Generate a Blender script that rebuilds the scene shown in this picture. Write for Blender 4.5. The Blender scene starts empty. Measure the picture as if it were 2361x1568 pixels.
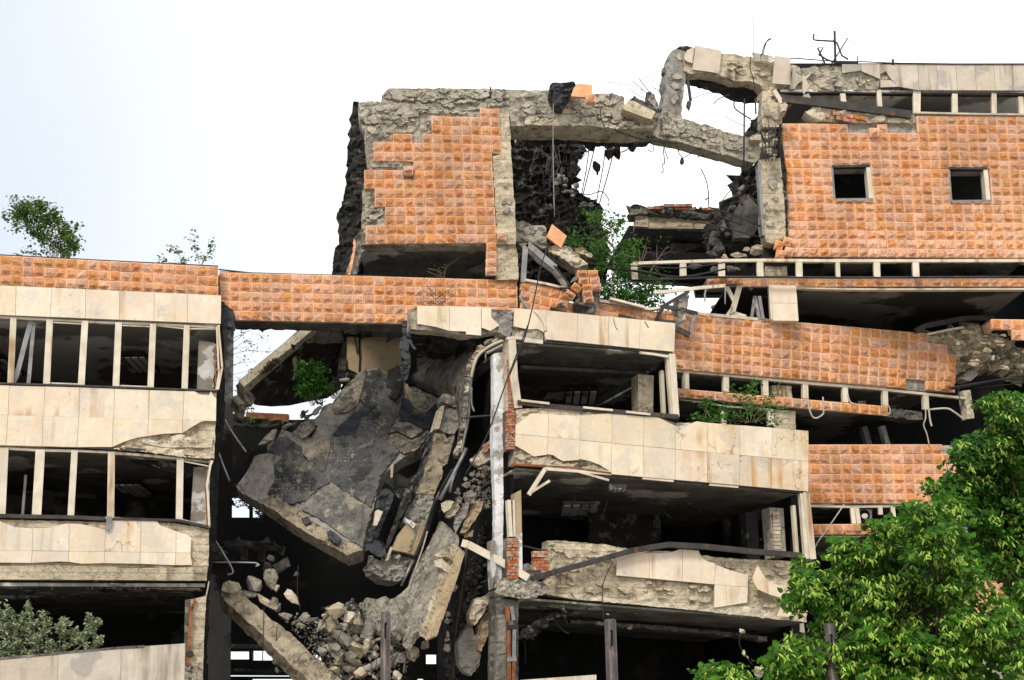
import bpy, bmesh, math, random
from math import radians, sin, cos, pi
from mathutils import Vector, Matrix, noise
from mathutils.geometry import delaunay_2d_cdt

S = bpy.context.scene
COL = S.collection
R = random.Random(7)

# ------------------------------------------------------------------ camera
CX, CY, F = 1180.5, 784.0, 3600.0
TILT, ROLL = radians(15.5), 0.018
EYE = Vector((0.0, 0.0, 1.6))
r0 = Vector((1, 0, 0)); u0 = Vector((0, -sin(TILT), cos(TILT))); f0 = Vector((0, cos(TILT), sin(TILT)))
CR_ = (r0 - ROLL * u0).normalized(); CU_ = (u0 + ROLL * r0).normalized()
cam = bpy.data.cameras.new('camera'); cam.sensor_width = 36.0; cam.lens = F / 2361.0 * 36.0
cam.clip_start = 0.5; cam.clip_end = 3000
camo = bpy.data.objects.new('camera', cam); COL.objects.link(camo)
m3 = Matrix((CR_, CU_, -f0)).transposed()
camo.matrix_world = Matrix.Translation(EYE) @ m3.to_4x4()
S.camera = camo

# ------------------------------------------------------------------ overcast sky, soft sun, exposure
SUN_EL, SUN_AZ = radians(40), radians(-24)       # high, from the left behind the camera
W = bpy.data.worlds.new('World'); S.world = W; W.use_nodes = True
nt = W.node_tree; nt.nodes.clear()
wo = nt.nodes.new('ShaderNodeOutputWorld'); bg = nt.nodes.new('ShaderNodeBackground')
sk = nt.nodes.new('ShaderNodeTexSky'); sk.sky_type = 'NISHITA'; sk.sun_disc = False
sk.sun_elevation = SUN_EL; sk.sun_rotation = radians(180) - SUN_AZ
mul = nt.nodes.new('ShaderNodeVectorMath'); mul.operation = 'SCALE'; mul.inputs[3].default_value = 1.0
nt.links.new(sk.outputs[0], mul.inputs[0])
tc = nt.nodes.new('ShaderNodeTexCoord')
nz = nt.nodes.new('ShaderNodeTexNoise'); nz.inputs['Scale'].default_value = 1.9; nz.inputs['Detail'].default_value = 3
nt.links.new(tc.outputs['Generated'], nz.inputs['Vector'])
sep = nt.nodes.new('ShaderNodeSeparateXYZ'); nt.links.new(tc.outputs['Generated'], sep.inputs[0])
mr = nt.nodes.new('ShaderNodeMapRange'); mr.interpolation_type = 'SMOOTHSTEP'
mr.inputs['From Min'].default_value = -0.40; mr.inputs['From Max'].default_value = 0.22
nt.links.new(sep.outputs['X'], mr.inputs['Value'])
ad = nt.nodes.new('ShaderNodeMath'); ad.operation = 'MULTIPLY_ADD'; ad.inputs[1].default_value = 0.6; ad.inputs[2].default_value = -0.24
nt.links.new(nz.outputs[0], ad.inputs[0])
ad2 = nt.nodes.new('ShaderNodeMath'); ad2.operation = 'ADD'; ad2.use_clamp = True
nt.links.new(ad.outputs[0], ad2.inputs[0]); nt.links.new(mr.outputs[0], ad2.inputs[1])
cl = nt.nodes.new('ShaderNodeMix'); cl.data_type = 'RGBA'
cl.inputs['A'].default_value = (4.55, 4.9, 5.5, 1); cl.inputs['B'].default_value = (10.2, 10.2, 10.3, 1)
pw = nt.nodes.new('ShaderNodeMath'); pw.operation = 'POWER'; pw.inputs[1].default_value = 1.6
nt.links.new(ad2.outputs[0], pw.inputs[0]); nt.links.new(pw.outputs[0], cl.inputs['Factor'])
mx = nt.nodes.new('ShaderNodeMix'); mx.data_type = 'RGBA'; mx.inputs['Factor'].default_value = 0.9
nt.links.new(mul.outputs[0], mx.inputs['A']); nt.links.new(cl.outputs['Result'], mx.inputs['B'])
nt.links.new(mx.outputs['Result'], bg.inputs[0]); bg.inputs[1].default_value = 0.10
nt.links.new(bg.outputs[0], wo.inputs[0])
sl = bpy.data.lights.new('sun', 'SUN'); sl.energy = 1.5; sl.angle = radians(14); sl.color = (1, 0.95, 0.87)
so = bpy.data.objects.new('sun', sl); COL.objects.link(so); so.location = (-20, -20, 60)
sd = Vector((sin(SUN_AZ) * cos(SUN_EL), -cos(SUN_AZ) * cos(SUN_EL), sin(SUN_EL)))
so.rotation_euler = sd.to_track_quat('Z', 'Y').to_euler()
S.view_settings.view_transform = 'Standard'; S.view_settings.look = 'None'
S.view_settings.exposure = 0.85; S.view_settings.gamma = 1.0; S.view_settings.use_curve_mapping = False

# ------------------------------------------------------------------ measuring frame: survey sheets -> metres
SHEET = dict(D=(0, 0, 1), A1=(0, 403.5, .2941), A2=(0, 807, .2941), A3=(0, 1152.8, .2686), A4=(691.7, 172.9, .2941),
             B1=(1210.5, 86.5, .2941), B2=(1729.3, 57.6, .2941), B3=(1095.2, 461.1, .2573), B4=(1498.7, 518.8, .2941),
             C1=(461.1, 662.9, .2941), C2=(461.1, 1095.2, .3015), C3=(864.6, 749.4, .2573), C4=(864.6, 1152.8, .2647),
             D1=(1152.8, 720.5, .3677), D2=(1152.8, 1124, .2930), D3=(1729.3, 1095.2, .3014), D4=(1786.9, 691.7, .2941),
             E1=(490, 662.9, .1654), E2=(749.4, 778.2, .1654), E3=(720.5, 1239.3, .1654), E4=(1210.5, 259.4, .1654))
def c(tag, s):
    ox, oy, k = SHEET[tag]
    return [(ox + float(a) * k, oy + float(b) * k) for a, b in (q.split(',') for q in s.split())]
def ray(x, y):
    u = (x - CX) / F; v = (CY - y) / F
    return f0 + u * CR_ + v * CU_
class Pl:                       # a real plane: n.p = d, n points away from the street
    def __init__(s, n, p):
        s.n = Vector(n).normalized()
        if s.n.y < 0: s.n = -s.n
        s.d = s.n.dot(Vector(p))
    def __call__(s, x, y, off=0.0):
        d = ray(x, y); t = (s.d - s.n.dot(EYE)) / s.n.dot(d)
        return EYE + d * t - s.n * off
def V(Y0, k=0.0): return Pl((-k, 1, 0), (0, Y0, 0))
def at(x, y, Y): return V(Y)(x, y)
def T3(a, b, c_):
    A, B, C = at(*a), at(*b), at(*c_)
    return Pl((B - A).cross(C - A), A)
def horiz(x, y, z):             # ray with the level plane z
    d = ray(x, y); return EYE + d * ((z - EYE.z) / d.z)
PX = 1 / 3736.0

# ------------------------------------------------------------------ materials
def node(t, kind, **kw):
    n = t.nodes.new(kind)
    for k, v in kw.items(): setattr(n, k, v)
    return n
def mat(name, a, b, s=1.5, rough=.9, spot=None, spot_s=.7, spot_t=.6, streak=None, streak_t=.6, streak_s=3.0, var=(0, 0, 0),
        bump=.3, bump_s=10, bump_d=.03, crack=0, crack_s=1.5, board=0, metal=0.0, grain=.25, spec=.3, dots=None, island=False, spot2=None, stain=0.0):
    m = bpy.data.materials.new(name); m.use_nodes = True; t = m.node_tree; L = t.links.new
    p = t.nodes['Principled BSDF']; p.inputs['Roughness'].default_value = rough; p.inputs['Metallic'].default_value = metal
    p.inputs['Specular IOR Level'].default_value = spec
    tcn = node(t, 'ShaderNodeTexCoord'); oi = node(t, 'ShaderNodeObjectInfo')
    rnd = oi.outputs['Random']
    if island: rnd = node(t, 'ShaderNodeNewGeometry').outputs['Random Per Island']
    sc = node(t, 'ShaderNodeMath', operation='MULTIPLY'); sc.inputs[1].default_value = 37.0; L(rnd, sc.inputs[0])
    va = node(t, 'ShaderNodeVectorMath', operation='ADD'); L(tcn.outputs['Object'], va.inputs[0]); L(sc.outputs[0], va.inputs[1])
    vec = va.outputs[0]
    def noise_(scale, detail=6, ro=.62, v=vec):
        n = node(t, 'ShaderNodeTexNoise'); n.inputs['Scale'].default_value = scale; n.inputs['Detail'].default_value = detail
        n.inputs['Roughness'].default_value = ro; L(v, n.inputs['Vector']); return n.outputs[0]
    def ramp(x, lo, hi):
        r = node(t, 'ShaderNodeMapRange', interpolation_type='SMOOTHSTEP'); r.inputs['From Min'].default_value = lo
        r.inputs['From Max'].default_value = hi; L(x, r.inputs['Value']); return r.outputs[0]
    def mixc(f, A, B, blend='MIX'):
        n = node(t, 'ShaderNodeMix', data_type='RGBA', blend_type=blend)
        for sock, val in (('Factor', f), ('A', A), ('B', B)):
            if isinstance(val, tuple): n.inputs[sock].default_value = (*val, 1)
            elif isinstance(val, (int, float)): n.inputs[sock].default_value = val
            else: L(val, n.inputs[sock])
        return n.outputs['Result']
    col = mixc(ramp(noise_(s), .36, .64), a, b)
    if spot: col = mixc(ramp(noise_(spot_s, 8, .6), spot_t - .03, spot_t + .03), col, spot)
    if spot2: col = mixc(ramp(noise_(spot2[1], 8, .6), spot2[2] - .02, spot2[2] + .02), col, spot2[0])
    if streak:
        mp = node(t, 'ShaderNodeMapping'); mp.inputs['Scale'].default_value = (streak_s, streak_s, streak_s * .07); L(vec, mp.inputs[0])
        st = ramp(noise_(1.0, 5, .6, mp.outputs[0]), streak_t - .08, streak_t + .12)
        gate = ramp(noise_(.5, 2), .42, .6)
        mm = node(t, 'ShaderNodeMath', operation='MULTIPLY'); L(st, mm.inputs[0]); L(gate, mm.inputs[1])
        col = mixc(mm.outputs[0], col, streak)
    if grain:
        g = node(t, 'ShaderNodeMapRange'); g.inputs['To Min'].default_value = 1 - grain; g.inputs['To Max'].default_value = 1 + grain
        g.inputs['From Min'].default_value = .3; g.inputs['From Max'].default_value = .7
        L(noise_(28, 5, .7), g.inputs['Value'])
        col = mixc(1.0, col, g.outputs[0], 'MULTIPLY')
        g = node(t, 'ShaderNodeMapRange'); g.inputs['To Min'].default_value = 1 - grain * .8; g.inputs['To Max'].default_value = 1 + grain * .8
        g.inputs['From Min'].default_value = .3; g.inputs['From Max'].default_value = .7
        L(noise_(6, 6, .7), g.inputs['Value']); col = mixc(1.0, col, g.outputs[0], 'MULTIPLY')
    if dots:
        vo = node(t, 'ShaderNodeTexVoronoi'); vo.inputs['Scale'].default_value = dots[1]; vo.inputs['Randomness'].default_value = .25; L(tcn.outputs['Object'], vo.inputs['Vector'])
        d_ = ramp(vo.outputs['Distance'], .24, .16); gate = ramp(noise_(.6, 4), .46, .56)
        mm = node(t, 'ShaderNodeMath', operation='MULTIPLY'); L(d_, mm.inputs[0]); L(gate, mm.inputs[1])
        col = mixc(mm.outputs[0], col, dots[0])
    height = noise_(bump_s, 9, .68)
    if crack:
        dv = node(t, 'ShaderNodeTexNoise'); dv.inputs['Scale'].default_value = 2.5; dv.inputs['Detail'].default_value = 5; L(vec, dv.inputs['Vector'])
        av = node(t, 'ShaderNodeVectorMath', operation='MULTIPLY_ADD'); L(dv.outputs[1], av.inputs[0]); av.inputs[1].default_value = (1.1, 1.1, 1.1); L(vec, av.inputs[2])
        vo = node(t, 'ShaderNodeTexVoronoi', feature='DISTANCE_TO_EDGE'); vo.inputs['Scale'].default_value = crack_s; L(av.outputs[0], vo.inputs['Vector'])
        ck = ramp(vo.outputs['Distance'], .0, .02)
        gate = ramp(noise_(1.3, 4), .52, .46)
        mxm = node(t, 'ShaderNodeMath', operation='MAXIMUM'); L(ck, mxm.inputs[0]); L(gate, mxm.inputs[1])
        dk = node(t, 'ShaderNodeMapRange'); dk.inputs['To Min'].default_value = 1 - crack; L(mxm.outputs[0], dk.inputs['Value'])
        col = mixc(1.0, col, dk.outputs[0], 'MULTIPLY')
        hm = node(t, 'ShaderNodeMath', operation='ADD'); L(height, hm.inputs[0]); L(mxm.outputs[0], hm.inputs[1]); height = hm.outputs[0]
    if board:
        wv = node(t, 'ShaderNodeTexWave', bands_direction='Z', wave_profile='SAW'); wv.inputs['Scale'].default_value = board
        wv.inputs['Distortion'].default_value = .8; wv.inputs['Detail'].default_value = 3; L(tcn.outputs['Object'], wv.inputs['Vector'])
        bd = ramp(wv.outputs[1], 0, .08)
        dk = node(t, 'ShaderNodeMapRange'); dk.inputs['To Min'].default_value = .78; L(bd, dk.inputs['Value'])
        col = mixc(1.0, col, dk.outputs[0], 'MULTIPLY')
        hm = node(t, 'ShaderNodeMath', operation='ADD'); L(height, hm.inputs[0]); L(bd, hm.inputs[1]); height = hm.outputs[0]
    if stain:                                   # soot and rain staining that runs over the whole wall
        ge = node(t, 'ShaderNodeNewGeometry'); mp = node(t, 'ShaderNodeMapping'); mp.inputs['Scale'].default_value = (.9, .9, .22); L(ge.outputs['Position'], mp.inputs[0])
        sv = node(t, 'ShaderNodeMapRange'); sv.inputs['From Min'].default_value = .36; sv.inputs['From Max'].default_value = .62
        sv.inputs['To Min'].default_value = 1 - stain; sv.inputs['To Max'].default_value = 1 + stain * .25
        L(noise_(1.0, 7, .62, mp.outputs[0]), sv.inputs['Value']); col = mixc(1.0, col, sv.outputs[0], 'MULTIPLY')
    if any(var):
        hv = node(t, 'ShaderNodeHueSaturation')
        def mr_(mult, amp, base):
            f = node(t, 'ShaderNodeMath', operation='MULTIPLY'); f.inputs[1].default_value = mult; L(rnd, f.inputs[0])
            g = node(t, 'ShaderNodeMath', operation='FRACT'); L(f.outputs[0], g.inputs[0])
            h = node(t, 'ShaderNodeMath', operation='MULTIPLY_ADD'); h.inputs[1].default_value = amp; h.inputs[2].default_value = base - amp / 2; L(g.outputs[0], h.inputs[0]); return h.outputs[0]
        L(mr_(7.31, var[0], .5), hv.inputs['Hue']); L(mr_(13.7, var[1], 1), hv.inputs['Saturation']); L(mr_(1.0, var[2], 1), hv.inputs['Value'])
        L(col, hv.inputs['Color']); col = hv.outputs[0]
    L(col, p.inputs['Base Color'])
    b = node(t, 'ShaderNodeBump'); b.inputs['Strength'].default_value = bump; b.inputs['Distance'].default_value = bump_d
    L(height, b.inputs['Height']); L(b.outputs[0], p.inputs['Normal'])
    return m
def leafmat(name, a, b, tr=.3):
    m = bpy.data.materials.new(name); m.use_nodes = True; t = m.node_tree; L = t.links.new
    p = t.nodes['Principled BSDF']; p.inputs['Roughness'].default_value = .65; p.inputs['Specular IOR Level'].default_value = .14
    g = node(t, 'ShaderNodeNewGeometry'); x = node(t, 'ShaderNodeMix', data_type='RGBA')
    x.inputs['A'].default_value = (*a, 1); x.inputs['B'].default_value = (*b, 1); L(g.outputs['Random Per Island'], x.inputs['Factor'])
    tcn = node(t, 'ShaderNodeTexCoord'); n = node(t, 'ShaderNodeTexNoise'); n.inputs['Scale'].default_value = 30; n.inputs['Detail'].default_value = 4
    L(tcn.outputs['Object'], n.inputs['Vector'])
    mp = node(t, 'ShaderNodeMapRange'); mp.inputs['To Min'].default_value = .6; mp.inputs['To Max'].default_value = 1.4; L(n.outputs[0], mp.inputs['Value'])
    mm = node(t, 'ShaderNodeMix', data_type='RGBA', blend_type='MULTIPLY'); mm.inputs['Factor'].default_value = 1
    L(x.outputs['Result'], mm.inputs['A']); L(mp.outputs[0], mm.inputs['B'])
    L(mm.outputs['Result'], p.inputs['Base Color'])
    tl = node(t, 'ShaderNodeBsdfTranslucent'); L(mm.outputs['Result'], tl.inputs[0])
    ms = node(t, 'ShaderNodeMixShader'); ms.inputs[0].default_value = tr
    L(p.outputs[0], ms.inputs[1]); L(tl.outputs[0], ms.inputs[2]); L(ms.outputs[0], t.nodes['Material Output'].inputs['Surface'])
    return m

TILE_KW = dict(s=3, spot=(.66, .42, .26), spot_s=8, spot_t=.57, spot2=((.33, .14, .06), 11, .60), bump=1.0, bump_s=8, bump_d=.07, grain=.32)
M_tile = mat('rock_faced_stone', (.66, .335, .175), (.59, .275, .135), stain=.26, var=(.010, .35, .26), **TILE_KW)
M_tile_i = mat('rock_faced_stone_rows', (.66, .335, .175), (.59, .275, .135), stain=.26, var=(.010, .35, .26), island=True, **TILE_KW)
M_margin = mat('lit_sawn_margin', (.70, .395, .225), (.665, .35, .185), s=6, bump=.2, grain=.15, var=(.008, .2, .12), stain=.2)  # sawn margins coloured lighter for the light their edges catch
M_tile_flat = mat('stone_back', (.66, .36, .2), (.6, .28, .14), s=4, bump=.2, grain=.12)
M_cream = mat('cream_stone', stain=.13, a=(.66, .56, .42), b=(.62, .50, .355), s=1.6, spot=(.58, .50, .395), spot_s=1.1, spot_t=.56, spot2=((.46, .41, .335), 2.4, .66), streak=(.40, .25, .12), streak_t=.60,
              var=(.012, .2, .12), bump=.12, bump_s=20, bump_d=.01, grain=.08, rough=.75)
M_cream_g = mat('weathered_cream_stone', (.50, .43, .34), (.43, .365, .285), s=1.4, spot=(.34, .305, .255), spot_s=.9, spot_t=.58, streak=(.2, .17, .13), streak_t=.56,
                var=(.012, .2, .16), bump=.12, bump_s=20, bump_d=.01, grain=.1, rough=.8)
M_cream_c = mat('cracked_cream_stone', (.63, .52, .385), (.55, .44, .31), s=1.2, spot=(.49, .42, .335), spot_s=.8, spot_t=.55, streak=(.45, .27, .10), streak_t=.54,
                var=(.012, .2, .14), bump=.15, bump_s=20, bump_d=.01, grain=.1, crack=.5, crack_s=.6, rough=.8)
M_conc = mat('broken_concrete', (.42, .375, .29), (.29, .255, .195), s=1.5, spot=(.20, .175, .14), spot_s=2.6, spot_t=.60, streak=(.10, .08, .055), streak_t=.58,
             var=(.01, .2, .2), bump=.8, bump_s=7, bump_d=.08, crack=.75, crack_s=1.1, grain=.35)
M_conc_b = mat('board_marked_concrete', (.46, .385, .265), (.33, .275, .185), s=1.3, spot=(.30, .16, .05), spot_s=4.5, spot_t=.66, streak=(.15, .115, .075), streak_t=.56,
               bump=.5, bump_s=9, bump_d=.04, crack=.5, crack_s=1.3, board=1.6, grain=.3)
M_conc_l = mat('pale_concrete', (.50, .43, .315), (.37, .31, .215), s=1.6, spot=(.24, .20, .145), spot_s=2.4, spot_t=.62, var=(.012, .25, .4),
               bump=.6, bump_s=8, bump_d=.05, crack=.6, crack_s=1.6, grain=.25)
M_conc_t = mat('tan_broken_masonry', (.54, .445, .30), (.38, .31, .205), s=1.8, spot=(.20, .165, .115), spot_s=2.4, spot_t=.62, var=(.012, .2, .4), bump=.8, bump_s=8, bump_d=.06, crack=.6, crack_s=1.6, grain=.35)
M_conc_g = mat('grey_concrete', (.29, .265, .225), (.19, .175, .15), s=1.6, spot=(.36, .31, .23), spot_s=2.0, spot_t=.62, var=(.01, .2, .3),
               bump=.6, bump_s=8, bump_d=.05, crack=.6, crack_s=1.2, grain=.3, streak=(.09, .08, .065), streak_t=.57)
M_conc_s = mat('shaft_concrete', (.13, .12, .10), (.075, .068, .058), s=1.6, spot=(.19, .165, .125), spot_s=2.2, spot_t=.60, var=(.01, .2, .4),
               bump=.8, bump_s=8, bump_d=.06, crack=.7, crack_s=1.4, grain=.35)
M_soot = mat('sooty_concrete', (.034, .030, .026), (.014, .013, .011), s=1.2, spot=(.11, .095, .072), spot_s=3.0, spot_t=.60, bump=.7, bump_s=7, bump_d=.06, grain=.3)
M_black = mat('burnt_shade_black', (.0055, .0052, .005), (.003, .0028, .0026), s=1.0, spot=(.018, .016, .013), spot_s=.8, spot_t=.6, bump=.5, bump_s=6, bump_d=.05, grain=.3)  # burnt surfaces, colour pushed near black for the shade of rooms and gap
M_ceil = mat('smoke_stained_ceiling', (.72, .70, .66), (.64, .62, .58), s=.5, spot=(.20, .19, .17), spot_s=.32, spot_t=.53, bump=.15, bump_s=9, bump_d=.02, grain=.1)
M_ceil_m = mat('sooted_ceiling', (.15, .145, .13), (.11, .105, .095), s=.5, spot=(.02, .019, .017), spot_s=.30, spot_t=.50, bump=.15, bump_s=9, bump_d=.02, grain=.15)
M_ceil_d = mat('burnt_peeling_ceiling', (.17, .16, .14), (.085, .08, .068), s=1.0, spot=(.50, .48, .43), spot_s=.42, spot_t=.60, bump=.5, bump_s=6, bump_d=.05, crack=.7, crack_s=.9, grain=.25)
M_bit = mat('bitumen_roofing', (.105, .10, .092), (.058, .056, .053), s=.9, spot=(.036, .035, .035), spot_s=1.1, spot_t=.56, dots=((.27, .25, .21), 9.0),
            spot2=((.17, .155, .125), 3.2, .61), streak=(.19, .165, .12), streak_t=.62, streak_s=2.2, bump=.8, bump_s=12, bump_d=.04, grain=.5)
M_bit_l = mat('worn_bitumen', (.19, .175, .145), (.10, .095, .085), s=1.2, spot=(.28, .245, .18), spot_s=2.0, spot_t=.58, streak=(.06, .057, .05), streak_t=.55, bump=.8, bump_s=9, bump_d=.05, grain=.5)
M_screed = mat('torn_screed', (.34, .28, .19), (.23, .19, .13), s=2.0, spot=(.13, .11, .085), spot_s=2.5, spot_t=.60, bump=.7, bump_s=8, bump_d=.05, crack=.6, crack_s=.8, grain=.35)
M_screed_d = mat('dirty_screed', (.27, .23, .165), (.145, .128, .098), s=1.8, spot=(.085, .078, .066), spot_s=2.0, spot_t=.56, streak=(.08, .072, .06), streak_t=.54, bump=.8, bump_s=8, bump_d=.05, crack=.6, crack_s=.9, grain=.45)
M_screed_g = mat('grey_screed', (.29, .265, .225), (.195, .178, .148), s=1.4, spot=(.12, .11, .095), spot_s=2.5, spot_t=.62, bump=.6, bump_s=8, bump_d=.04, crack=.5, crack_s=.8, grain=.25)
M_slab = mat('weathered_slab', (.34, .305, .24), (.22, .195, .15), s=1.2, spot=(.15, .13, .10), spot_s=1.8, spot_t=.60, streak=(.14, .12, .09), streak_t=.54, bump=.9, bump_s=6, bump_d=.07, crack=.5, crack_s=1.4, grain=.4)
M_felt = mat('roofing_felt', (.024, .026, .031), (.012, .012, .013), s=3, rough=.6, bump=.5, bump_s=6, bump_d=.05, grain=.3, spec=.5)
M_beige = mat('beige_stucco', (.36, .27, .16), (.29, .215, .13), s=1.4, spot=(.42, .32, .18), spot_s=.5, spot_t=.6, bump=.5, bump_s=45, bump_d=.01, grain=.18)
M_frame = mat('grimy_white_frame', (.60, .53, .41), (.48, .41, .30), s=3, streak=(.28, .15, .06), streak_t=.58, var=(.01, .1, .15), bump=.1, rough=.55, grain=.12)
M_white = mat('chipped_white_plaster', (.64, .63, .61), (.56, .55, .535), s=2, spot=(.33, .30, .26), spot_s=2.6, spot_t=.57, bump=.3, bump_s=12, bump_d=.02, crack=.5, crack_s=1.5, grain=.1)
M_peel = mat('peeling_plaster', (.50, .48, .44), (.40, .38, .34), s=1.2, spot=(.19, .165, .13), spot_s=1.3, spot_t=.50, bump=.4, bump_s=10, bump_d=.03, grain=.15)
M_metal = mat('dark_rusty_metal', (.055, .048, .042), (.028, .025, .023), s=3, spot=(.11, .055, .025), spot_s=4, spot_t=.62, rough=.55, metal=.4, bump=.2, grain=.2)
M_grey_metal = mat('grey_metal', (.24, .235, .225), (.15, .145, .14), s=3, rough=.45, metal=.5, spot=(.15, .10, .06), spot_s=4, spot_t=.64, bump=.1, grain=.15)
M_rust = mat('rust', (.26, .10, .035), (.13, .05, .02), s=5, rough=.85, bump=.3, grain=.3)
M_rebar = mat('rebar', (.030, .030, .036), (.018, .018, .022), s=5, rough=.6, bump=.1, grain=.2)
M_cable = mat('cable_black', (.02, .02, .02), (.012, .012, .012), s=5, rough=.6, bump=.05, grain=.1)
M_pale = mat('pale_cable', (.42, .39, .33), (.30, .27, .22), s=5, rough=.6, bump=.05, grain=.1)
M_brick = mat('red_brick', (.40, .135, .06), (.27, .085, .04), s=6, spot=(.32, .25, .18), spot_s=5, spot_t=.52, var=(.02, .3, .45), bump=.5, bump_s=14, bump_d=.02, grain=.3)
M_post = mat('post_steel', (.105, .082, .072), (.062, .052, .048), s=4, streak=(.05, .035, .03), streak_t=.55, streak_s=14, spot=(.15, .095, .075), spot_s=5, spot_t=.6, rough=.5, metal=.3, bump=.15, bump_s=30, bump_d=.004, grain=.2)
M_ground = mat('bounce_paving', (.37, .35, .315), (.30, .285, .255), s=.8, bump=.3, bump_s=30, grain=.3)  # ground out of view, set pale to bounce light up onto the ceilings
M_bark = mat('bark', (.10, .075, .05), (.05, .038, .027), s=6, bump=.6, bump_s=12, bump_d=.03, grain=.3)
M_twig = mat('pale_twig', (.28, .22, .15), (.18, .13, .09), s=6, bump=.2, grain=.2)
L_lime = leafmat('lime_leaf', (.018, .075, .004), (.072, .19, .012), .28)
L_lime2 = leafmat('shaded_lime_leaf', (.013, .058, .004), (.050, .14, .010), .22)  # lime leaf copy with the rear tree's shade put into its colour
L_bract = leafmat('lime_bract', (.27, .43, .05), (.50, .62, .13), .35)
L_birch = leafmat('poplar_leaf', (.045, .105, .02), (.13, .22, .05), .35)
L_sap = leafmat('sapling_leaf', (.035, .12, .016), (.10, .25, .04), .4)
L_silver = leafmat('silver_leaf', (.19, .235, .12), (.38, .42, .25), .3)

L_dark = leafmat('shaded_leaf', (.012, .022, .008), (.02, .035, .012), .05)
M_curt = mat('crumbled_blocks', (.16, .145, .115), (.085, .075, .06), s=2, bump=.8, bump_s=10, bump_d=.05, grain=.4)
M_fines = mat('crushed_concrete', (.30, .265, .205), (.17, .15, .115), s=3, bump=.7, bump_s=12, bump_d=.04, grain=.4, var=(.01, .2, .5), island=True)
# ------------------------------------------------------------------ object helpers
LOC = {}
def link(name, me, mat_, parent=None, loc=None):
    o = bpy.data.objects.new(name, me); COL.objects.link(o)
    if mat_ is not None:
        for m in (mat_ if isinstance(mat_, (list, tuple)) else [mat_]): me.materials.append(m)
    if parent is not None: o.parent = parent
    if loc is not None: o.location = loc
    return o
def base_of(parent):
    b = Vector((0, 0, 0))
    while parent is not None: b = b + parent.location; parent = parent.parent
    return b
def obj(name, vs, fs, mat_, parent=None, label=None, cat=None, group=None, kind=None, smooth=False, mi=None):
    if parent is not None: o0 = base_of(parent)
    else:
        n = len(vs); o0 = Vector((sum(v[0] for v in vs) / n, sum(v[1] for v in vs) / n, min(v[2] for v in vs)))
    me = bpy.data.meshes.new(name)
    me.from_pydata([(v[0] - o0[0], v[1] - o0[1], v[2] - o0[2]) for v in vs], [], fs)
    o = link(name, me, mat_, parent, None if parent is not None else o0)
    if mi: me.polygons.foreach_set('material_index', mi)
    if smooth: me.polygons.foreach_set('use_smooth', [True] * len(me.polygons))
    me.update()
    tag(o, label, cat, group, kind); return o
def tag(o, label=None, cat=None, group=None, kind=None):
    if label: o['label'] = label
    if cat: o['category'] = cat
    if group: o['group'] = group
    if kind or cat: o['kind'] = kind or 'thing'
    return o
def thing(name, loc, label, cat, group=None):
    o = bpy.data.objects.new(name, None); COL.objects.link(o); o.location = loc; o.empty_display_size = .3
    return tag(o, label, cat, group)
def inside(p, poly):
    x, y = p; r = False; j = len(poly) - 1
    for i in range(len(poly)):
        xi, yi = poly[i]; xj, yj = poly[j]
        if (yi > y) != (yj > y) and x < (xj - xi) * (y - yi) / (yj - yi) + xi: r = not r
        j = i
    return r
def jagged(pts, amp, step, rnd, skip=()):
    out = []
    for i, a in enumerate(pts):
        b = pts[(i + 1) % len(pts)]; out.append(a)
        if i in skip: continue
        L = math.hypot(b[0] - a[0], b[1] - a[1]); n = int(L / step)
        if n < 1: continue
        nx, ny = -(b[1] - a[1]) / L, (b[0] - a[0]) / L
        for k in range(1, n + 1):
            t = (k + rnd.uniform(-.35, .35)) / (n + 1); d = rnd.gauss(0, .5) * amp
            out.append((a[0] + (b[0] - a[0]) * t + nx * d, a[1] + (b[1] - a[1]) * t + ny * d))
    return out
def rel(p, s):
    q = Vector((p.x * s, p.y * s, p.z * s * 1.9))
    w = Vector((q.x + .6 * noise.noise(q * 2.1), q.y, q.z + .6 * noise.noise(q * 2.3 + Vector((9, 2, 4)))))
    return .55 * noise.noise(q) + .35 * noise.noise(q * 2.7) + .5 * (noise.cell(w * 1.7) - .5)
SEED = [0]
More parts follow.
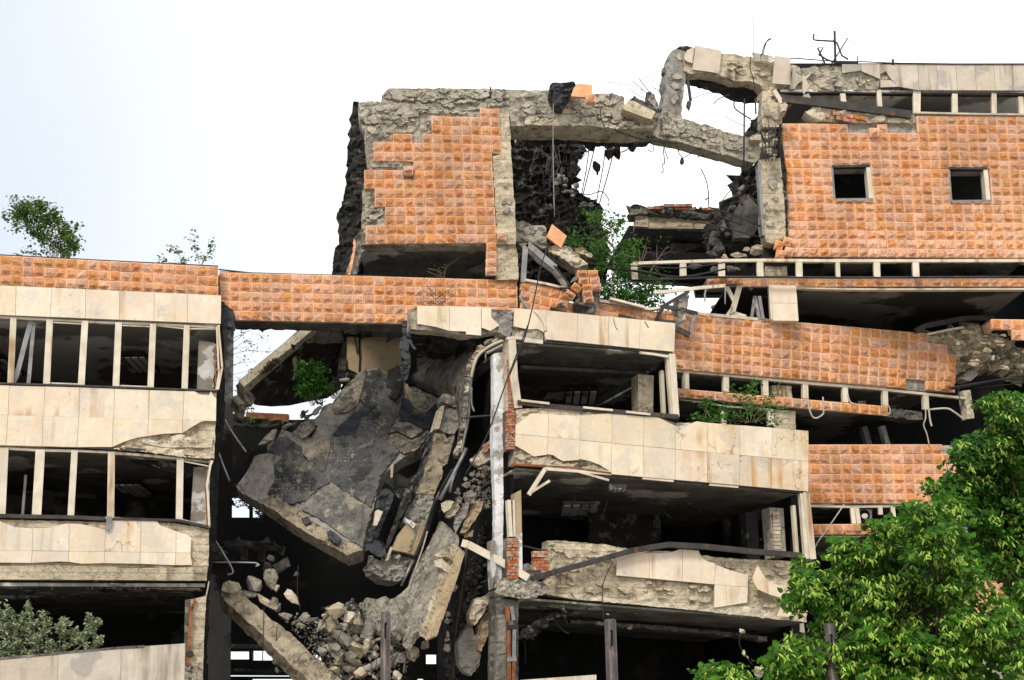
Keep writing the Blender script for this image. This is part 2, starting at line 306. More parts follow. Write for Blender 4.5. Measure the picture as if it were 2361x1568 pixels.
def plate(name, pts, pl, th, m, parent=None, off=0.0, rough=0.0, cell=9, jag=0.0, step=9, skip=(), holes=(), rs=1.6, **kw):
    """an outline standing on a real plane, th metres thick, its face broken up by rough metres"""
    SEED[0] += 1; rnd = random.Random(SEED[0])
    if jag: pts = jagged(pts, jag, step, rnd, skip)
    vs = [Vector(p) for p in pts]; faces = [list(range(len(pts)))]
    for h in holes:
        n = len(vs); vs += [Vector(p) for p in h]; faces.append(list(range(n, n + len(h))))
    if rough:
        xs = [p[0] for p in pts]; ys = [p[1] for p in pts]
        x = min(xs)
        while x < max(xs):
            y = min(ys)
            while y < max(ys):
                q = (x + rnd.uniform(.1, .9) * cell, y + rnd.uniform(.1, .9) * cell)
                if inside(q, pts) and not any(inside(q, h) for h in holes): vs.append(Vector(q))
                y += cell
            x += cell
    ov, oe, of, *_ = delaunay_2d_cdt(vs, [], faces, 1, 1e-4)
    tris = [list(f) for f in of]
    if holes:
        def ctr(f): return (sum(ov[i][0] for i in f) / len(f), sum(ov[i][1] for i in f) / len(f))
        tris = [f for f in tris if not any(inside(ctr(f), h) for h in holes)]
    edges = {}
    for f in tris:
        for a, b in zip(f, f[1:] + f[:1]): edges[(a, b)] = 1
    bnd = [(a, b) for (a, b) in edges if (b, a) not in edges]
    bset = {a for a, b in bnd}
    front = [pl(v[0], v[1], off) for v in ov]
    if rough:
        for i, p in enumerate(front):
            front[i] = p - pl.n * (rel(p, rs) * rough * (.5 if i in bset else 1))
    # front faces must look at the street
    f = tris[0]; nrm = (front[f[1]] - front[f[0]]).cross(front[f[2]] - front[f[0]])
    flip = nrm.dot(pl.n) > 0
    verts = list(front); fs = [t[::-1] if flip else t for t in tris]
    rings = max(1, min(4, int(th / .3))) if rough else 1
    prev = {i: i for i in bset}
    for k in range(1, rings + 1):
        cur = {}
        for i in bset:
            base = pl(ov[i][0], ov[i][1], off) + pl.n * (th * k / rings)
            if rough and k < rings: base = base + Vector((rnd.gauss(0, 1), 0, rnd.gauss(0, 1))) * rough * .35
            cur[i] = len(verts); verts.append(base)
        for a, b in bnd:
            q = [prev[b], prev[a], cur[a], cur[b]]
            fs.append(q[::-1] if flip else q)
        prev = cur
    loc_back = {}
    for t in tris:                                   # back face from the outline ring only
        pass
    inner = {}
    for i in range(len(ov)):
        if i in bset: inner[i] = prev[i]
    if all(i in bset for t in tris for i in t):
        for t in tris: q = [inner[i] for i in t]; fs.append(q if flip else q[::-1])
    else:
        for i in range(len(ov)):
            if i not in inner: inner[i] = len(verts); verts.append(pl(ov[i][0], ov[i][1], off) + pl.n * th)
        for t in tris: q = [inner[i] for i in t]; fs.append(q if flip else q[::-1])
    return obj(name, verts, fs, m, parent, **kw)
def rect(x0, y0, x1, y1): return [(x0, y0), (x1, y0), (x1, y1), (x0, y1)]
def box8(p, fs=None):
    return [(0, 3, 2, 1), (4, 5, 6, 7), (0, 1, 5, 4), (1, 2, 6, 5), (2, 3, 7, 6), (3, 0, 4, 7)]
def barg(A, B, w, d, nrm, twist=0.0):
    """box from A to B, w wide across, d deep along nrm"""
    ax = (B - A).normalized(); nn = (nrm - ax * nrm.dot(ax)).normalized(); sd_ = ax.cross(nn)
    if twist: q = Matrix.Rotation(twist, 3, ax); nn = q @ nn; sd_ = q @ sd_
    h = sd_ * (w / 2); n2 = nn * d
    return [A - h, A + h, A + h + n2, A - h + n2, B - h, B + h, B + h + n2, B - h + n2]
def bar(name, path, pl, w, d, m, parent=None, off=.05, twist=0.0, **kw):
    """straight or kinked bar lying on a plane"""
    P = [pl(x, y, off) for x, y in path]; vs, fs = [], []
    for a, b in zip(P, P[1:]):
        n = len(vs); vs += barg(a, b, w, d, pl.n, twist); fs += [tuple(i + n for i in f) for f in box8(0)]
    return obj(name, vs, fs, m, parent, **kw)
def beam3(name, A, B, w, d, m, parent=None, nrm=Vector((0, 1, 0)), **kw):
    vs = barg(A, B, w, d, nrm); return obj(name, vs, box8(0), m, parent, **kw)
def smooth_path(P, n=4):
    if len(P) < 3: return P
    out = []
    for i in range(len(P) - 1):
        p0 = P[max(0, i - 1)]; p1 = P[i]; p2 = P[i + 1]; p3 = P[min(len(P) - 1, i + 2)]
        for k in range(n):
            t = k / n
            out.append(.5 * ((2 * p1) + (p2 - p0) * t + (2 * p0 - 5 * p1 + 4 * p2 - p3) * t * t + (3 * p1 - p0 - 3 * p2 + p3) * t ** 3))
    out.append(P[-1]); return out
def tubeg(P, r, seg=6, r2=None):
    vs, fs = [], []; n = len(P)
    for i, p in enumerate(P):
        d = (P[min(i + 1, n - 1)] - P[max(0, i - 1)]).normalized()
        a = d.cross(Vector((.31, .9, .27))).normalized(); b = d.cross(a)
        rr = r if r2 is None else r + (r2 - r) * i / max(1, n - 1)
        for k in range(seg):
            t = 2 * pi * k / seg; vs.append(p + a * (rr * cos(t)) + b * (rr * sin(t)))
    for i in range(n - 1):
        for k in range(seg):
            k2 = (k + 1) % seg; fs.append((i * seg + k, i * seg + k2, (i + 1) * seg + k2, (i + 1) * seg + k))
    fs.append(tuple(range(seg))[::-1]); fs.append(tuple(range((n - 1) * seg, n * seg)))
    return vs, fs
def tube(name, P, r, m, parent=None, seg=6, sm=True, r2=None, **kw):
    vs, fs = tubeg(smooth_path(P) if sm else P, r, seg, r2)
    return obj(name, vs, fs, m, parent, smooth=True, **kw)
def wire(name, tg, s, Y, r, m, parent=None, **kw):
    """a cable or rod; Y one distance, or one per end"""
    px = c(tg, s); n = len(px)
    if isinstance(Y, Pl): P = [Y(x, y, .12) for x, y in px]
    else:
        Ya, Yb = Y if isinstance(Y, tuple) else (Y, Y)
        P = [at(x, y, Ya + (Yb - Ya) * i / max(1, n - 1)) for i, (x, y) in enumerate(px)]
    return tube(name, P, r, m, parent, **kw)
def rockg(ctr, sz, rnd, n=13, rot=None):
    bm = bmesh.new(); rm = Matrix.Rotation(rnd.uniform(0, 6), 3, Vector((rnd.gauss(0, 1), rnd.gauss(0, 1), rnd.gauss(0, 1))).normalized()) if rot is None else Matrix.Rotation(rot, 3, 'Y')
    for _ in range(n):
        v = Vector((rnd.uniform(-1, 1), rnd.uniform(-1, 1), rnd.uniform(-1, 1)))
        l = (abs(v.x) ** 4 + abs(v.y) ** 4 + abs(v.z) ** 4) ** .25; v = v / l * rnd.uniform(.8, 1.08)
        if rot is None: v = rm @ v
        v = Vector((v.x * sz[0] / 2, v.y * sz[1] / 2, v.z * sz[2] / 2))
        if rot is not None: v = rm @ v
        bm.verts.new(ctr + v)
    r_ = bmesh.ops.convex_hull(bm, input=bm.verts)
    bmesh.ops.delete(bm, geom=[g for g in r_['geom_interior'] if isinstance(g, bmesh.types.BMVert)], context='VERTS')
    bmesh.ops.subdivide_edges(bm, edges=[e for e in bm.edges], cuts=1)
    s_ = min(sz)
    for v in bm.verts: v.co += (v.co - ctr).normalized() * (noise.noise(v.co * (1.6 / max(.1, s_))) * .16 * s_)
    bm.verts.index_update()
    vs = [v.co.copy() for v in bm.verts]; fs = [tuple(v.index for v in f.verts) for f in bm.faces]; bm.free()
    return vs, fs
def rock(name, x, y, w, h, Y, m, rnd=R, rot=None, dp=None, parent=None, **kw):
    """w, h as seen in survey units at distance Y"""
    s = Y * PX; vs, fs = rockg(at(x, y, Y), (w * s, (dp or min(w, h) * 1.1) * s, h * s), rnd, 14, rot)
    return obj(name, vs, fs, m, parent, **kw)

# ------------------------------------------------------------------ rock-faced stone tiles
TILES = []
for i in range(14):
    rr = random.Random(100 + i); g = (-.494, -.39, -.03, .37, .494); gz = (-.494, -.40, -.10, .39, .494)
    vs, fs = [], []
    for zi, z in enumerate(gz):
        for xi, x in enumerate(g):
            edge = xi in (0, 4) or zi in (0, 4)
            y = -.03 if edge else -.03 - (rr.uniform(.05, .115) if (xi, zi) == (2, 2) else rr.uniform(.015, .07) if zi == 2 else rr.uniform(.006, .045))
            vs.append((x + (0 if edge else rr.uniform(-.05, .05)), y, z + (0 if edge else rr.uniform(-.09, .09) if zi == 2 else rr.uniform(-.03, .03))))
    for zi in range(4):
        for xi in range(4):
            a = zi * 5 + xi; fs.append((a, a + 1, a + 6, a + 5))
    rim = [0, 1, 2, 3, 4, 9, 14, 19, 24, 23, 22, 21, 20, 15, 10, 5]; n = len(vs)
    for q in rim: vs.append((vs[q][0], .08, vs[q][2]))
    for k in range(16):
        k2 = (k + 1) % 16; fs.append((rim[k2], rim[k], n + k, n + k2))
    me = bpy.data.meshes.new('stone_tile'); me.from_pydata(vs, [], fs); me.materials.append(M_tile); me.materials.append(M_margin); TILES.append(me)
    for q in range(16):
        if q % 4 in (0, 3) or q // 4 in (0, 3): me.polygons[q].material_index = 1
    for q in range(16, 32): me.polygons[q].material_index = 1
def lerp2(a, b, t): return (a[0] + (b[0] - a[0]) * t, a[1] + (b[1] - a[1]) * t)
def cut(cell, h):
    """trim a tile cell (x0, x1, y0, y1) where it runs into an opening"""
    x0, x1, y0, y1 = cell; ym = (y0 + y1) / 2
    L0 = lerp2(h[0], h[3], (ym - h[0][1]) / (h[3][1] - h[0][1]))[0]; R0 = lerp2(h[1], h[2], (ym - h[1][1]) / (h[2][1] - h[1][1]))[0]
    T0 = (h[0][1] + h[1][1]) / 2; B0 = (h[2][1] + h[3][1]) / 2
    ox = min(x1, R0) - max(x0, L0); oy = min(y1, B0) - max(y0, T0)
    if ox <= 0 or oy <= 0: return cell
    if ox > .72 * (x1 - x0) and oy > .72 * (y1 - y0): return None
    if ox / (x1 - x0) < oy / (y1 - y0):
        return (x0, L0 - .5, y0, y1) if x0 < L0 else (R0 + .5, x1, y0, y1)
    return (x0, x1, y0, T0 - .5) if y0 < T0 else (x0, x1, B0 + .5, y1)
def tiles(parent, pl, quad, cols, rows, keep=None, holes=(), limit=300, seed=1, off=.0):
    TL, TR, BR, BL = quad; rnd = random.Random(seed); base = base_of(parent); rest = []; made = 0
    for j in range(rows):
        for i in range(cols):
            def q(u, v): return lerp2(lerp2(TL, TR, u), lerp2(BL, BR, u), v)
            cc = q((i + .5) / cols, (j + .5) / rows)
            if keep and not inside(cc, keep): continue
            l_, r_, t0, b0 = q(i / cols, (j + .5) / rows), q((i + 1) / cols, (j + .5) / rows), q((i + .5) / cols, j / rows), q((i + .5) / cols, (j + 1) / rows)
            for h in holes:
                k = cut((l_[0], r_[0], t0[1], b0[1]), h)
                if k is None: break
                l_, r_, t0, b0 = (k[0], l_[1]), (k[1], r_[1]), (t0[0], k[2]), (b0[0], k[3])
            else:
                a = pl(*l_); b = pl(*r_); t_ = pl(*t0); d_ = pl(*b0)
                X = (b - a); w = X.length; X.normalize(); N = pl.n; Z = X.cross(N)
                if Z.z < 0: Z = -Z
                ctr = (a + b) / 2; ctr = ctr + Z * (((t_ + d_) / 2 - ctr).dot(Z)); h_ = abs((t_ - d_).dot(Z))
                ctr = ctr - N * (off + rnd.uniform(0, .010)); th = rnd.gauss(0, .004)
                X2 = (X * cos(th) + Z * sin(th)); Z2 = (Z * cos(th) - X * sin(th))
                me = TILES[rnd.randrange(len(TILES))]; sx = -1 if rnd.random() < .5 else 1
                rot = Matrix((X2, N, Z2)).transposed(); Mx = rot.to_4x4() @ Matrix.Diagonal((w * sx, 1, h_, 1))
                if made < limit:
                    o = bpy.data.objects.new('stone_tile', me); COL.objects.link(o); o.parent = parent
                    o.matrix_local = Matrix.Translation(ctr - base) @ Mx; made += 1
                else: rest.append((Matrix.Translation(ctr) @ Mx, me, sx))
    if rest:
        vs, fs, mi = [], [], []
        for Mw, me, sx in rest:
            n = len(vs); vs += [Mw @ v.co for v in me.vertices]; mi += [p.material_index for p in me.polygons]
            fs += [tuple(i + n for i in (p.vertices if sx > 0 else reversed(p.vertices))) for p in me.polygons]
        tag(obj('stone_tiles', vs, fs, [M_tile_i, M_margin], parent, mi=mi), kind='stuff')
    return made
def tile3(parent, pl, x, y, w, h, rot=0.0, off=.1, tilt=0.0, seed=0, name='stone_tile', **kw):
    """one stone tile, own pose"""
    ctr = pl(x, y, off); s = (ctr - EYE).length * PX * 1.0; base = base_of(parent) if parent else Vector((0, 0, 0))
    o = bpy.data.objects.new(name, TILES[seed % len(TILES)]); COL.objects.link(o)
    if parent: o.parent = parent
    yaw = math.atan2(-pl.n.x, pl.n.y)
    Mx = Matrix.Rotation(yaw, 4, 'Z') @ Matrix.Rotation(-rot, 4, 'Y') @ Matrix.Rotation(tilt, 4, 'X')
    o.matrix_local = Matrix.Translation(ctr - base) @ Mx @ Matrix.Diagonal((w * s, 1.6, h * s, 1)); tag(o, **kw); return o

# ------------------------------------------------------------------ cladding panels between two contours
def yon(line, x):
    if x <= line[0][0]: a, b = line[0], line[1]
    elif x >= line[-1][0]: a, b = line[-2], line[-1]
    else:
        for a, b in zip(line, line[1:]):
            if a[0] <= x <= b[0]: break
    return a[1] + (b[1] - a[1]) * (x - a[0]) / ((b[0] - a[0]) or 1e-6)
def panels(parent, pl, top, bot, jt, jb, m, off=.07, th=.05, gap=.7, mats={}):
    """cream slabs between joints jt (at the top) and jb (at the bottom), cut by the contours"""
    for i in range(len(jt) - 1):
        a, b = jt[i] + gap / 2, jt[i + 1] - gap / 2; a2, b2 = jb[i] + gap / 2, jb[i + 1] - gap / 2
        up = [(a, yon(top, a))] + [p for p in top if a + 1 < p[0] < b - 1] + [(b, yon(top, b))]
        dn = [(b2, yon(bot, b2))] + [p for p in reversed(bot) if a2 + 1 < p[0] < b2 - 1] + [(a2, yon(bot, a2))]
        plate('cream_panel', up + dn, pl, th, mats.get(i, m), parent, off=off + R.uniform(0, .012))
def ceiling(parent, pl, a, b, depth, m, th=6, name='ceiling'):
    pts = [(a[0], a[1] - th), (b[0], b[1] - th), b, a]
    return plate(name, pts, pl, depth, m, parent, off=-.05)
def brickwork(parent, pl, x0, y0, x1, y1, rows, per, rnd, off=.05, slope=0.0, keep=None, d=.12, lean=0.0, skip=0.0):
    h = (y1 - y0) / rows; w = (x1 - x0) / per
    for j in range(rows):
        s0 = -.5 * w * (j % 2)
        for i in range(per + 1):
            a = x0 + s0 + i * w + rnd.uniform(-.4, .4); b = min(a + w - .8, x1 + rnd.uniform(-1.5, 1)); a = max(a, x0 - rnd.uniform(0, 1))
            if b - a < w * .25 or rnd.random() < skip: continue
            ya = y0 + j * h + slope * ((a + b) / 2 - x0); sh = lean * (j * h)
            q = [(a + sh, ya), (b + sh, ya + slope * (b - a)), (b + sh, ya + h - .9 + slope * (b - a)), (a + sh, ya + h - .9)]
            if keep and not inside(((a + b) / 2 + sh, ya + h / 2), keep): continue
            plate('brick', q, pl, d, M_brick, parent, off=off + rnd.uniform(-.02, .03))

def flakes(parent, pl, poly, n, size, seed, off=.0, m=None, tall=.45, name='render_flake'):
    """crisp-edged flakes of render left on a broken face"""
    rnd = random.Random(seed)
    for k in range(n):
        x, y = in_poly(poly, rnd); w = size * rnd.uniform(.5, 1.5); h = w * tall * rnd.uniform(.5, 1.4); q = []
        for i in range(6):
            a = 2 * pi * (i + rnd.uniform(-.4, .4)) / 6; r_ = rnd.uniform(.65, 1.25); q.append((x + w / 2 * r_ * cos(a), y + h / 2 * r_ * sin(a)))
        if not all(inside(v, poly) for v in q): continue
        plate(name, q, pl, rnd.uniform(.05, .1), m or M_conc, parent, off=off + rnd.uniform(.02, .075), rough=.03, cell=6, jag=1.5, step=4)

# ------------------------------------------------------------------ foliage
def perp(d, rnd):
    v = Vector((rnd.gauss(0, 1), rnd.gauss(0, 1), rnd.gauss(0, 1))); return (v - d * v.dot(d)).normalized()
def add_leaf(vs, fs, p, d, n, s, wide=.42):
    sd_ = d.cross(n).normalized(); n = sd_.cross(d); i = len(vs); up = n * (.13 * s)
    vs += [p, p + d * (.12 * s) + sd_ * (wide * .8 * s) + up, p + d * (.52 * s) + sd_ * (wide * s) + up, p + d * s - n * (.10 * s),
           p + d * (.52 * s) - sd_ * (wide * s) + up, p + d * (.12 * s) - sd_ * (wide * .8 * s) + up, p + d * (.5 * s)]
    fs += [(i, i + 1, i + 2, i + 6), (i + 6, i + 2, i + 3), (i, i + 6, i + 4, i + 5), (i + 6, i + 3, i + 4)]
def add_bract(vs, fs, p, d, n, s):
    sd_ = d.cross(n).normalized(); i = len(vs); w = .15 * s; q = p + d * (.5 * s) + n * (.10 * s); e = p + d * s - n * (.04 * s)
    vs += [p - sd_ * w * .5, p + sd_ * w * .5, q + sd_ * w, q - sd_ * w, e + sd_ * w * .4, e - sd_ * w * .4]
    fs += [(i, i + 1, i + 2, i + 3), (i + 3, i + 2, i + 4, i + 5)]
def sapling(name, label, cat, base, Y, stems, leaf, nl, L, twig_r=.012, spread=.16, seed=0, group=None, bark=None, wide=.42, sub=3, droop=.3, depth=.5):
    """stems: polylines; leaves clothe the upper part of every stem and its side twigs"""
    rnd = random.Random(seed + 50); bp = at(base[0], base[1], Y); t = thing(name, bp, label, cat, group)
    vs, fs = [], []; sv, sf = [], []
    def put(P, r):
        a, b = tubeg(P, r, 5, r * .35); n = len(sv); sv.extend(a); sf.extend(tuple(i + n for i in f) for f in b)
    for st in stems:
        n = len(st); dy = rnd.uniform(-depth, depth)
        P = smooth_path([at(x, y, Y + dy * i / max(1, n - 1)) for i, (x, y) in enumerate(st)], 5); put(P, twig_r)
        tips = [(P, nl)]
        for k in range(sub):
            q = P[int(len(P) * rnd.uniform(.3, .95)) - 1]; d = Vector((rnd.gauss(0, 1), rnd.gauss(0, 1), rnd.uniform(-.2, 1))).normalized()
            l = spread * rnd.uniform(1, 2.6); W_ = [q, q + d * l * .5 + Vector((0, 0, .03)), q + d * l]
            put(W_, twig_r * .5); tips.append((W_, max(3, nl // 3)))
        for W_, k in tips:
            for _ in range(k):
                f = rnd.uniform(.3, 1) ** .7 * (len(W_) - 1); i0 = min(int(f), len(W_) - 2)
                q = W_[i0].lerp(W_[i0 + 1], f - i0) + Vector((rnd.gauss(0, 1), rnd.gauss(0, 1), rnd.gauss(0, 1))) * spread * .45
                d = Vector((rnd.gauss(0, 1), rnd.gauss(0, 1), rnd.gauss(0, .6) - droop)).normalized()
                nn = (Vector((rnd.gauss(0, .5), rnd.gauss(-.3, .5), 1))).normalized()
                if abs(d.dot(nn)) > .95: continue
                add_leaf(vs, fs, q, d, nn, leaf * rnd.uniform(.6, 1.25), wide)
    obj('stem', sv, sf, bark or M_twig, t, smooth=True)
    if vs: obj('foliage', vs, fs, L, t, kind='stuff')
    return t
def in_poly(poly, rnd):
    xs = [p[0] for p in poly]; ys = [p[1] for p in poly]
    while 1:
        q = (rnd.uniform(min(xs), max(xs)), rnd.uniform(min(ys), max(ys)))
        if inside(q, poly): return q
# ================================================================== ground
gv = [(-600, -60, 0), (600, -60, 0), (600, 900, 0), (-600, 900, 0)]
obj('ground', gv, [(0, 1, 2, 3)], M_ground, kind='structure')
pv = [(-60, 33, .12), (60, 33, .12), (60, 41, .12), (-60, 41, .12)]
plate('pavement', rect(-900, 0, 3300, 10), Pl((0, 1, 0), (0, 33, 0)), .1, M_ground) if 0 else obj('pavement', pv + [(a, b, 0.0) for a, b, _ in pv], box8(0), M_conc_g, kind='structure')

# ================================================================== planes of the building
PL = V(43.7, .22); PP = V(44.5, .22); PB = V(44.3, .15); PT = V(44.0, .07)
PR = V(42.3, .35); PM = V(43.75, .38); PTR = V(46.1, .06); PLT = V(46.5, .08)

# ================================================================== LEFT WING
LW = thing('office_wing', Vector((-11, 41.5, 0)), 'left wing of the ruin with cream spandrels and two rows of broken windows', 'building')
plate('parapet', c('D', '-120,584 503,616 505,700 -120,668'), PP, .5, M_conc, LW, off=-.06)
tiles(LW, PP, c('D', '-24,588.5 503,616 503,684 -24,656.5'), 21, 3, seed=3)
bar('parapet_cap', c('D', '-30,587 250,602 503,614.5'), PP, .05, .3, M_metal, LW, off=.02)
plate('band_wall', c('D', '-120,660 509,686 508,748 -120,724'), PL, .45, M_conc, LW)
panels(LW, PL, c('D', '-60,657 510,683'), c('D', '-60,725 510,748'), [-41, 38, 119, 198, 276, 356, 433, 510], [-43, 36, 117, 197, 275, 355, 432, 509], M_cream)
def window_row(parent, pl, top, bot, posts, w=.14, m=M_frame, rails=True, off=-.02, sashes=()):
    """posts: list of (x_top, x_bottom, width factor)"""
    f = None
    t0 = [(x, y + 2) for x, y in top]
    f = bar('window_frame', t0, pl, .06, .12, m, parent, off=off)
    bar('sill', [(x, y - 1) for x, y in bot], pl, .05, .16, m, f if False else parent, off=off)
    for xt, xb, k in posts:
        bar('mullion', [(xt, yon(top, xt) + 1), (xb, yon(bot, xb) - 1)], pl, w * k, .09, m, parent, off=off + .03)
    for (a, b, y0, y1) in sashes:
        bar('sash', [(a, y0), (b, y1)], pl, .035, .05, m, parent, off=off - .02)
wt = c('A1', '-150,1098 0,1106 400,1126 800,1146 1200,1160 1715,1185'); wb = c('A2', '-150,256 0,266 400,278 900,296 1300,308 1700,318')
window_row(LW, PL, wt, wb, [(-50, -54, 1), (31, 24, 1.15), (115, 107, 1.25), (196, 187, 1.25), (273.5, 267, 1.25), (353, 347, 1.2), (431, 425.5, 1.2)],
           sashes=[(37, 38, 740, 880)][:0] + [(120, 192, 742, 746), (276, 350, 749, 752), (357, 428, 749, 757), (435, 500, 757, 757), (112, 186, 882, 885), (270, 346, 888, 891)])
bar('corner_post', c('A1', '1712,1180 1742,1520') + c('A2', '1742,135 1708,312'), PL, .055, .08, M_frame, LW, off=.05)
bar('corner_post', c('A1', '1700,1185 1715,1540') + c('A2', '1722,150 1695,318'), PL, .05, .08, M_frame, LW, off=.0)
bar('leaning_strut', c('A1', '248,1100 125,1568') + c('A2', '95,255')[:1], PL, .13, .07, M_grey_metal, LW, off=-.12)
bar('leaning_strut', c('A1', '262,1140 225,1568') + c('A2', '218,262')[:1], PL, .1, .07, M_grey_metal, LW, off=-.14)
# inside: ceiling, beam, back wall, lamp boxes, end pier
ceiling(LW, PL, c('A1', '-400,1085')[0], c('A1', '1725,1180')[0], 7.5, M_ceil)
plate('ceiling_beam', c('A1', '-300,1165 1640,1240 1640,1262 -300,1190'), Pl(PL.n, Vector((0, 43.7, 0)) + PL.n * 1.6), .3, M_ceil, LW)
plate('pier', c('A1', '1560,1270 1690,1290 1690,1568 1548,1568') [:2] + c('A2', '1690,312 1545,300'), PL, .5, M_peel, LW, off=-.35)
brickwork(LW, PL, 496, 790, 500.5, 900, 18, 1, random.Random(1), off=-.18, d=.1)
plate('back_wall', c('D', '-260,560 540,640 530,1760 -260,1740'), Pl(PL.n, Vector((0, 43.7, 0)) + PL.n * 7.4), .3, M_ceil_m, LW)
def lamp(parent, ctr_px, z, w, l, m=M_soot):
    p = horiz(*ctr_px, z); vs = [p + Vector((sx * w / 2, sy * l / 2, dz)) for dz in (0, -.11) for sx, sy in ((-1, -1), (1, -1), (1, 1), (-1, 1))]
    o = obj('ceiling_lamp', vs, box8(0), m, parent)
    for k in range(4):
        q = p + Vector((-w / 2 + (k + .5) * w / 4, 0, -.112)); h = w / 11
        vv = [q + Vector((sx * h, sy * l * .4, dz)) for dz in (0, -.04) for sx, sy in ((-1, -1), (1, -1), (1, 1), (-1, 1))]
        obj('louvre', vv, box8(0), M_ceil, o)
zc1 = PL(250, 744).z - .02; lamp(LW, (318, 832), zc1, .85, 2.2); lamp(LW, (2, 838), zc1, .8, 2.2)
# first spandrel
plate('spandrel', c('D', '-120,890 250,897 499,905') + c('A2', '1698,330 1690,560 1680,850') + c('A2', '1500,815 1130,775 880,765') + c('D', '-120,1030'), PL, .4, M_conc_b, LW, rough=.09, cell=8, jag=1)
plate('broken_ledge', c('A2', '890,775 1030,750 1150,750 1260,770 1440,790 1640,830 1650,855 1400,840 1130,800 900,782'), PL, .3, M_conc_l, LW, off=.08, rough=.10, cell=5, jag=1.5, step=6)
plate('crack_lip', c('A2', '1090,690 1230,720 1290,690 1420,665 1500,690 1560,700 1670,690 1660,765 1300,765 1200,750 1120,730'), PL, .25, M_conc_l, LW, off=.05, rough=.08, cell=5, jag=1)
panels(LW, PL, c('A2', '-200,275 0,282 700,300 1250,322 1530,330 1560,352 1640,360 1650,325 1680,375 1700,385'), c('A2', '-200,506 0,511 1700,562'),
       [-40, 22, 104.5, 184, 264.5, 345, 424, 499], [-42, 19, 101, 183, 262, 343, 422, 498], M_cream)
panels(LW, PL, c('A2', '-200,507 0,512 1700,563'), c('A2', '-200,745 0,750 600,765 880,765 980,720 1080,690 1150,680 1280,660 1430,655 1500,610 1580,564 1700,564'),
       [-42, 19, 100, 182, 261, 342, 421, 471], [-45, 14, 97, 178, 259, 341, 421, 470], M_cream, th=.06)
bar('window_flashing', c('A2', '-100,262 0,268 600,285 1300,310 1700,325'), PL, .05, .2, M_metal, LW, off=.1)
# second window row
wt2 = c('A2', '-150,752 0,760 320,778 600,782 890,795 1400,842 1660,868'); wb2 = c('A2', '-150,1288 0,1296 550,1312 870,1320 1400,1345 1650,1385')
window_row(LW, PL, wt2, wb2, [(9.5, 2, 1.6), (93, 84, 1.7), (172, 163, 1.2), (257, 255, 1.3), (415.5, 413, 1.3)],
           sashes=[(17, 88, 1034, 1038), (100, 170, 1039, 1041), (262, 333, 1046, 1049), (420, 486, 1062, 1075), (262, 335, 1193, 1197)])
bar('corner_post', c('A2', '1665,870 1650,900 1622,1060 1632,1200 1640,1380'), PL, .06, .07, M_frame, LW, off=.06)
bar('corner_post', c('A2', '1645,880 1612,1070 1624,1370'), PL, .04, .07, M_rust, LW, off=.02)
bar('corner_sill', c('A2', '1425,1335 1640,1388'), PL, .06, .1, M_frame, LW, off=.04)
bar('thin_post', c('A2', '180,930 150,1295'), PL, .07, .05, M_grey_metal, LW, off=-.9)
bar('lintel_strip', c('A2', '700,762 1130,790 1640,862'), PL, .09, .2, M_metal, LW, off=.06)
ceiling(LW, PL, c('A2', '-400,744')[0], c('A2', '1650,858')[0], 7.5, M_ceil_d)
plate('pier', c('A2', '1520,900 1650,900 1640,1380 1492,1370'), PL, .5, M_peel, LW, off=-.35)
plate('hanging_plaster', c('A2', '1020,830 1140,815 1420,870 1560,930 1500,970 1400,945 1330,930 1200,880 1120,860'), PL, .4, M_soot, LW, off=-.5, rough=.12, cell=6, jag=3)
lamp(LW, (307, 1120), PL(300, 1046).z - .02, .85, 2.2)
# second spandrel with a broken top edge
plate('spandrel', c('A3', '-400,150 0,168 900,190 1350,185 1500,200 1795,255 1790,560 1770,690 900,690 -400,680'), PL, .45, M_conc_b, LW, rough=.06, cell=9, jag=1)
plate('beam', c('A3', '-400,560 0,565 500,560 900,575 1400,585 1780,570 1775,692 900,690 -400,682'), PL, .5, M_conc_b, LW, off=.03, rough=.03, cell=10)
mid = c('A3', '-200,434 0,436 800,445 1650,458')
panels(LW, PL, c('A3', '-150,120 0,185 130,235 285,247 430,240 560,207 690,210 800,232 905,262 915,180 1120,178 1340,180 1380,225 1510,270 1600,300 1645,330 1642,380 1652,430'), [(x, y - .3) for x, y in mid],
       [-20, 76, 160, 243, 325.5, 406, 441.5], [-21, 75, 159, 242, 324.5, 405.5, 439.5], M_cream, mats={3: M_cream_c})
panels(LW, PL, [(x, y + .3) for x, y in mid], c('A3', '-200,535 0,540 270,543 520,530 600,535 700,550 890,545 1200,550 1350,556 1505,562 1650,560'),
       [-21, 75, 159, 242, 324.5, 405, 439], [-22, 73, 158, 240, 322, 404, 443], M_cream)
bar('sill_rail', c('A3', '-100,128 0,140 600,152 900,165'), PL, .1, .25, M_metal, LW, off=.1)
bar('sill_rail', c('A3', '980,165 1265,172 1540,180 1790,235'), PL, .07, .2, M_metal, LW, off=.1)
tag(plate('loose_flashing', c('A3', '910,145 965,150 965,190 945,262 905,268 915,220'), PL, .04, M_grey_metal, None, off=.16), 'grey sheet metal scrap dangling over the lower left cream panels', 'metal scrap')
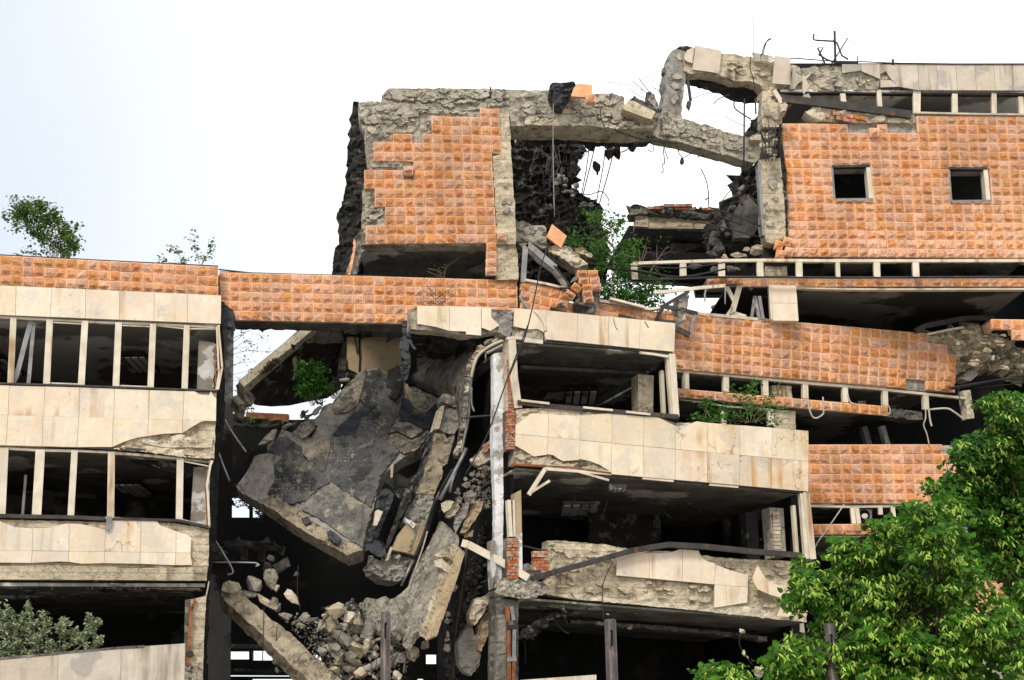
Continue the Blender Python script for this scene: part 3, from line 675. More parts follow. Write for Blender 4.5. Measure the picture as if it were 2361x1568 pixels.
# ragged slab soffit under the beam
ceiling(LW, PL, c('A3', '-400,735')[0], c('A3', '1760,745')[0], 7.0, M_ceil_d, th=8)
plate('soffit_edge', c('A3', '-400,705 0,712 500,718 1000,722 1700,738 1740,760 1400,742 900,740 300,730 -400,722'), PL, .4, M_conc_l, LW, off=-.3, rough=.10, cell=5, jag=2.5, step=6)
for i in range(8):
    x0 = i * 58 - 10 + R.uniform(-12, 12); y0 = 1152.8 + 700 * .2686
    plate('beam_stub', jagged(rect(x0, y0 + 2, x0 + R.uniform(12, 40), y0 + R.uniform(8, 18)), 2.5, 5, R), PL, .5, M_soot, LW, off=-.5, rough=.1, cell=5)
plate('second_soffit', c('A3', '-400,790 300,800 1500,770 1700,790 1690,850 1200,830 700,830 -400,850'), Pl(PL.n, Vector((0, 43.7, 0)) + PL.n * 2.2), .5, M_ceil_d, LW, rough=.25, cell=8, jag=4)
# right end column and pipes
plate('column', c('A3', '1640,850 1765,820 1790,690 1800,700 1770,850 1755,1100 1740,1560 1740,2500 1590,2500 1600,1450'), PL, .55, M_conc_b, LW, off=-.05, rough=.04, cell=9, jag=.6)
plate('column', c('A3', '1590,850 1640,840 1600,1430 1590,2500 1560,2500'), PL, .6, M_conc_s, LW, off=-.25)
bar('drainpipe', c('A3', '1645,900 1625,1200 1612,1425'), PL, .09, .08, M_rust, LW, off=.05)
bar('drainpipe', c('A3', '1670,850 1650,950'), PL, .06, .06, M_rust, LW, off=.05)
plate('column_foot', c('A3', '1585,1440 1640,1430 1740,1450 1740,2500 1580,2500'), PL, .6, M_conc, LW, off=.03, rough=.12, cell=6, jag=2)
plate('pipe_clamp', c('A3', '1595,1300 1650,1295 1665,1330 1640,1350 1595,1330'), PL, .1, M_metal, LW, off=.1)
plate('ground_floor_wall', c('D', '-260,1560 480,1530 480,1925 -260,1925'), Pl(PL.n, Vector((0, 43.7, 0)) + PL.n * 1.2), .3, M_black, LW)
plate('end_wall', c('D', '-70,580 -130,580 -130,1925 -70,1925'), PL, 7.5, M_black, LW, off=-.3)
# burnt right flank of the wing
plate('end_flank', c('D', '499,740 512,720 518,800 520,960 508,1000 500,1230 486,1330 476,1560 490,1925 470,1925 470,1380 484,1200 492,905'), PL, 6.5, M_black, LW, off=-.25, rough=.06, cell=7, jag=2)
# low front wall of cream slabs
FW = thing('terrace_wall', at(160, 1800, 39.5), 'low cream slab wall rising to the right below the silver-green shrub at bottom left', 'wall')
PF = V(41.0, .12)
plate('wall_core', c('A3', '-500,1430 0,1375 1580,1240 1575,2700 -500,2700'), PF, .3, M_conc_g, FW, off=-.06)
panels(FW, PF, c('A3', '-300,1390 0,1366 900,1285 1050,1268 1590,1231'), c('A3', '-300,2000 1590,2000'), [-66, 0, 134, 279.5, 427], [-66, 0, 131, 276, 423.5], M_cream_g, off=.0)
bar('coping', c('A3', '-300,1386 0,1362 900,1281 1050,1268 1240,1258'), PF, .06, .35, M_conc_s, FW, off=.02)

# ================================================================== TOWER BLOCK (upper left) and tiled bridge band
TB = thing('tower_block', Vector((-1, 44, 0)), 'broken tower fragment at upper centre with orange stone tiles and a bare concrete crown', 'building')
face = c('A4', '455,210 560,197 635,205 642,160 660,130 700,98 850,99 1000,97 1250,98 1480,100 1700,108 1965,122 1965,690 1640,690 1640,400 1640,395 1655,700 1690,1150 1540,1330 1000,1332 520,1330 500,1250 480,1150 490,1000 485,900 530,720 510,600 505,430 470,380 455,300')
face = c('A4', '455,210 560,197 635,205 642,160 660,130 700,98 850,99 1000,97 1250,98 1480,100 1640,106 1640,395 1655,700 1690,1150 1690,1330 1000,1332 520,1330 500,1250 480,1150 490,1000 485,900 530,720 510,600 505,430 470,380 455,300')
plate('concrete_wall', face, PT, .55, M_conc, TB, off=-.06, rough=.085, cell=5.5, jag=1.5, step=6, rs=2.2)
# flaking render courses near the crown
for s_ in ('640,160 760,110 1100,118 1450,120 1640,130 1640,178 1400,185 1100,180 900,195 700,190', '460,240 700,215 1000,225 1380,205 1640,190 1640,235 1400,265 1200,300 940,290 930,400 760,370 520,385 470,350',
           '520,395 700,380 930,400 880,450 700,450 600,500 520,490', '560,665 800,680 800,720 560,718', '500,1040 655,1030 650,1090 600,1120 520,1110', '1545,640 1640,620 1660,900 1680,1100 1640,1140 1560,1000'):
    plate('render_patch', c('A4', s_), PT, .2, M_conc, TB, off=.0, rough=.09, cell=5, jag=2.2, step=7, rs=2.6)
keepT = c('A4', '1037,300 1110,305 1405,335 1405,268 1562,268 1562,480 1580,540 1580,625 1507,625 1545,1240 1545,1325 515,1330 510,1178 665,1178 665,1025 583,1022 576,875 495,872 495,723 735,723 810,800 890,800 890,660 565,657 560,508 713,508 713,445 878,445 880,515 950,515 950,456 1026,456 1026,398 1037,398')
tiles(TB, PT, c('A4', '488,240 1560,270 1622,1320 517,1328'), 14, 15, keep=keepT, seed=5, limit=200)
tiles(TB, PT, c('A4', '1462,1322 1540,1320 1540,1570 1452,1572'), 1, 4, seed=6)
tile3(TB, PT, *c('A4', '1582,1280')[0], 21, 20, rot=-.12, seed=3); tile3(TB, PT, *c('A4', '852,765')[0], 22, 20, rot=0, off=.12, seed=8)
plate('pier', c('A4', '1540,1330 1690,1330 1705,1568 1540,1568') [:2] + c('B3', '385,480 390,705 195,712 190,500'), PT, .6, M_conc_b, TB, off=-.05, rough=.05, cell=8, jag=.7)
plate('pier', c('A4', '1562,300 1640,310 1660,700 1690,1150 1690,1330 1545,1330 1530,1000 1510,640 1580,620'), PT, .6, M_conc_b, TB, off=.05, rough=.06, cell=7, jag=1.4)
ceiling(TB, PT, c('A4', '480,1328')[0], c('A4', '1470,1322')[0], 6, M_ceil_d, th=5)
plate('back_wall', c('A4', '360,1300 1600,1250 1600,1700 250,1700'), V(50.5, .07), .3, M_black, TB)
# torn left flank
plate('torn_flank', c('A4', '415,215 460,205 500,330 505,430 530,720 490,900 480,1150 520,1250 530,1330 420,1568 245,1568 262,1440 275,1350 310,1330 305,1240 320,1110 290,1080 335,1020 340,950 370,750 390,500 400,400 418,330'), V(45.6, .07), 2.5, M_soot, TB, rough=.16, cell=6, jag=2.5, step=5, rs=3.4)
plate('flank_edge', c('A4', '520,1240 540,1330 480,1400 420,1568 350,1568 400,1400 420,1280 470,1200'), PT, .5, M_conc_g, TB, off=-.1, rough=.2, cell=6, jag=3)
for i, s_ in enumerate(('425,1285 415,1330 425,1340 400,1440 375,1568 395,1568 420,1440 440,1340',)):
    plate('flank_stone', c('A4', s_), PT, .3, M_tile_flat, TB, off=.05, rough=.08, cell=5, jag=1.5)
# band that bridges the gap
plate('band_wall', c('D', '505,630 850,634 1190,648 1195,752 940,750 540,740 520,712 505,700'), PB, .7, M_conc_s, TB, off=-.05)
tiles(TB, PB, c('D', '506,628.5 1191,647 1196,753 508,738'), 29, 5, keep=c('D', '500,626 1194,640 1194,756 538,746 530,715 512,712 512,700 500,700'), seed=9, limit=130)
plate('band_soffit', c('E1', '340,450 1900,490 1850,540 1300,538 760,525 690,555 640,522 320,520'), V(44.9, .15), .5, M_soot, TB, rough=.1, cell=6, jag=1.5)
bar('band_cap', c('D', '507,628 700,634 850,637'), PB, .05, .3, M_metal, TB, off=.03)
flakes(TB, PT, c('A4', '470,230 640,215 700,110 1640,120 1640,390 1560,300 1560,265 1405,262 1400,325 1040,295 1020,395 940,450 870,440 710,440 700,500 560,505 520,600 510,400'), 85, 24, 31, off=.02)
flakes(TB, PT, c('A4', '1560,640 1640,500 1680,1130 1560,1230 1530,1000'), 14, 16, 32, off=.06, tall=.9)
flakes(TB, PT, c('A4', '490,880 575,880 580,1030 660,1040 655,1170 510,1170'), 10, 16, 33, off=.02)
# roof beam over the shell hole, hanging out from the tower
beam = c('B1', '-135,405 200,410 300,405 400,430 540,432 700,442 780,470 785,560 830,640 1020,640 1030,660 1018,705 700,715 400,692 0,688 -125,690 -135,405')
plate('roof_beam', beam, V(44.0, .07), 1.1, M_conc, TB, off=-.04, rough=.07, cell=6, jag=1.8, rs=1.9)
for s_ in ('0,600 400,610 700,690 1010,690 1015,712 700,712 400,690 0,685', '0,500 220,520 240,600 0,590', '300,500 480,490 690,560 680,600 520,640 330,610', '560,440 700,445 775,475 700,520 580,500'):
    plate('render_patch', c('B1', s_), V(44.0, .07), .2, M_conc_l if '600 400' in s_ else M_conc, TB, off=.02, rough=.07, cell=5, jag=2, step=7, rs=2.6)

flakes(TB, V(44.0, .07), c('B1', '-120,420 190,420 400,440 700,450 770,480 780,560 830,645 1000,645 1010,700 700,705 0,680 -120,685'), 60, 26, 34, off=.02)
# ================================================================== RIGHT TOWER
RT = thing('tiled_block', Vector((9, 47, 0)), 'right-hand upper block clad in orange tiles with two square black window holes', 'building')
wA = c('B2', '640,1113 937,1108 960,1374 660,1377'); wB = c('B2', '1555,1128 1855,1128 1880,1387 1575,1390')
bk = c('B2', '212,772 760,772 860,700 1290,700 2500,718 2500,1832 308,1822')
plate('block_wall', bk, PTR, .6, M_conc_g, RT, off=-.05, holes=(wA, wB), rough=.05, cell=12, jag=1)
keepR = c('B2', '200,770 752,770 757,832 920,834 995,834 995,765 1065,765 1065,832 1285,832 1289,698 2600,718 2600,1838 300,1822')
def grow(p, d):
    cx = sum(q[0] for q in p) / 4; cy = sum(q[1] for q in p) / 4
    return [(cx + (x - cx) * (1 + d), cy + (y - cy) * (1 + d)) for x, y in p]
tiles(RT, PTR, c('B2', '212,705 2310,722 2385,1834 308,1818'), 27, 16, keep=keepR, holes=(wA, wB), seed=11, limit=298)
tile3(RT, PTR, *c('B2', '962,860')[0], 22, 22, rot=.03, off=.14, seed=2)
for wn in (wA, wB):
    f = bar('window_frame', [wn[0], wn[1]], PTR, .08, .2, M_metal, RT, off=.06)
    bar('jamb', [lerp2(wn[1], wn[0], .04), lerp2(wn[2], wn[3], .04)], PTR, .14, .3, M_frame, f, off=.04)
    bar('jamb', [wn[0], wn[3]], PTR, .07, .3, M_grey_metal, f, off=.04)
    bar('sill', [wn[3], wn[2]], PTR, .09, .35, M_grey_metal, f, off=.08)
for s_ in ('1730,1388 1765,1370 1775,1385', '1795,1385 1830,1372 1835,1385'):
    plate('glass_shard', c('B2', s_), PTR, .02, M_white, RT, off=-.1)
# crown: cream panels, bare concrete, window strip
plate('crown_wall', c('B2', '300,295 380,325 390,350 560,320 700,322 730,330 2500,322 2500,520 1000,522 700,520 440,510 300,512'), PTR, .6, M_conc_b, RT, off=-.04, rough=.10, cell=7, jag=1.2, skip=(6,))
plate('crown_patch', c('B2', '390,350 560,322 715,325 720,385 860,372 1010,430 1010,500 700,520 560,500 470,420 460,375'), PTR, .2, M_conc, RT, off=.02, rough=.16, cell=6, jag=2)
flakes(RT, PTR, c('B2', '310,310 390,355 560,325 712,325 718,390 860,380 1000,430 1005,500 700,518 310,510'), 22, 22, 35, off=.08)
panels(RT, PTR, c('B2', '715,316 1015,315 1600,320 2600,318'), c('B2', '715,385 860,366 1000,425 1018,432 1020,365 1060,370 1100,430 1160,490 1310,517 2600,522'),
       [y for y, _ in c('B2', '717,0 865,0 1013,0 1158,0 1308,0 1455,0 1605,0 1755,0 1903,0 2053,0 2200,0 2350,0')], [y for y, _ in c('B2', '718,0 868,0 1018,0 1168,0 1320,0 1475,0 1622,0 1770,0 1920,0 2065,0 2215,0 2365,0')], M_cream_g)
plate('cream_panel', c('B2', '1018,440 1100,440 1160,490 1020,495'), PTR, .05, M_cream_g, RT, off=.07)
plate('cream_panel', c('B2', '330,345 465,378 470,400 430,440 370,470 340,515 305,512'), PTR, .05, M_cream_g, RT, off=.12)
plate('cream_panel', c('B2', '402,400 455,495 412,563 400,540'), PTR, .05, M_cream_g, RT, off=.20)
plate('cream_panel', c('B2', '180,272 298,288 302,500 158,488'), PTR, .05, M_cream_g, RT, off=.3)
plate('cream_panel', c('B2', '0,245 165,275 160,330 90,315 20,318'), PTR, .05, M_cream_g, RT, off=.3)
bar('roof_cable', c('B2', '160,278 350,272 570,290 660,295 900,300 1120,310 1600,316 2400,315'), PTR, .03, .03, M_cable, RT, off=.12)
for s_, w_ in (('440,540 470,610', .2), ('728,535 745,655', .17), ('1012,495 1025,695', .15), ('1297,500 1300,690', .14), ('1325,505 1322,692', .13), ('1608,535 1610,700', .18), ('1915,530 1918,708', .16), ('2125,560 2135,712', .16), ('2400,560 2405,715', .16)):
    bar('mullion', c('B2', s_), PTR, w_, .12, M_frame, RT, off=-.02)
bar('window_frame', c('B2', '1005,497 1300,500'), PTR, .05, .1, M_metal, RT, off=.0)
bar('window_rail', c('B2', '170,525 700,522 1300,530 2400,540'), PTR, .06, .2, M_metal, RT, off=-.05)
bar('window_sill', c('B2', '1290,697 1750,708 2500,716'), PTR, .06, .45, M_cream_g, RT, off=.12)
ceiling(RT, PTR, c('B2', '240,522')[0], c('B2', '2600,528')[0], 6, M_ceil)
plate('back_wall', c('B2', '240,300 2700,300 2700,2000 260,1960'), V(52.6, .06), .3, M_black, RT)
plate('roof_slab', c('B2', '250,400 2600,330 2600,345 250,420'), PTR, 6.2, M_conc_g, RT, off=-.5)
tag(bar('fallen_rail', c('B2', '185,575 190,590 640,640 1250,722'), PTR, .26, .12, M_metal, None, off=.22), 'long dark metal rail slumped across the top window strip of the tiled block', 'metal rail')
BB = thing('brick_ledge', PTR(*c('B2', '900,780')[0]), 'jagged ledge of broken brick and mortar tilted under the top windows of the tiled block', 'broken ledge')
plate('mortar', c('B2', '425,690 490,650 560,655 900,700 1280,735 1285,775 1000,770 900,775 700,765 520,765 470,740'), PTR, .5, M_conc_l, BB, off=.10, rough=.16, cell=5, jag=2)
brickwork(BB, PTR, *c('B2', '590,678')[0], *c('B2', '1010,770')[0], 3, 8, random.Random(4), off=.18, slope=.19, skip=.35, keep=c('B2', '560,670 800,700 1060,740 1060,775 760,765 600,740'))
# left jamb column of the block
JC = thing('cracked_column', PTR(1775, 600), 'tall concrete column with a shattered middle and rust stain left of the tiled block', 'column')
plate('corner_backing', c('B4', '900,-60 1110,-60 1110,300 900,300'), PTR, .4, M_soot, JC, off=-.3)
for k, s_ in enumerate(('997,180', '1060,155', '1005,255', '1068,240')): tile3(JC, PTR, *c('B4', s_)[0], 20, 21, rot=(-.22, -.3, -.2, -.28)[k], off=.22 + .04 * k, tilt=.12, seed=k + 3)
plate('upper_shaft', c('B1', '1850,440 1930,400 1920,440 2005,560 2005,680 1985,700 1980,720 1850,720 1840,700 1842,560'), PTR, .6, M_conc_b, JC, off=.2, rough=.06, cell=7, jag=1)
plate('shattered_joint', c('B1', '1850,715 1975,715 1985,860 1990,965 1830,975 1850,900 1870,800'), PTR, .6, M_conc_s, JC, off=.05, rough=.25, cell=4, jag=3, step=5)
plate('lower_shaft', c('B1', '1822,975 1990,960 2010,1150 2030,1400 2035,1568 1840,1568 1835,1300') [:5] + c('B4', '1050,0 1055,120 960,165 905,150') + c('B1', '1850,1480 1850,1300'), PTR, .6, M_conc_b, JC, off=.2, rough=.05, cell=8, jag=1)
plate('metal_edge', c('B1', '1812,1000 1830,990 1865,1500 1870,1568 1850,1568 1830,1300'), PTR, .3, M_grey_metal, JC, off=.22)
plate('black_joint', c('B1', '1975,700 2000,690 2010,860 2040,1080 2050,1568 2062,1700 2040,1700 2025,1400 2000,1060 1980,900'), PTR, .3, M_soot, JC, off=.2, rough=.08, cell=6, jag=2)
flakes(JC, PTR, c('B1', '1850,480 2000,560 2000,690 1850,715'), 8, 16, 36, off=.24, tall=1.2)
flakes(JC, PTR, c('B1', '1840,990 1985,975 2020,1200 2030,1540 1850,1540'), 16, 18, 37, off=.24, tall=1.2)
for k in range(14):
    x, y = in_poly(c('B1', '1850,740 1970,740 1980,960 1850,960'), R)
    rock('joint_chunk', x, y, R.uniform(8, 18), R.uniform(6, 13), 46.0, M_conc_l, parent=JC)
for k in range(5):
    wire('rebar', 'B1', f'{1860 + k * 26},690 {1855 + k * 27},780 {1862 + k * 25},870 {1858 + k * 27},970', 45.9, .014, M_rebar, JC)
# ================================================================== RIGHT LOWER FLOORS (sagging bands)
RL = thing('sagging_floors', Vector((11, 47.5, 0)), 'sagging tiled floor bands below the tiled block, behind the cream balcony fronts', 'building')
plate('band_wall', c('B4', '150,700 370,715 1060,778 1960,852') + c('D4', '1180,275 1340,345 1430,430 1440,570 1380,720 1190,715 1030,700 0,615') + c('B4', '190,1130 140,1120'), PM, .6, M_conc_g, RL, off=-.05)
keepM = c('B4', '100,690 370,700 1060,765 1960,838') + c('D4', '1178,263 1183,338 1337,338 1340,412 1422,416 1436,568 1377,570 1364,722 1188,716 1188,642 1032,634 1032,704 0,616') + c('B4', '190,1135 100,1130')
tiles(RL, PM, [(1528.7, 716), (2207.5, 776), (2199, 905.5), (1528.7, 849)], 30, 6, keep=keepM, seed=21, limit=170)
tile3(RL, PM, *c('D4', '1335,605')[0], 23, 21, rot=-.02, off=.1, seed=5); tile3(RL, PM, *c('D4', '1325,680')[0], 23, 21, rot=-.14, off=.1, seed=6)
tiles(RL, PM, c('D', '1535,894 2046,937.5 2046,959.5 1535,914'), 23, 1, seed=22)
plate('strip_core', c('D', '1535,896 2046,940 2046,957 1535,912'), PM, .5, M_conc_g, RL, off=-.05)
tiles(RL, PTR, c('B4', '700,420 2960,410 2960,484 700,486'), 30, 1, seed=23)
plate('strip_core', c('B4', '440,430 2960,414 2960,482 450,483'), PTR, .5, M_conc_g, RL, off=-.05)
for i, (x, y, r_) in enumerate(((478, 452, .04), (545, 448, .05), (615, 446, .03), (672, 445, 0))):
    tile3(RL, PTR, *c('B4', f'{x},{y}')[0], 21, 17, rot=r_ + .04, off=.14, tilt=.2, seed=i)
# window strip under the tiled block
ts = c('B4', '-140,305 0,298 560,280 900,278 1470,283 2960,282'); bs = c('B4', '-140,430 0,420 560,405 900,405 1470,410 2960,405')
PS = V(45.6, .06)
bar('window_rail', ts, PS, .09, .12, M_frame, RL, off=.05)
for x, y in ((-128, -118), (257, 260), (560, 562), (860, 864), (1166, 1170), (1469, 1474), (1775, 1780), (2080, 2086)):
    (a, _), (b, _) = c('B4', f'{x},0 {y},0'); bar('mullion', [(a, yon(ts, a)), (b, yon(bs, b))], PS, .2 if x != 1469 else .13, .12, M_frame, RL, off=.04)
bar('window_rail', [p for p in bs], PS, .04, .12, M_metal, RL, off=.03)
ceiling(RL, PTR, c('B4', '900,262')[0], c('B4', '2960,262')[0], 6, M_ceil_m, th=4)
plate('soffit_crumbs', c('B4', '1110,252 1400,255 1960,255 1960,272 1500,268 1110,268'), PTR, .4, M_conc_l, RL, off=-.05, rough=.1, cell=4, jag=1.5)
plate('pier', c('B4', '920,300 1090,300 1095,410 920,410'), PTR, .5, M_conc_b, RL, off=-.3, rough=.04, cell=8, jag=1)
plate('pier', c('B4', '1705,310 1770,310 1770,405 1705,405'), PTR, .5, M_peel, RL, off=-1.2)
# cream pier panel and the wide dark opening
plate('cream_panel', c('B4', '935,480 1138,485 1148,621 940,620'), PTR, .3, M_cream, RL, off=.12)
plate('cream_panel', c('B4', '940,622 1148,623 1158,760 950,757'), PTR, .3, M_cream, RL, off=.12)
bar('corner_trim', c('B4', '930,482 948,752'), PTR, .07, .2, M_frame, RL, off=.16)
bar('lintel', c('B4', '1140,490 1500,500 1800,503 2960,500'), PTR, .06, .2, M_frame, RL, off=.0)
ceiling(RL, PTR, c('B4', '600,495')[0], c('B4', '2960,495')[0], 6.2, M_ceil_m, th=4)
bar('sill', c('B4', '370,700 600,722 950,755 1065,765'), PM, .09, .25, M_frame, RL, off=.10)
bar('sill', c('B4', '-330,600 -60,670')[:2], PB, .07, .25, M_frame, RL, off=.35)
# band going up to the left behind the cream balcony
plate('rising_band', c('B3', '402,735 820,815 850,920 1110,935 1640,1000 1770,1030 1770,1150 405,1100'), PB, .5, M_conc_g, RL, off=-.05)
tiles(RL, PB, c('B3', '405,725 1800,1052 1800,1340 405,990'), 16, 3, keep=c('B3', '402,720 800,800 835,905 1105,925 1640,1000 1790,1030 1790,1110 1600,1095 1000,1050 400,985'), seed=24, off=.0)
bar('sill', c('B3', '445,728 620,760 825,808'), PB, .07, .2, M_frame, RL, off=.15)
bar('sill', c('B3', '1110,915 1300,945 1560,990 1650,975'), PB, .07, .2, M_frame, RL, off=.15)
# window strip 2
t2 = c('B4', '190,1143 580,1178 1215,1240 1840,1290') + c('D4', '870,706 1170,738 1490,772'); b2 = c('B4', '140,1275 580,1307 900,1338 1210,1362 1830,1418') + c('D4', '880,832 1170,850')
PM2 = Pl(PM.n, Vector((0, 43.75, 0)) + PM.n * .1)
bar('window_rail', t2, PM2, .08, .12, M_frame, RL, off=.05)
for x, y in ((262, 268), (278, 282), (592, 594), (900, 904), (1213, 1217), (1525, 1530), (1838, 1843)):
    (a, _), (b, _) = c('B4', f'{x},0 {y},0'); bar('mullion', [(a, yon(t2, a)), (b, yon(b2, b))], PM2, .19 if x > 270 else .06, .12, M_frame, RL, off=.04)
(a, _), (b, _) = c('D4', '1177,0 1183,0'); bar('mullion', [(a, yon(t2, a)), (b, 691.7 + 860 * .2941)], PM2, .2, .12, M_frame, RL, off=.04)
ceiling(RL, PM, c('B4', '140,1128')[0], c('D4', '1380,720')[0], 6, M_ceil_d, th=5)
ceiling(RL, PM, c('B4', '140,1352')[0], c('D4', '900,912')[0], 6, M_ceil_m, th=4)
plate('pier', c('B4', '985,1240 1140,1248 1150,1350 1000,1340'), PM, .5, M_conc_b, RL, off=-.25, rough=.05, cell=7, jag=1)
for k in range(3): bar('rebar', c('B4', f'{1020 + k * 32},1248 {1024 + k * 32},1338'), PM, .03, .03, M_rust, RL, off=-.15)
plate('pier', c('B4', '985,1440 1160,1450 1165,1568 990,1568') [:2] + c('D4', '185,1020 10,1010'), PM, .5, M_conc_b, RL, off=-.15, rough=.05, cell=7, jag=1)
plate('pier', c('D4', '790,735 850,735 850,830 790,830'), PM, .4, M_conc_b, RL, off=-1.0, rough=.05, cell=7)
bar('lower_lintel', c('B4', '215,1355 450,1385 600,1415 960,1440'), PM, .05, .1, M_frame, RL, off=-.1)
bar('mullion', c('B4', '588,1415 595,1568'), PM, .14, .1, M_frame, RL, off=-.1); bar('mullion', c('B4', '958,1435 965,1568'), PM, .2, .1, M_frame, RL, off=-.1)
bar('prop', c('D4', '868,930 925,1130'), PM, .2, .2, M_conc_s, RL, off=-1.2); bar('prop', c('D4', '985,935 1045,1135'), PM, .18, .18, M_conc_g, RL, off=-1.0)
# broken right end of the band
RE = TE = thing('torn_band_end', PM(*c('D4', '1600,560')[0]), 'crumbling layered masonry at the torn right end of the long tiled band', 'masonry')
plate('masonry', c('D4', '1178,290 1460,225 1560,190 1690,215 1760,280 1880,330 1952,380 2050,420 2050,600 1900,585 1880,545 1700,540 1680,470 1600,540 1580,570 1430,560 1420,430 1330,410 1330,340 1240,345'), PM, .8, M_conc_t, TE, off=.0, rough=.45, cell=5, jag=3, step=6, rs=1.8)
for k in range(34):
    x, y = in_poly(c('D4', '1240,345 1460,240 1560,200 1700,230 1880,340 2050,440 2050,590 1900,560 1700,520 1600,530 1450,540 1420,430 1340,410'), R)
    rock('broken_chunk', x, y, R.uniform(10, 30), R.uniform(6, 15), 48.3 + R.uniform(-.2, .5), M_conc_t, R, rot=R.uniform(-.1, .4), dp=14, parent=RE)
tiles(RL, PTR, c('D4', '1690,152 2160,160 2170,400 1710,390'), 6, 3, keep=c('D4', '1685,150 2200,150 2200,400 1868,300 1860,228 1775,226 1775,222 1690,222'), seed=25, off=-1.0 + 1.0)
tile3(RL, PM, *c('D4', '1650,225')[0], 25, 22, rot=.65, off=.2, seed=4, tilt=.2)
tile3(RL, PM, *c('D4', '1815,262')[0], 24, 22, rot=.04, off=.4, seed=7)
plate('torn_band_block', c('D4', '1440,620 1500,560 1570,545 1585,590 1520,640'), PM, .5, M_conc_g, RL, off=.1, rough=.1, cell=6, jag=1)
bar('bent_rail', c('D4', '1080,252 1150,215 1430,160 1500,153 1690,152'), PM, .16, .14, M_metal, RL, off=.2)
bar('sill', c('D4', '1175,278 1330,245 1460,222'), PM, .07, .2, M_frame, RL, off=.15)
plate('strip_stub', c('D4', '885,850 1000,845 1170,870 1180,930 1100,935 885,905'), PM, .5, M_conc_s, RL, off=-.1, rough=.2, cell=6, jag=2.5)
plate('hanging_pier', c('D4', '1490,705 1545,700 1580,920 1525,925'), PM, .3, M_conc_l, RL, off=-.1, rough=.06, cell=6, jag=1)
# lower tiled floor behind the lime trees
plate('band_wall', c('D', '1840,1028 2420,1025 2420,1165 1850,1160'), PLT, .6, M_conc_g, RL, off=-.05)
tiles(RL, PLT, c('D', '1838,1025.5 2171,1025 2182,1162 1849,1160'), 14, 6, seed=26)
tiles(RL, PLT, c('D', '2171,1047 2405,1047 2412,1162 2182,1162'), 10, 5, seed=27)
tiles(RL, PLT, c('D3', '380,377 1180,375 1180,455 385,457'), 10, 1, seed=28)
plate('strip_core', c('D3', '380,380 2300,378 2300,452 385,454'), PLT, .5, M_conc_g, RL, off=-.05)
t3 = c('D3', '430,232 780,240 1350,230 2200,225')
bar('window_rail', t3, PLT, .07, .12, M_frame, RL, off=-.05)
for s_ in ('785,238 800,370', '820,240 838,370', '1095,235 1112,370', '1000,240 1005,300'): bar('mullion', c('D3', s_), PLT, .13, .1, M_frame, RL, off=-.05)
plate('fan_housing', c('D3', '838,250 955,250 955,345 845,345'), PLT, .25, M_grey_metal, RL, off=-.3)
plate('fan_ring', [(1729.3 + (893 + 45 * cos(t)) * .3014, 1095.2 + (300 + 45 * sin(t)) * .3014) for t in [i * pi / 8 for i in range(16)]], PLT, .1, M_black, RL, off=-.26)
plate('fan_hub', [(1729.3 + (893 + 24 * cos(t)) * .3014, 1095.2 + (305 + 20 * sin(t)) * .3014) for t in [i * pi / 6 for i in range(12)]], PLT, .1, M_frame, RL, off=-.2)
ceiling(RL, PLT, c('D', '1840,1163')[0], c('D', '2420,1163')[0], 6, M_ceil_d, th=4); ceiling(RL, PLT, c('D', '1845,1235')[0], c('D', '2420,1233')[0], 6, M_ceil_d, th=3)
bar('lower_lintel', c('D3', '460,460 700,462 1000,465'), PLT, .06, .1, M_frame, RL, off=-.1)
tiles(RL, PLT, c('D', '2150,1322 2420,1325 2420,1432 2150,1428'), 11, 5, seed=29)
plate('band_wall', c('D', '2100,1325 2500,1325 2500,1925 2100,1925'), PLT, .5, M_conc_g, RL, off=-.05)
plate('ground_floor_wall', c('D', '1800,1440 2100,1440 2100,1925 1800,1925'), PLT, .5, M_black, RL, off=-2)
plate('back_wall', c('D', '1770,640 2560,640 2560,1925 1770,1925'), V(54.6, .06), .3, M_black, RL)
plate('end_wall', c('D', '2480,400 2530,400 2530,1925 2480,1925'), PLT, 6, M_black, RL)

# ================================================================== CREAM BAY in front of the sagging floors
BY = thing('balcony_bay', Vector((4, 43.6, 0)), 'centre-right bay with cream slab fronts, two wide dark openings and bent window frames', 'building')
plate('band_wall', c('C1', '1660,165 1700,150 2156,160') + c('B3', '340,985 1780,1115 1770,1365 610,1255 330,1245 300,1190 200,1180') + c('C1', '2080,380 1960,350 1720,330 1660,320'), PR, .45, M_conc, BY, off=-.02, rough=.14, cell=7, jag=1.2)
plate('column_stub', c('B3', '135,985 330,985 330,1180 300,1230 200,1190 210,1130 135,1060'), PR, .4, M_conc_g, BY, off=.03, rough=.12, cell=5, jag=1.5)
panels(BY, PR, c('C1', '1690,150 1950,152 2156,157'), c('C1', '1690,288 1850,315 1950,345 2080,350 2080,372 2156,378'), [960.5, 1034.5, 1107.5], [960.5, 1034.5, 1108], M_cream)
plate('cream_panel', c('B3', '52,972 135,978 138,1060 210,1130 130,1180 52,1150'), PR, .05, M_cream, BY, off=.09)
pt_ = c('B3', '340,979 640,1000 1780,1112'); pb_ = c('B3', '335,1140 470,1168 550,1163 610,1192 620,1256 900,1282 1470,1340 1770,1366')
panels(BY, PR, pt_, pb_, [x for x, _ in c('B3', '342,0 628,0 908,0 1188,0 1468,0 1783,0')], [x for x, _ in c('B3', '335,0 612,0 902,0 1180,0 1460,0 1773,0')], M_cream, off=.1)
plate('lintel_break', c('B3', '335,1170 470,1170 560,1165 610,1200 610,1250 330,1240'), PR, .3, M_conc_l, BY, off=.05, rough=.1, cell=5, jag=1)
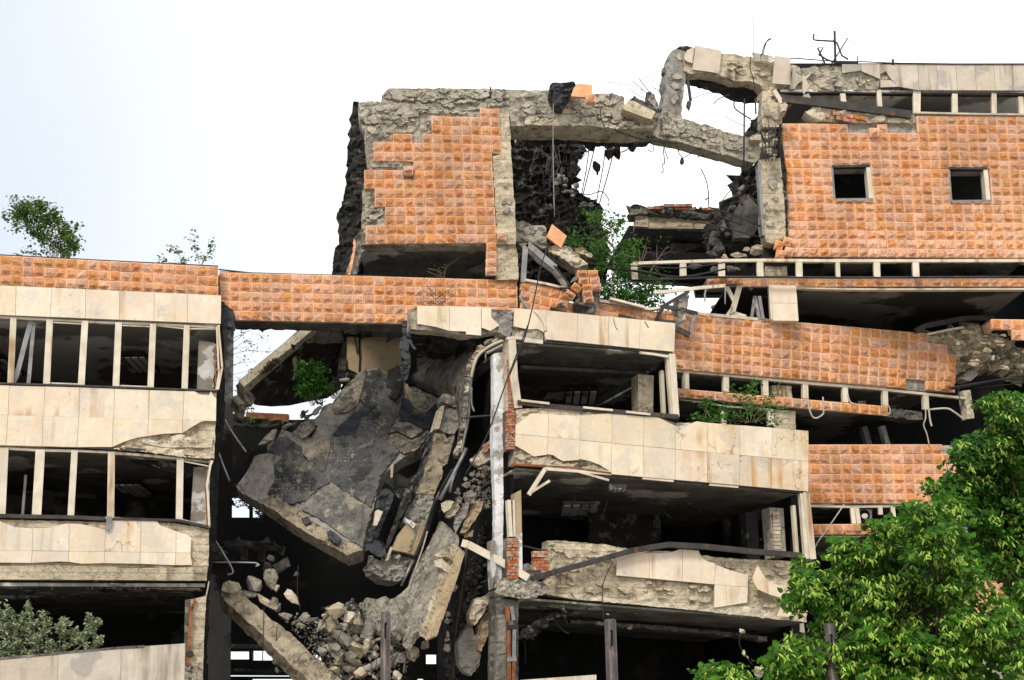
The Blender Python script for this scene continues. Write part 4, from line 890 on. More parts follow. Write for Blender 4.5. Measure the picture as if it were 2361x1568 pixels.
# opening 1
bar('window_frame', c('D1', '40,165 80,160 265,182'), PR, .07, .15, M_frame, BY, off=.06)
bar('corner_post', c('D1', '72,165 85,400 112,600'), PR, .22, .14, M_frame, BY, off=.05)
bar('corner_post', c('D1', '92,185 100,360 126,555'), PR, .12, .2, M_frame, BY, off=-.08)
bar('corner_post', c('D1', '1053,262 1085,650'), PR, .13, .14, M_frame, BY, off=.02)
bar('corner_post', c('D1', '1074,262 1100,655'), PR, .2, .14, M_frame, BY, off=.06)
bar('corner_post', c('D1', '1040,350 1055,650'), PR, .1, .14, M_frame, BY, off=-.25)
bar('lintel', c('D1', '265,185 660,215 870,240 1080,262'), PR, .06, .2, M_metal, BY, off=.04)
bar('lintel_trim', c('D1', '870,255 960,265 1050,280'), PR, .07, .06, M_frame, BY, off=.08); bar('lintel_trim', c('D1', '140,182 262,195'), PR, .07, .06, M_frame, BY, off=.1)
bar('sill', c('D1', '105,568 300,590 700,625 1112,658'), PR, .13, .25, M_metal, BY, off=.1)
for s_ in ('125,558 298,578', '510,602 695,620', '780,630 930,645'): bar('sill_strip', c('D1', s_), PR, .06, .08, M_frame, BY, off=.16)
ceiling(BY, PR, c('D1', '60,190')[0], c('D1', '1085,265')[0], 7, M_ceil_d, th=5)
plate('ceiling_beam', c('D1', '130,330 930,370 930,392 130,350'), Pl(PR.n, Vector((0, 42.3, 0)) + PR.n * 2.0), .4, M_ceil_d, BY)
lamp(BY, c('D1', '505,510')[0], PR(*c('D1', '505,225')[0]).z - .05, 1.0, 2.0)
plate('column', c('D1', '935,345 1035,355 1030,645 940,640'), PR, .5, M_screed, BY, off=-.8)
plate('column', c('D1', '1110,350 1130,350 1170,660 1120,660'), PR, .3, M_black, BY, off=-.5)
# wreckage inside the rooms of the bay
P1 = Pl(PR.n, Vector((0, 42.3, 0)) + PR.n * 3.4); P2 = Pl(PR.n, Vector((0, 42.3, 0)) + PR.n * 5.2)
plate('partition_wall', c('D1', '120,380 330,395 330,470 260,560 120,640'), P2, .15, M_soot, BY, rough=.04, cell=9, jag=3)
plate('partition_wall', c('D1', '560,1190 1000,1235 1010,1420 900,1480 560,1480'), P2, .15, M_soot, BY, rough=.04, cell=9, jag=3)
plate('partition_wall', c('D1', '1400,1290 1700,1320 1720,1530 1420,1520'), P2, .15, M_soot, BY, rough=.04, cell=9, jag=3)
for k, s_ in enumerate(('420,300 470,305 455,360', '640,330 700,335 690,380 650,372', '800,340 850,350 845,420 815,400', '330,1070 420,1080 400,1130 350,1120', '760,1130 840,1140 820,1200', '1080,1150 1180,1160 1150,1230 1100,1215', '1330,1190 1380,1195 1370,1270')):
    plate('hanging_ceiling_piece', c('D1', s_), P1, .06, M_conc_s, BY, off=.3 * (k % 3), rough=.08, cell=5, jag=2)
for k, s_ in enumerate(('300,300 320,360 310,420', '720,340 760,400 750,450', '640,1110 660,1180 640,1260', '1000,1150 1020,1250 1060,1290', '1250,1170 1240,1260', '450,1080 470,1150 440,1200')):
    wire('hanging_wire', 'D1', s_, P1, .018, M_conc_s, BY)
for k in range(14):
    x, y = in_poly(c('D1', '1540,1440 1640,1380 1720,1400 1730,1530 1540,1520'), R); rock('heaped_plaster', x, y, R.uniform(8, 20), R.uniform(6, 16), 48.2, M_conc_l if k % 3 == 0 else M_conc_s, R, parent=BY)
# spandrel 1
plate('spandrel', c('D1', '95,605 300,600 700,630 1000,655 1100,690 1300,690 1925,742 1925,1125 685,1015 400,985 85,950 90,800'), PR, .45, M_conc, BY, off=-.02, rough=.12, cell=8, jag=1)
plate('broken_top', c('D1', '100,610 250,598 560,625 700,632 560,650 480,655 300,640 190,640 150,690 100,705'), PR, .3, M_conc_l, BY, off=.05, rough=.10, cell=5, jag=1.5)
plate('broken_foot', c('D1', '88,850 140,865 200,910 290,905 380,935 485,930 620,965 685,985 685,1010 400,980 85,945'), PR, .3, M_conc_l, BY, off=.05, rough=.16, cell=5, jag=1.5)
bar('foot_rail', c('D1', '85,955 300,968 480,982 690,1012'), PR, .06, .3, M_rust, BY, off=.08)
jx = [x for x, _ in c('D1', '92,0 299,0 497,0 697,0 896,0 1096,0 1298,0 1498,0 1698,0 1927,0')]; jy = [x for x, _ in c('D1', '90,0 292,0 491,0 692,0 892,0 1092,0 1293,0 1494,0 1695,0 1926,0')]
jm = [(a + b) / 2 for a, b in zip(jx, jy)]; ml = c('D1', '60,762 92,765 700,823 1300,880 1927,936')
panels(BY, PR, c('D1', '92,710 150,670 186,636 300,640 490,655 560,645 690,635 880,655 985,660 1040,690 1095,715 1160,711 1225,686 1300,696 1495,711 1695,726 1927,746'), [(x, y - .3) for x, y in ml],
       jx, jm, M_cream, mats={5: M_cream_c, 6: M_cream_c, 7: M_cream_c, 8: M_cream_c})
panels(BY, PR, [(x, y + .3) for x, y in ml], c('D1', '88,835 150,870 205,906 289,904 292,890 330,898 360,920 390,935 488,935 492,920 560,935 620,958 689,976 692,1016 1300,1069 1926,1125'),
       jm, jy, M_cream, mats={5: M_cream_c, 6: M_cream_c, 7: M_cream_c, 8: M_cream_c}, th=.07)
# opening 2
bar('lintel', c('D1', '690,1018 1100,1052 1480,1085 1900,1128'), PR, .07, .2, M_metal, BY, off=.02)
for s_ in ('890,1040 1085,1058', '1310,1080 1490,1095'): bar('lintel_trim', c('D1', s_), PR, .06, .08, M_frame, BY, off=.05)
bar('hanging_frame', c('D1', '690,1010 280,980 176,1145'), PR, .11, .08, M_frame, BY, off=.08)
bar('hanging_frame', c('D1', '190,1130 305,1058'), PR, .07, .06, M_frame, BY, off=.1); bar('hanging_frame', c('D1', '490,1003 675,1055'), PR, .06, .06, M_frame, BY, off=.1)
bar('corner_post', c('D1', '1892,1135 1925,1545'), PR, .13, .14, M_frame, BY, off=.02); bar('corner_post', c('D1', '1915,1130 1958,1548'), PR, .2, .14, M_frame, BY, off=.06)
bar('corner_post', c('D1', '1870,1200 1895,1530'), PR, .1, .14, M_frame, BY, off=-.25)
ceiling(BY, PR, c('D1', '100,985')[0], c('D1', '1890,1130')[0], 7.5, M_ceil_d, th=5)
lamp(BY, c('D1', '500,1215')[0], PR(*c('D1', '500,1005')[0]).z - .05, 1.1, 2.4, M_ceil); lamp(BY, c('D1', '735,1085')[0], PR(*c('D1', '735,1025')[0]).z - .05, .5, .6, M_ceil)
plate('column', c('D1', '1772,1195 1860,1200 1880,1510 1795,1515'), PR, .5, M_conc, BY, off=-.8)
for j in range(12):
    x0, y0 = c('D1', f'{1785 + j * 1.2},{1225 + j * 24}')[0]; plate('brick', rect(x0, y0, x0 + 17, y0 + 7.6), PR, .1, M_conc_l, BY, off=-.74 + R.uniform(0, .03))
plate('side_wall', c('D1', '1700,1200 1775,1195 1795,1515 1720,1520'), PR, .4, M_soot, BY, off=-1.6)
# left jamb of opening 2: brick core between white plaster strips
plate('white_column', c('C3', '1092,235 1180,215 1185,700 1180,1000 1100,1000 1070,1010 1085,700') [:4] + c('C4', '1150,150 1145,500 1135,690 1070,760 1075,400 1080,60') + c('C3', '1085,1000 1095,700'), PR, .25, M_white, BY, off=-.3, rough=.03, cell=9, jag=.6)
plate('column_strip', c('C4', '1025,345 1070,345 1075,590 1040,770 1030,600'), PR, .3, M_peel, BY, off=-.2)
plate('jamb_strip', c('C3', '1185,120 1200,240 1250,760 1240,770 1190,780 1180,300'), PR, .3, M_conc_b, BY, off=-.1)
brickwork(BY, PR, *c('C3', '1190,300')[0], *c('C3', '1225,770')[0], 16, 1, random.Random(8), off=-.02, lean=.04)
brickwork(BY, PR, *c('C3', '1175,770')[0], *c('C3', '1250,1120')[0], 15, 2, random.Random(9), off=.05)
plate('mortar_core', c('C3', '1172,770 1250,770 1242,1120 1180,1125'), PR, .3, M_conc_s, BY, off=-.03, rough=.08, cell=4, jag=1)
plate('jamb_strip', c('C4', '1152,0 1180,0 1200,320 1170,320'), PR, .2, M_frame, BY, off=.02); plate('jamb_strip', c('C4', '1198,0 1215,0 1225,320 1205,320'), PR, .2, M_frame, BY, off=.02)
plate('jamb_strip', c('C4', '1216,-60 1275,-90 1282,300 1222,300'), PR, .3, M_beige, BY, off=-.02)
plate('jamb_strip', c('C4', '1222,300 1282,290 1286,600 1262,630 1240,600 1245,480'), PR, .3, M_white, BY, off=-.01)
brickwork(BY, PR, *c('C4', '1180,0')[0], *c('C4', '1200,320')[0], 10, 1, random.Random(10), off=-.02)
brickwork(BY, PR, *c('C4', '1150,335')[0], *c('C4', '1245,690')[0], 13, 2, random.Random(11), off=.04)
plate('mortar_core', c('C4', '1148,330 1250,330 1245,690 1140,690'), PR, .3, M_conc_s, BY, off=-.04, rough=.06, cell=4)
# spandrel 2: bare concrete, few slabs left
sp2 = c('D2', '380,415 430,416 620,430 850,450 1050,490 1400,505 1580,530 1700,550 1950,565 2290,580 2420,590 2420,1060 2100,1025 1850,1000 1500,960 1000,912 590,880 420,850 380,840 340,830 350,750 375,700 375,520')
plate('bare_spandrel', sp2, PR, .5, M_conc_b, BY, off=-.02, rough=.06, cell=6, jag=1.5)
flakes(BY, PR, c('D2', '390,430 620,440 900,480 900,700 1160,730 1670,775 1670,930 1400,915 900,870 590,860 400,830'), 46, 26, 38, off=.0, m=M_conc_b)
flakes(BY, PR, c('D2', '1700,560 2290,590 2290,1000 1950,930 1950,700 1690,600'), 22, 24, 39, off=.0, m=M_conc_b)
plate('lower_lip', c('D2', '560,830 900,875 1150,890 1330,910 1340,925 1460,940 1480,930 1680,940 1940,935 2000,960 2300,1000 2300,1050 1500,965 1000,915 600,882'), PR, .5, M_conc_l, BY, off=.05, rough=.06, cell=7, jag=1.5)
plate('corbel', c('D2', '0,720 120,715 190,740 240,720 340,750 385,790 380,830 330,850 240,870 120,870 0,850'), PR, .6, M_conc, BY, off=.05, rough=.2, cell=5, jag=2.5)
brickwork(BY, PR, *c('D2', '258,500')[0], *c('D2', '378,680')[0], 7, 2, random.Random(12), off=.02, keep=c('D2', '330,495 380,495 380,700 290,700 300,660 255,650 255,525'))
plate('mortar_lump', c('D2', '180,600 230,590 290,640 340,640 380,560 385,690 240,710 180,680'), PR, .4, M_conc_g, BY, off=-.08, rough=.15, cell=4, jag=1.5)
panels(BY, PR, c('D2', '905,490 1050,500 1165,527 1270,520 1340,515 1400,490 1550,500 1570,550 1620,585 1680,602'), c('D2', '903,695 1165,718 1678,766'),
       [x for x, _ in c('D2', '909,0 1166,0 1424,0 1679,0')], [x for x, _ in c('D2', '904,0 1166,0 1424,0 1676,0')], M_cream, off=.1)
plate('cream_panel', c('D2', '1682,608 1800,655 1940,692 1936,785 1678,767'), PR, .05, M_cream, BY, off=.1); plate('cream_panel', c('D2', '1677,769 1936,788 1932,908 1800,930 1675,948'), PR, .06, M_cream, BY, off=.11)
# ground floor below, columns, back walls
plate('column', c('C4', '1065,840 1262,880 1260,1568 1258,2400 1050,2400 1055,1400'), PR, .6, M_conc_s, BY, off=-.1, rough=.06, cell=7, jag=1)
plate('column', c('C4', '1065,1000 1150,1000 1150,1568 1150,2400 1055,2400 1055,1300'), PR, .5, M_conc_g, BY, off=-.03, rough=.05, cell=7, jag=1)
bar('downpipe', c('C4', '1150,930 1158,1100 1165,1568 1165,1700'), PR, .1, .1, M_rust, BY, off=.05); bar('downpipe', c('C4', '1185,930 1210,1100 1205,1390'), PR, .1, .1, M_grey_metal, BY, off=.05)
bar('downpipe', c('C4', '1208,1390 1200,1700'), PR, .1, .1, M_rust, BY, off=.05)
for y in (1075, 1112, 1390): bar('pipe_joint', c('C4', f'1145,{y} 1225,{y - 6}'), PR, .12, .14, M_soot if y < 1200 else M_grey_metal, BY, off=.07)
ceiling(BY, PR, c('D2', '150,880')[0], c('D2', '2420,1060')[0], 7.5, M_ceil_d, th=5)
plate('ceiling_beam', c('D2', '560,1040 1300,1090 2000,1160 2400,1200 2400,1235 1500,1140 900,1090 560,1065'), Pl(PR.n, Vector((0, 42.3, 0)) + PR.n * 2.6), .5, M_ceil_d, BY, rough=.1, cell=9, jag=2)
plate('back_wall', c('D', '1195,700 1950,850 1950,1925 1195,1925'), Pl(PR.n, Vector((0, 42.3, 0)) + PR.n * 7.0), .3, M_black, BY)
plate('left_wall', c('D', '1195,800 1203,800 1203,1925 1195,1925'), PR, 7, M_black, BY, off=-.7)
plate('right_wall', c('D', '1870,1130 1885,1130 1900,1925 1870,1925'), PR, 6.5, M_black, BY, off=-1.2)
plate('right_wall', c('D', '1560,800 1570,800 1580,960 1560,960'), PR, 2.2, M_black, BY, off=-.8)
plate('ground_floor_wall', c('D', '1195,1640 1950,1640 1950,1925 1195,1925'), PR, .4, M_conc_g, BY, off=-.5)
FW2 = thing('low_slab_wall', PR(1280, 1800), 'low cream slab wall at the bottom edge, left of the middle steel post', 'wall')
plate('wall_core', c('D2', '150,1535 745,1500 745,2400 150,2400'), V(41.2, .1), .3, M_conc_g, FW2, off=-.06)
panels(FW2, V(41.2, .1), c('D2', '160,1515 760,1473'), c('D2', '160,2200 760,2200'), [1200, 1282, 1375.5], [1200, 1282, 1374], M_cream_g, off=0)
plate('coping', c('D2', '150,1518 745,1476 745,1482 150,1524'), V(41.2, .1), .35, M_conc_g, FW2, off=-.002)
# ================================================================== REAR WALL with small bright openings
RW = thing('rear_wall', at(840, 1850, 54.5), 'sooty rear wall painted black with shade deep in the gap with small bright window openings', 'wall')
hl = [c('C2', s_) for s_ in ('205,165 475,165 475,325 205,325', '215,1345 375,1345 375,1410 215,1410', '397,1340 555,1340 555,1418 397,1418', '625,1365 790,1365 790,1424 625,1424', '860,1370 1140,1370 1140,1424 860,1424', '1725,1370 1805,1370 1805,1445 1725,1445', '195,1527 690,1530 690,1541 195,1540', '725,1532 840,1532 840,1542 725,1542', '390,1556 820,1556 820,1600 390,1600', '1660,1556 1705,1556 1705,1600 1660,1600')]
plate('wall', c('D', '440,974 735,966 742,1005 860,930 925,860 930,745 1200,745 1230,1925 440,1925'), V(54.5), .35, M_black, RW, holes=hl, jag=1.2, step=14)
for x in (391,): bar('window_bar', c('C2', f'{x},165 {x},325'), V(54.5), .12, .1, M_black, RW, off=.05)
bar('flashing', c('C1', '360,1006 480,1012 690,1022'), V(54.2), .28, .3, M_rust, RW, off=.0)
plate('wall_top', c('C1', '190,990 300,985 330,1000 420,1030 640,1035 640,1060 560,1090 400,1085 240,1080 190,1040'), V(53), .5, M_conc_s, RW, rough=.2, cell=6, jag=2.5)
plate('floor_edge', c('C2', '70,530 170,510 250,495 330,500 460,505 560,510 585,540 520,555 330,545 180,550 100,575'), V(49), .8, M_conc_s, RW, rough=.2, cell=5, jag=3)
for s_ in ('300,555 350,555 345,640 308,640', '445,555 490,555 480,650 450,650', '600,540 640,540 630,600 605,600'): plate('floor_stub', c('C2', s_), V(49.5), .4, M_conc_s, RW, rough=.08, cell=6, jag=2)
plate('floor_edge', c('C2', '70,560 160,560 185,610 180,650 80,650'), V(48.6), .6, M_conc_s, RW, rough=.25, cell=5, jag=2)
plate('side_wall', c('C2', '90,-60 200,100 205,330 480,330 480,420 300,520 90,520'), V(52.5), .3, M_ceil, RW) if 0 else None
plate('lower_slab', c('C2', '215,1290 700,1300 700,1320 215,1318'), V(53.5), .5, M_conc_s, RW); plate('lower_slab', c('C2', '190,1480 840,1490 840,1505 190,1500'), V(53.5), .5, M_soot, RW)
# ================================================================== COLLAPSED SLABS IN THE GAP
def single(nm, lab, cat, pts, pl, th, m, group=None, **kw): return plate(nm, pts, pl, th, m, None, label=lab, cat=cat, group=group, **kw)
# sloping roof slab seen from below
PS_ = T3((540, 920, 47.2), (740, 750, 47.2), (860, 900, 52.5))
SR = thing('fallen_roof_slab', PS_(600, 900), 'sloping roof slab with pale edge hanging between the left wing and the beige box', 'roof slab')
plate('slab', c('C1', '330,830 370,890 450,925 560,936 700,925 880,890 1000,872 1100,800 1160,500 1160,300 915,305 340,815'), PS_, .35, M_soot, SR, rough=.06, cell=9)
plate('slab_edge', c('C1', '328,760 600,530 780,385 885,303 925,303 860,370 800,405 770,450 680,520 340,818 330,835'), PS_, .3, M_conc_l, SR, off=.12, rough=.025, cell=8, jag=.6)
plate('rib', c('C1', '800,400 930,330 1110,350 1120,430 830,425'), PS_, .3, M_ceil_d, SR, off=.08, rough=.1, cell=7, jag=2)
plate('broken_corner', c('C1', '330,830 380,800 410,840 380,900 330,960 320,990 270,985 290,920 335,890'), PS_, .5, M_conc, SR, off=.2, rough=.3, cell=5, jag=3)
plate('roof_rubbish', c('E1', '600,1130 660,1060 720,990 800,940 900,910 830,985 760,1060 690,1120'), PS_, .12, M_bark, SR, off=.3, rough=.2, cell=4, jag=4, step=4)
bar('bracket', c('E1', '1075,800 1040,735 1090,755'), PS_, .05, .05, M_metal, SR, off=.25)
single('hanging_lump', 'pale lump of mortar on a rod hanging under the sloping roof slab', 'mortar lump', c('E1', '1105,860 1160,850 1170,1000 1165,1110 1180,1190 1135,1180 1115,1050'), V(47.6), .3, M_conc_l, rough=.1, cell=4, jag=1.5)
wire('rod', 'E1', '1150,1170 1140,1230 1125,1290', 47.6, .03, M_pale, label='short bent rod below the hanging mortar lump', cat='rod')
wire('cable', 'E1', '655,1150 580,1280 520,1390', 47.0, .022, M_cable, label='black cable running over the left end of the sloping roof slab', cat='cable')
# beige stucco box with torn roofing felt
BX = thing('stucco_box', at(860, 850, 49), 'beige stucco roof structure with a black crack, half hidden by the tilted bitumen slab', 'roof structure')
PX_ = V(49.0, .1)
plate('dark_core', c('C1', '1100,270 1700,270 1700,760 1250,720 1180,700 1110,600'), V(51.2), .4, M_black, BX)
plate('stucco_wall', c('C1', '1152,385 1590,395 1580,560 1545,640 1480,720 1300,720 1200,660 1150,560'), PX_, 1.5, M_beige, BX)
plate('stucco_wall', c('C1', '1160,575 1545,572 1530,660 1478,720 1290,720 1215,665 1165,640'), PX_, .1, M_beige, BX, off=.04)
bar('crack', c('C1', '1252,392 1248,480 1256,560 1252,665'), PX_, .07, .03, M_black, BX, off=.06)
bar('crack', c('C1', '1215,392 1225,470 1235,520'), PX_, .04, .03, M_soot, BX, off=.05)
plate('roof_edge', c('C1', '1125,310 1340,320 1350,395 1130,380'), PX_, .6, M_soot, BX, off=.35, rough=.2, cell=5, jag=2)
plate('roof_felt', c('C1', '1340,310 1480,305 1600,285 1640,320 1590,390 1500,440 1455,470 1480,400 1400,412 1345,390'), PX_, .05, M_felt, BX, off=.5, rough=.25, cell=6, jag=2)
plate('cream_strip', c('C1', '1155,283 1300,288 1350,308 1140,300'), PX_, .2, M_cream_g, BX, off=.6)
plate('cream_strip', c('C1', '1380,300 1560,285 1470,308 1380,312'), PX_, .1, M_cream_g, BX, off=.6)
single('felt_drape', 'grey strip of roofing felt draped down the left side of the beige stucco box', 'roofing felt', c('E2', '290,0 300,60 290,160 310,360 290,440 300,560 210,560 170,500 190,330 210,180 250,70'), V(48.6), .06, M_screed_g if 0 else M_conc_s, rough=.2, cell=5, jag=2)
for k in range(9):
    a = 60 + k * 18; wire('hanging_wire', 'E2', f'{a + 120},520 {a + 30},620 {a},720 {a + 12},800 {a + 50},{860 - k * 3}', 48.3, .014, M_cable,
                          label='thin dark wire in the bundle hanging below the grey felt strip', cat='wire', group='wires hanging under the stucco box')
single('frayed_roll', 'rolled dark insulation along the foot of the beige stucco box', 'insulation roll', c('E2', '290,440 360,480 430,500 540,495 560,520 480,580 400,640 330,650 250,730 220,760 240,620 200,600 290,570'), V(48.4), .4, M_soot, rough=.3, cell=4, jag=3, step=5)
wire('board_end', 'E2', '205,600 340,590', 48.2, .06, M_conc_l, label='small pale board end sticking out below the stucco box', cat='board', sm=False)
# big tilted slab covered with bitumen
PB_ = T3((546, 1128, 45.8), (840, 1285, 44.6), (850, 860, 48.0))
TS = thing('tilted_slab', PB_(840, 1285), 'huge tilted concrete roof slab with torn black bitumen covering in the middle of the gap', 'concrete slab')
out = c('C1', '285,1568 300,1530 370,1440 430,1320 530,1290 530,1230 610,1180 640,1110 720,1140 760,1110 790,1060 890,1040 930,1000 960,930 1010,905 1040,900 1090,830 1150,770 1220,690 1270,660 1320,640 1400,630 1470,670 1500,740 1580,760 1700,800 1800,850 1890,890 1905,940 1830,1130 1740,1260 1600,1330 1500,1400 1420,1490 1400,1568') + c('C2', '1320,270 1270,440 1240,590 1210,600 1130,625 1050,580 800,440 500,240 285,110 275,80')
plate('slab', out, PB_, .45, M_screed_g, TS, rough=.07, cell=6, jag=1.2)
plate('slab_edge', c('C2', '500,175 560,160 640,210 780,300 900,390 1040,470 1200,560 1245,590 1200,602 1130,628 1050,584 800,444 495,242'), PB_, .5, M_screed, TS, off=.10, rough=.12, cell=6, jag=1.5)
for s_ in (('C2', '780,370 830,350 860,400 810,420'), ('C2', '975,470 1005,455 1090,520 1060,570 990,520')): plate('bitumen_flake', c(*s_), PB_, .08, M_felt, TS, off=.24, rough=.05, cell=6, jag=1)
plate('bitumen', c('C1', '1320,665 1400,645 1470,690 1480,760 1590,790 1600,850 1560,1000 1520,1075 1450,1110 1330,1050 1380,1100 1420,1160 1550,1230 1560,1290 1490,1390 1420,1480 1400,1568') + c('C2', '1310,260 1240,210 1000,60 900,110 820,200 700,230 590,180 520,150 580,40') + c('C1', '595,1520 580,1300 530,1290 610,1180 690,1180 800,1270 790,1330 880,1370 960,1460 1000,1340 1040,1280 1020,1170 1070,1130 1200,990 1250,920 1280,760'), PB_, .08, M_bit, TS, off=.07, rough=.06, cell=5, jag=2.5, step=6)
plate('bitumen', c('C2', '820,200 1000,60 1240,215 1310,265 1270,430 1245,560 1150,500 1000,400 900,330 780,270'), PB_, .06, M_bit_l, TS, off=.05, rough=.06, cell=5, jag=2.5)
plate('bitumen_dark', c('C1', '1595,870 1640,900 1680,990 1760,1010 1830,940 1870,910 1890,940 1830,1060 1790,1130 1700,1090 1640,1060 1560,1060'), PB_, .05, M_felt, TS, off=.10, rough=.05, cell=7, jag=1.5)
plate('bitumen_dark', c('C1', '1050,1170 1100,1090 1200,1010 1280,950 1330,900 1390,920 1350,980 1290,1020 1240,1090 1220,1190 1160,1160 1080,1180'), PB_, .05, M_felt, TS, off=.09, rough=.05, cell=7, jag=2)
plate('bitumen_flap', c('C1', '1475,690 1580,640 1600,700 1585,790 1565,880 1530,918 1480,880 1462,800'), PB_, .1, M_soot, TS, off=.22, rough=.06, cell=8, jag=.8)
for s_ in ('1590,760 1700,800 1800,850 1890,890 1880,915 1830,930 1790,990 1740,995 1680,960 1640,900', '1410,1060 1440,1070 1550,1110 1640,1095 1780,1145 1760,1220 1690,1290 1600,1320 1550,1270 1490,1195 1380,1145',
           '1220,700 1310,650 1290,740 1240,930 1150,990 1060,1000 1040,960 1090,850', '800,1320 960,1210 1030,1180 1020,1290 990,1420 960,1460 880,1380'):
    plate('screed_patch', c('C1', s_), PB_, .05, M_screed_d, TS, off=.085, rough=.06, cell=5, jag=2.5, step=6)
bar('crack', c('C1', '1480,1190 1550,1172 1660,1230 1720,1200 1780,1150'), PB_, .05, .03, M_black, TS, off=.26)
for k in range(14):
    x, y = in_poly(c('C1', '450,1230 620,1050 700,1000 900,940 960,930 900,1030 790,1060 640,1120 520,1220'), R)
    rock('broken_slab_chunk', x, y, R.uniform(10, 24), R.uniform(6, 18), 46.6 + R.uniform(0, .6), R.choice([M_conc_g, M_conc_s, M_screed_g]), rot=radians(-35), dp=14,
         label='grey concrete chunk crumbling off the upper left edge of the tilted bitumen slab', cat='concrete chunk', group='chunks along the upper edge of the tilted slab')
single('lifted_piece', 'pale lifted flake at the upper left edge of the tilted bitumen slab', 'concrete flake', c('C1', '455,1235 500,1180 560,1120 600,1110 570,1190 500,1225'), V(46.2), .2, M_conc_l, rough=.06, cell=5, jag=1)
single('cracked_flake', 'cracked grey flake standing up beside a black hole in the tilted slab', 'concrete flake', c('C1', '765,1090 830,1045 890,1030 895,1100 830,1170 790,1180 765,1130'), V(46.4), .2, M_screed_g, rough=.08, cell=5, jag=1)
single('slab_hole_shade', 'black plate for the shade in a hole of the tilted bitumen slab next to the cracked flake', 'hole shade', c('C1', '820,1170 850,1130 925,1105 900,1160 880,1190 830,1195'), PB_, .05, M_black, off=.16)  # flat black plate laid on the slab, painted shade of a hole
# hanging beams right of it
PH = T3((1000, 950, 45.4), (900, 1330, 44.4), (1060, 1000, 45.6))
HB = thing('hanging_beam', PH(900, 1340), 'long broken concrete edge beam hanging steeply beside the tilted bitumen slab', 'concrete beam')
plate('beam_piece', c('C3', '605,770 640,745 745,770 768,800 740,930 700,985 620,970 560,940'), PH, .6, M_screed_g, HB, off=.1, rough=.10, cell=6, jag=1)
plate('beam_edge', c('C3', '575,745 608,740 560,945 515,950'), PH, .5, M_conc_l, HB, off=.18, rough=.03, cell=6)
plate('beam_cap', c('C3', '600,620 680,640 770,690 750,750 690,740 600,690'), PH, .6, M_conc_g, HB, off=.1, rough=.12, cell=5, jag=1.5)
plate('beam_piece', c('C3', '520,975 620,980 640,1020 700,985 705,1010 640,1250 600,1270 590,1380 520,1470 500,1568') + c('C2', '1840,20 1790,150 1700,150 1640,145 1660,0') + c('C3', '330,1568 400,1380 450,1200'), PH, .6, M_screed, HB, off=.08, rough=.10, cell=7, jag=1)
plate('beam_piece', c('C2', '1650,150 1790,155 1770,240 1735,410 1640,385 1560,370 1600,280'), PH, .6, M_screed_g, HB, off=.08, rough=.12, cell=5, jag=1)
PNL = plate('beige_panel', c('C2', '1560,395 1620,380 1735,410 1645,632 1560,605 1450,585 1500,470'), PH, .2, M_beige, HB, off=.2)
plate('panel_rim', c('C2', '1640,385 1655,390 1590,600 1575,596'), PH, .05, M_screed, HB, off=.24)
plate('rust_streak', c('C2', '1545,440 1600,430 1640,420 1580,560 1550,590 1500,580'), PH, .02, M_rust, HB, off=.206) if 0 else None
plate('beam_end', c('C2', '1440,590 1560,620 1650,640 1600,740 1540,800 1500,815 1390,800 1310,740 1285,690 1330,640 1390,670'), PH, .7, M_screed_g, HB, off=.08, rough=.22, cell=5, jag=2)
plate('edge_strip', c('C2', '1440,565 1450,580 1420,670 1395,675'), PH, .2, M_conc_l, HB, off=.3); plate('edge_strip', c('C2', '1545,345 1600,370 1630,395 1610,430 1560,380'), PH, .2, M_white, HB, off=.3, rough=.06, cell=5)
FT = thing('roofing_flaps', PH(860, 1240), 'torn black roofing felt strips wedged between the tilted slab and the hanging beam', 'roofing felt')
for i, s_ in enumerate((('C3', '480,980 520,960 500,1080 440,1250 380,1450 330,1568 290,1568 370,1330 440,1150'), ('C2', '1395,70 1500,0 1580,40 1640,0 1520,200 1460,120 1400,60'),
                        ('C2', '1350,120 1430,110 1475,160 1440,260 1390,380 1340,500 1280,490 1275,430 1330,280'), ('C2', '1560,120 1630,20 1600,180 1500,400 1430,560 1400,600 1420,500 1500,280'),
                        ('C2', '1250,500 1330,500 1400,560 1390,660 1330,640 1270,590 1240,600'))):
    plate('felt_strip', c(*s_), PH, .07, M_felt if i % 2 == 0 else M_soot, FT, off=.12 + .05 * i, rough=.14, cell=6, jag=1.5)
plate('pale_fragment', c('C2', '1310,310 1330,300 1365,315 1320,420 1295,420'), PH, .1, M_conc_l, FT, off=.5)
plate('pale_fragment', c('C3', '110,1290 135,1275 125,1400 112,1400'), PH, .1, M_conc_l, FT, off=.4)
wire('metal_rail', 'C2', '1630,650 1540,850', 44.2, .045, M_grey_metal, label='grey metal strip beside the lower end of the hanging beam', cat='metal strip', sm=False)
for k, (s_, Y) in enumerate((('1960,-60 1840,130 1740,420 1640,720 1600,840', 44.3), ('1930,-40 1800,200 1720,440 1640,640', 44.2))):
    wire('metal_rail', 'C2', s_, Y, .05, M_soot if k else M_metal, label=['dark rail running down along the right side of the hanging beam', 'sooty pipe lying against the right side of the hanging beam'][k], cat='metal rail')
wire('cable', 'C2', '1740,430 1690,600 1610,820 1600,900 1590,1200 1555,1510', 43.9, .022, M_pale, label='pale kinked cable falling down the face of the leaning slab', cat='cable')
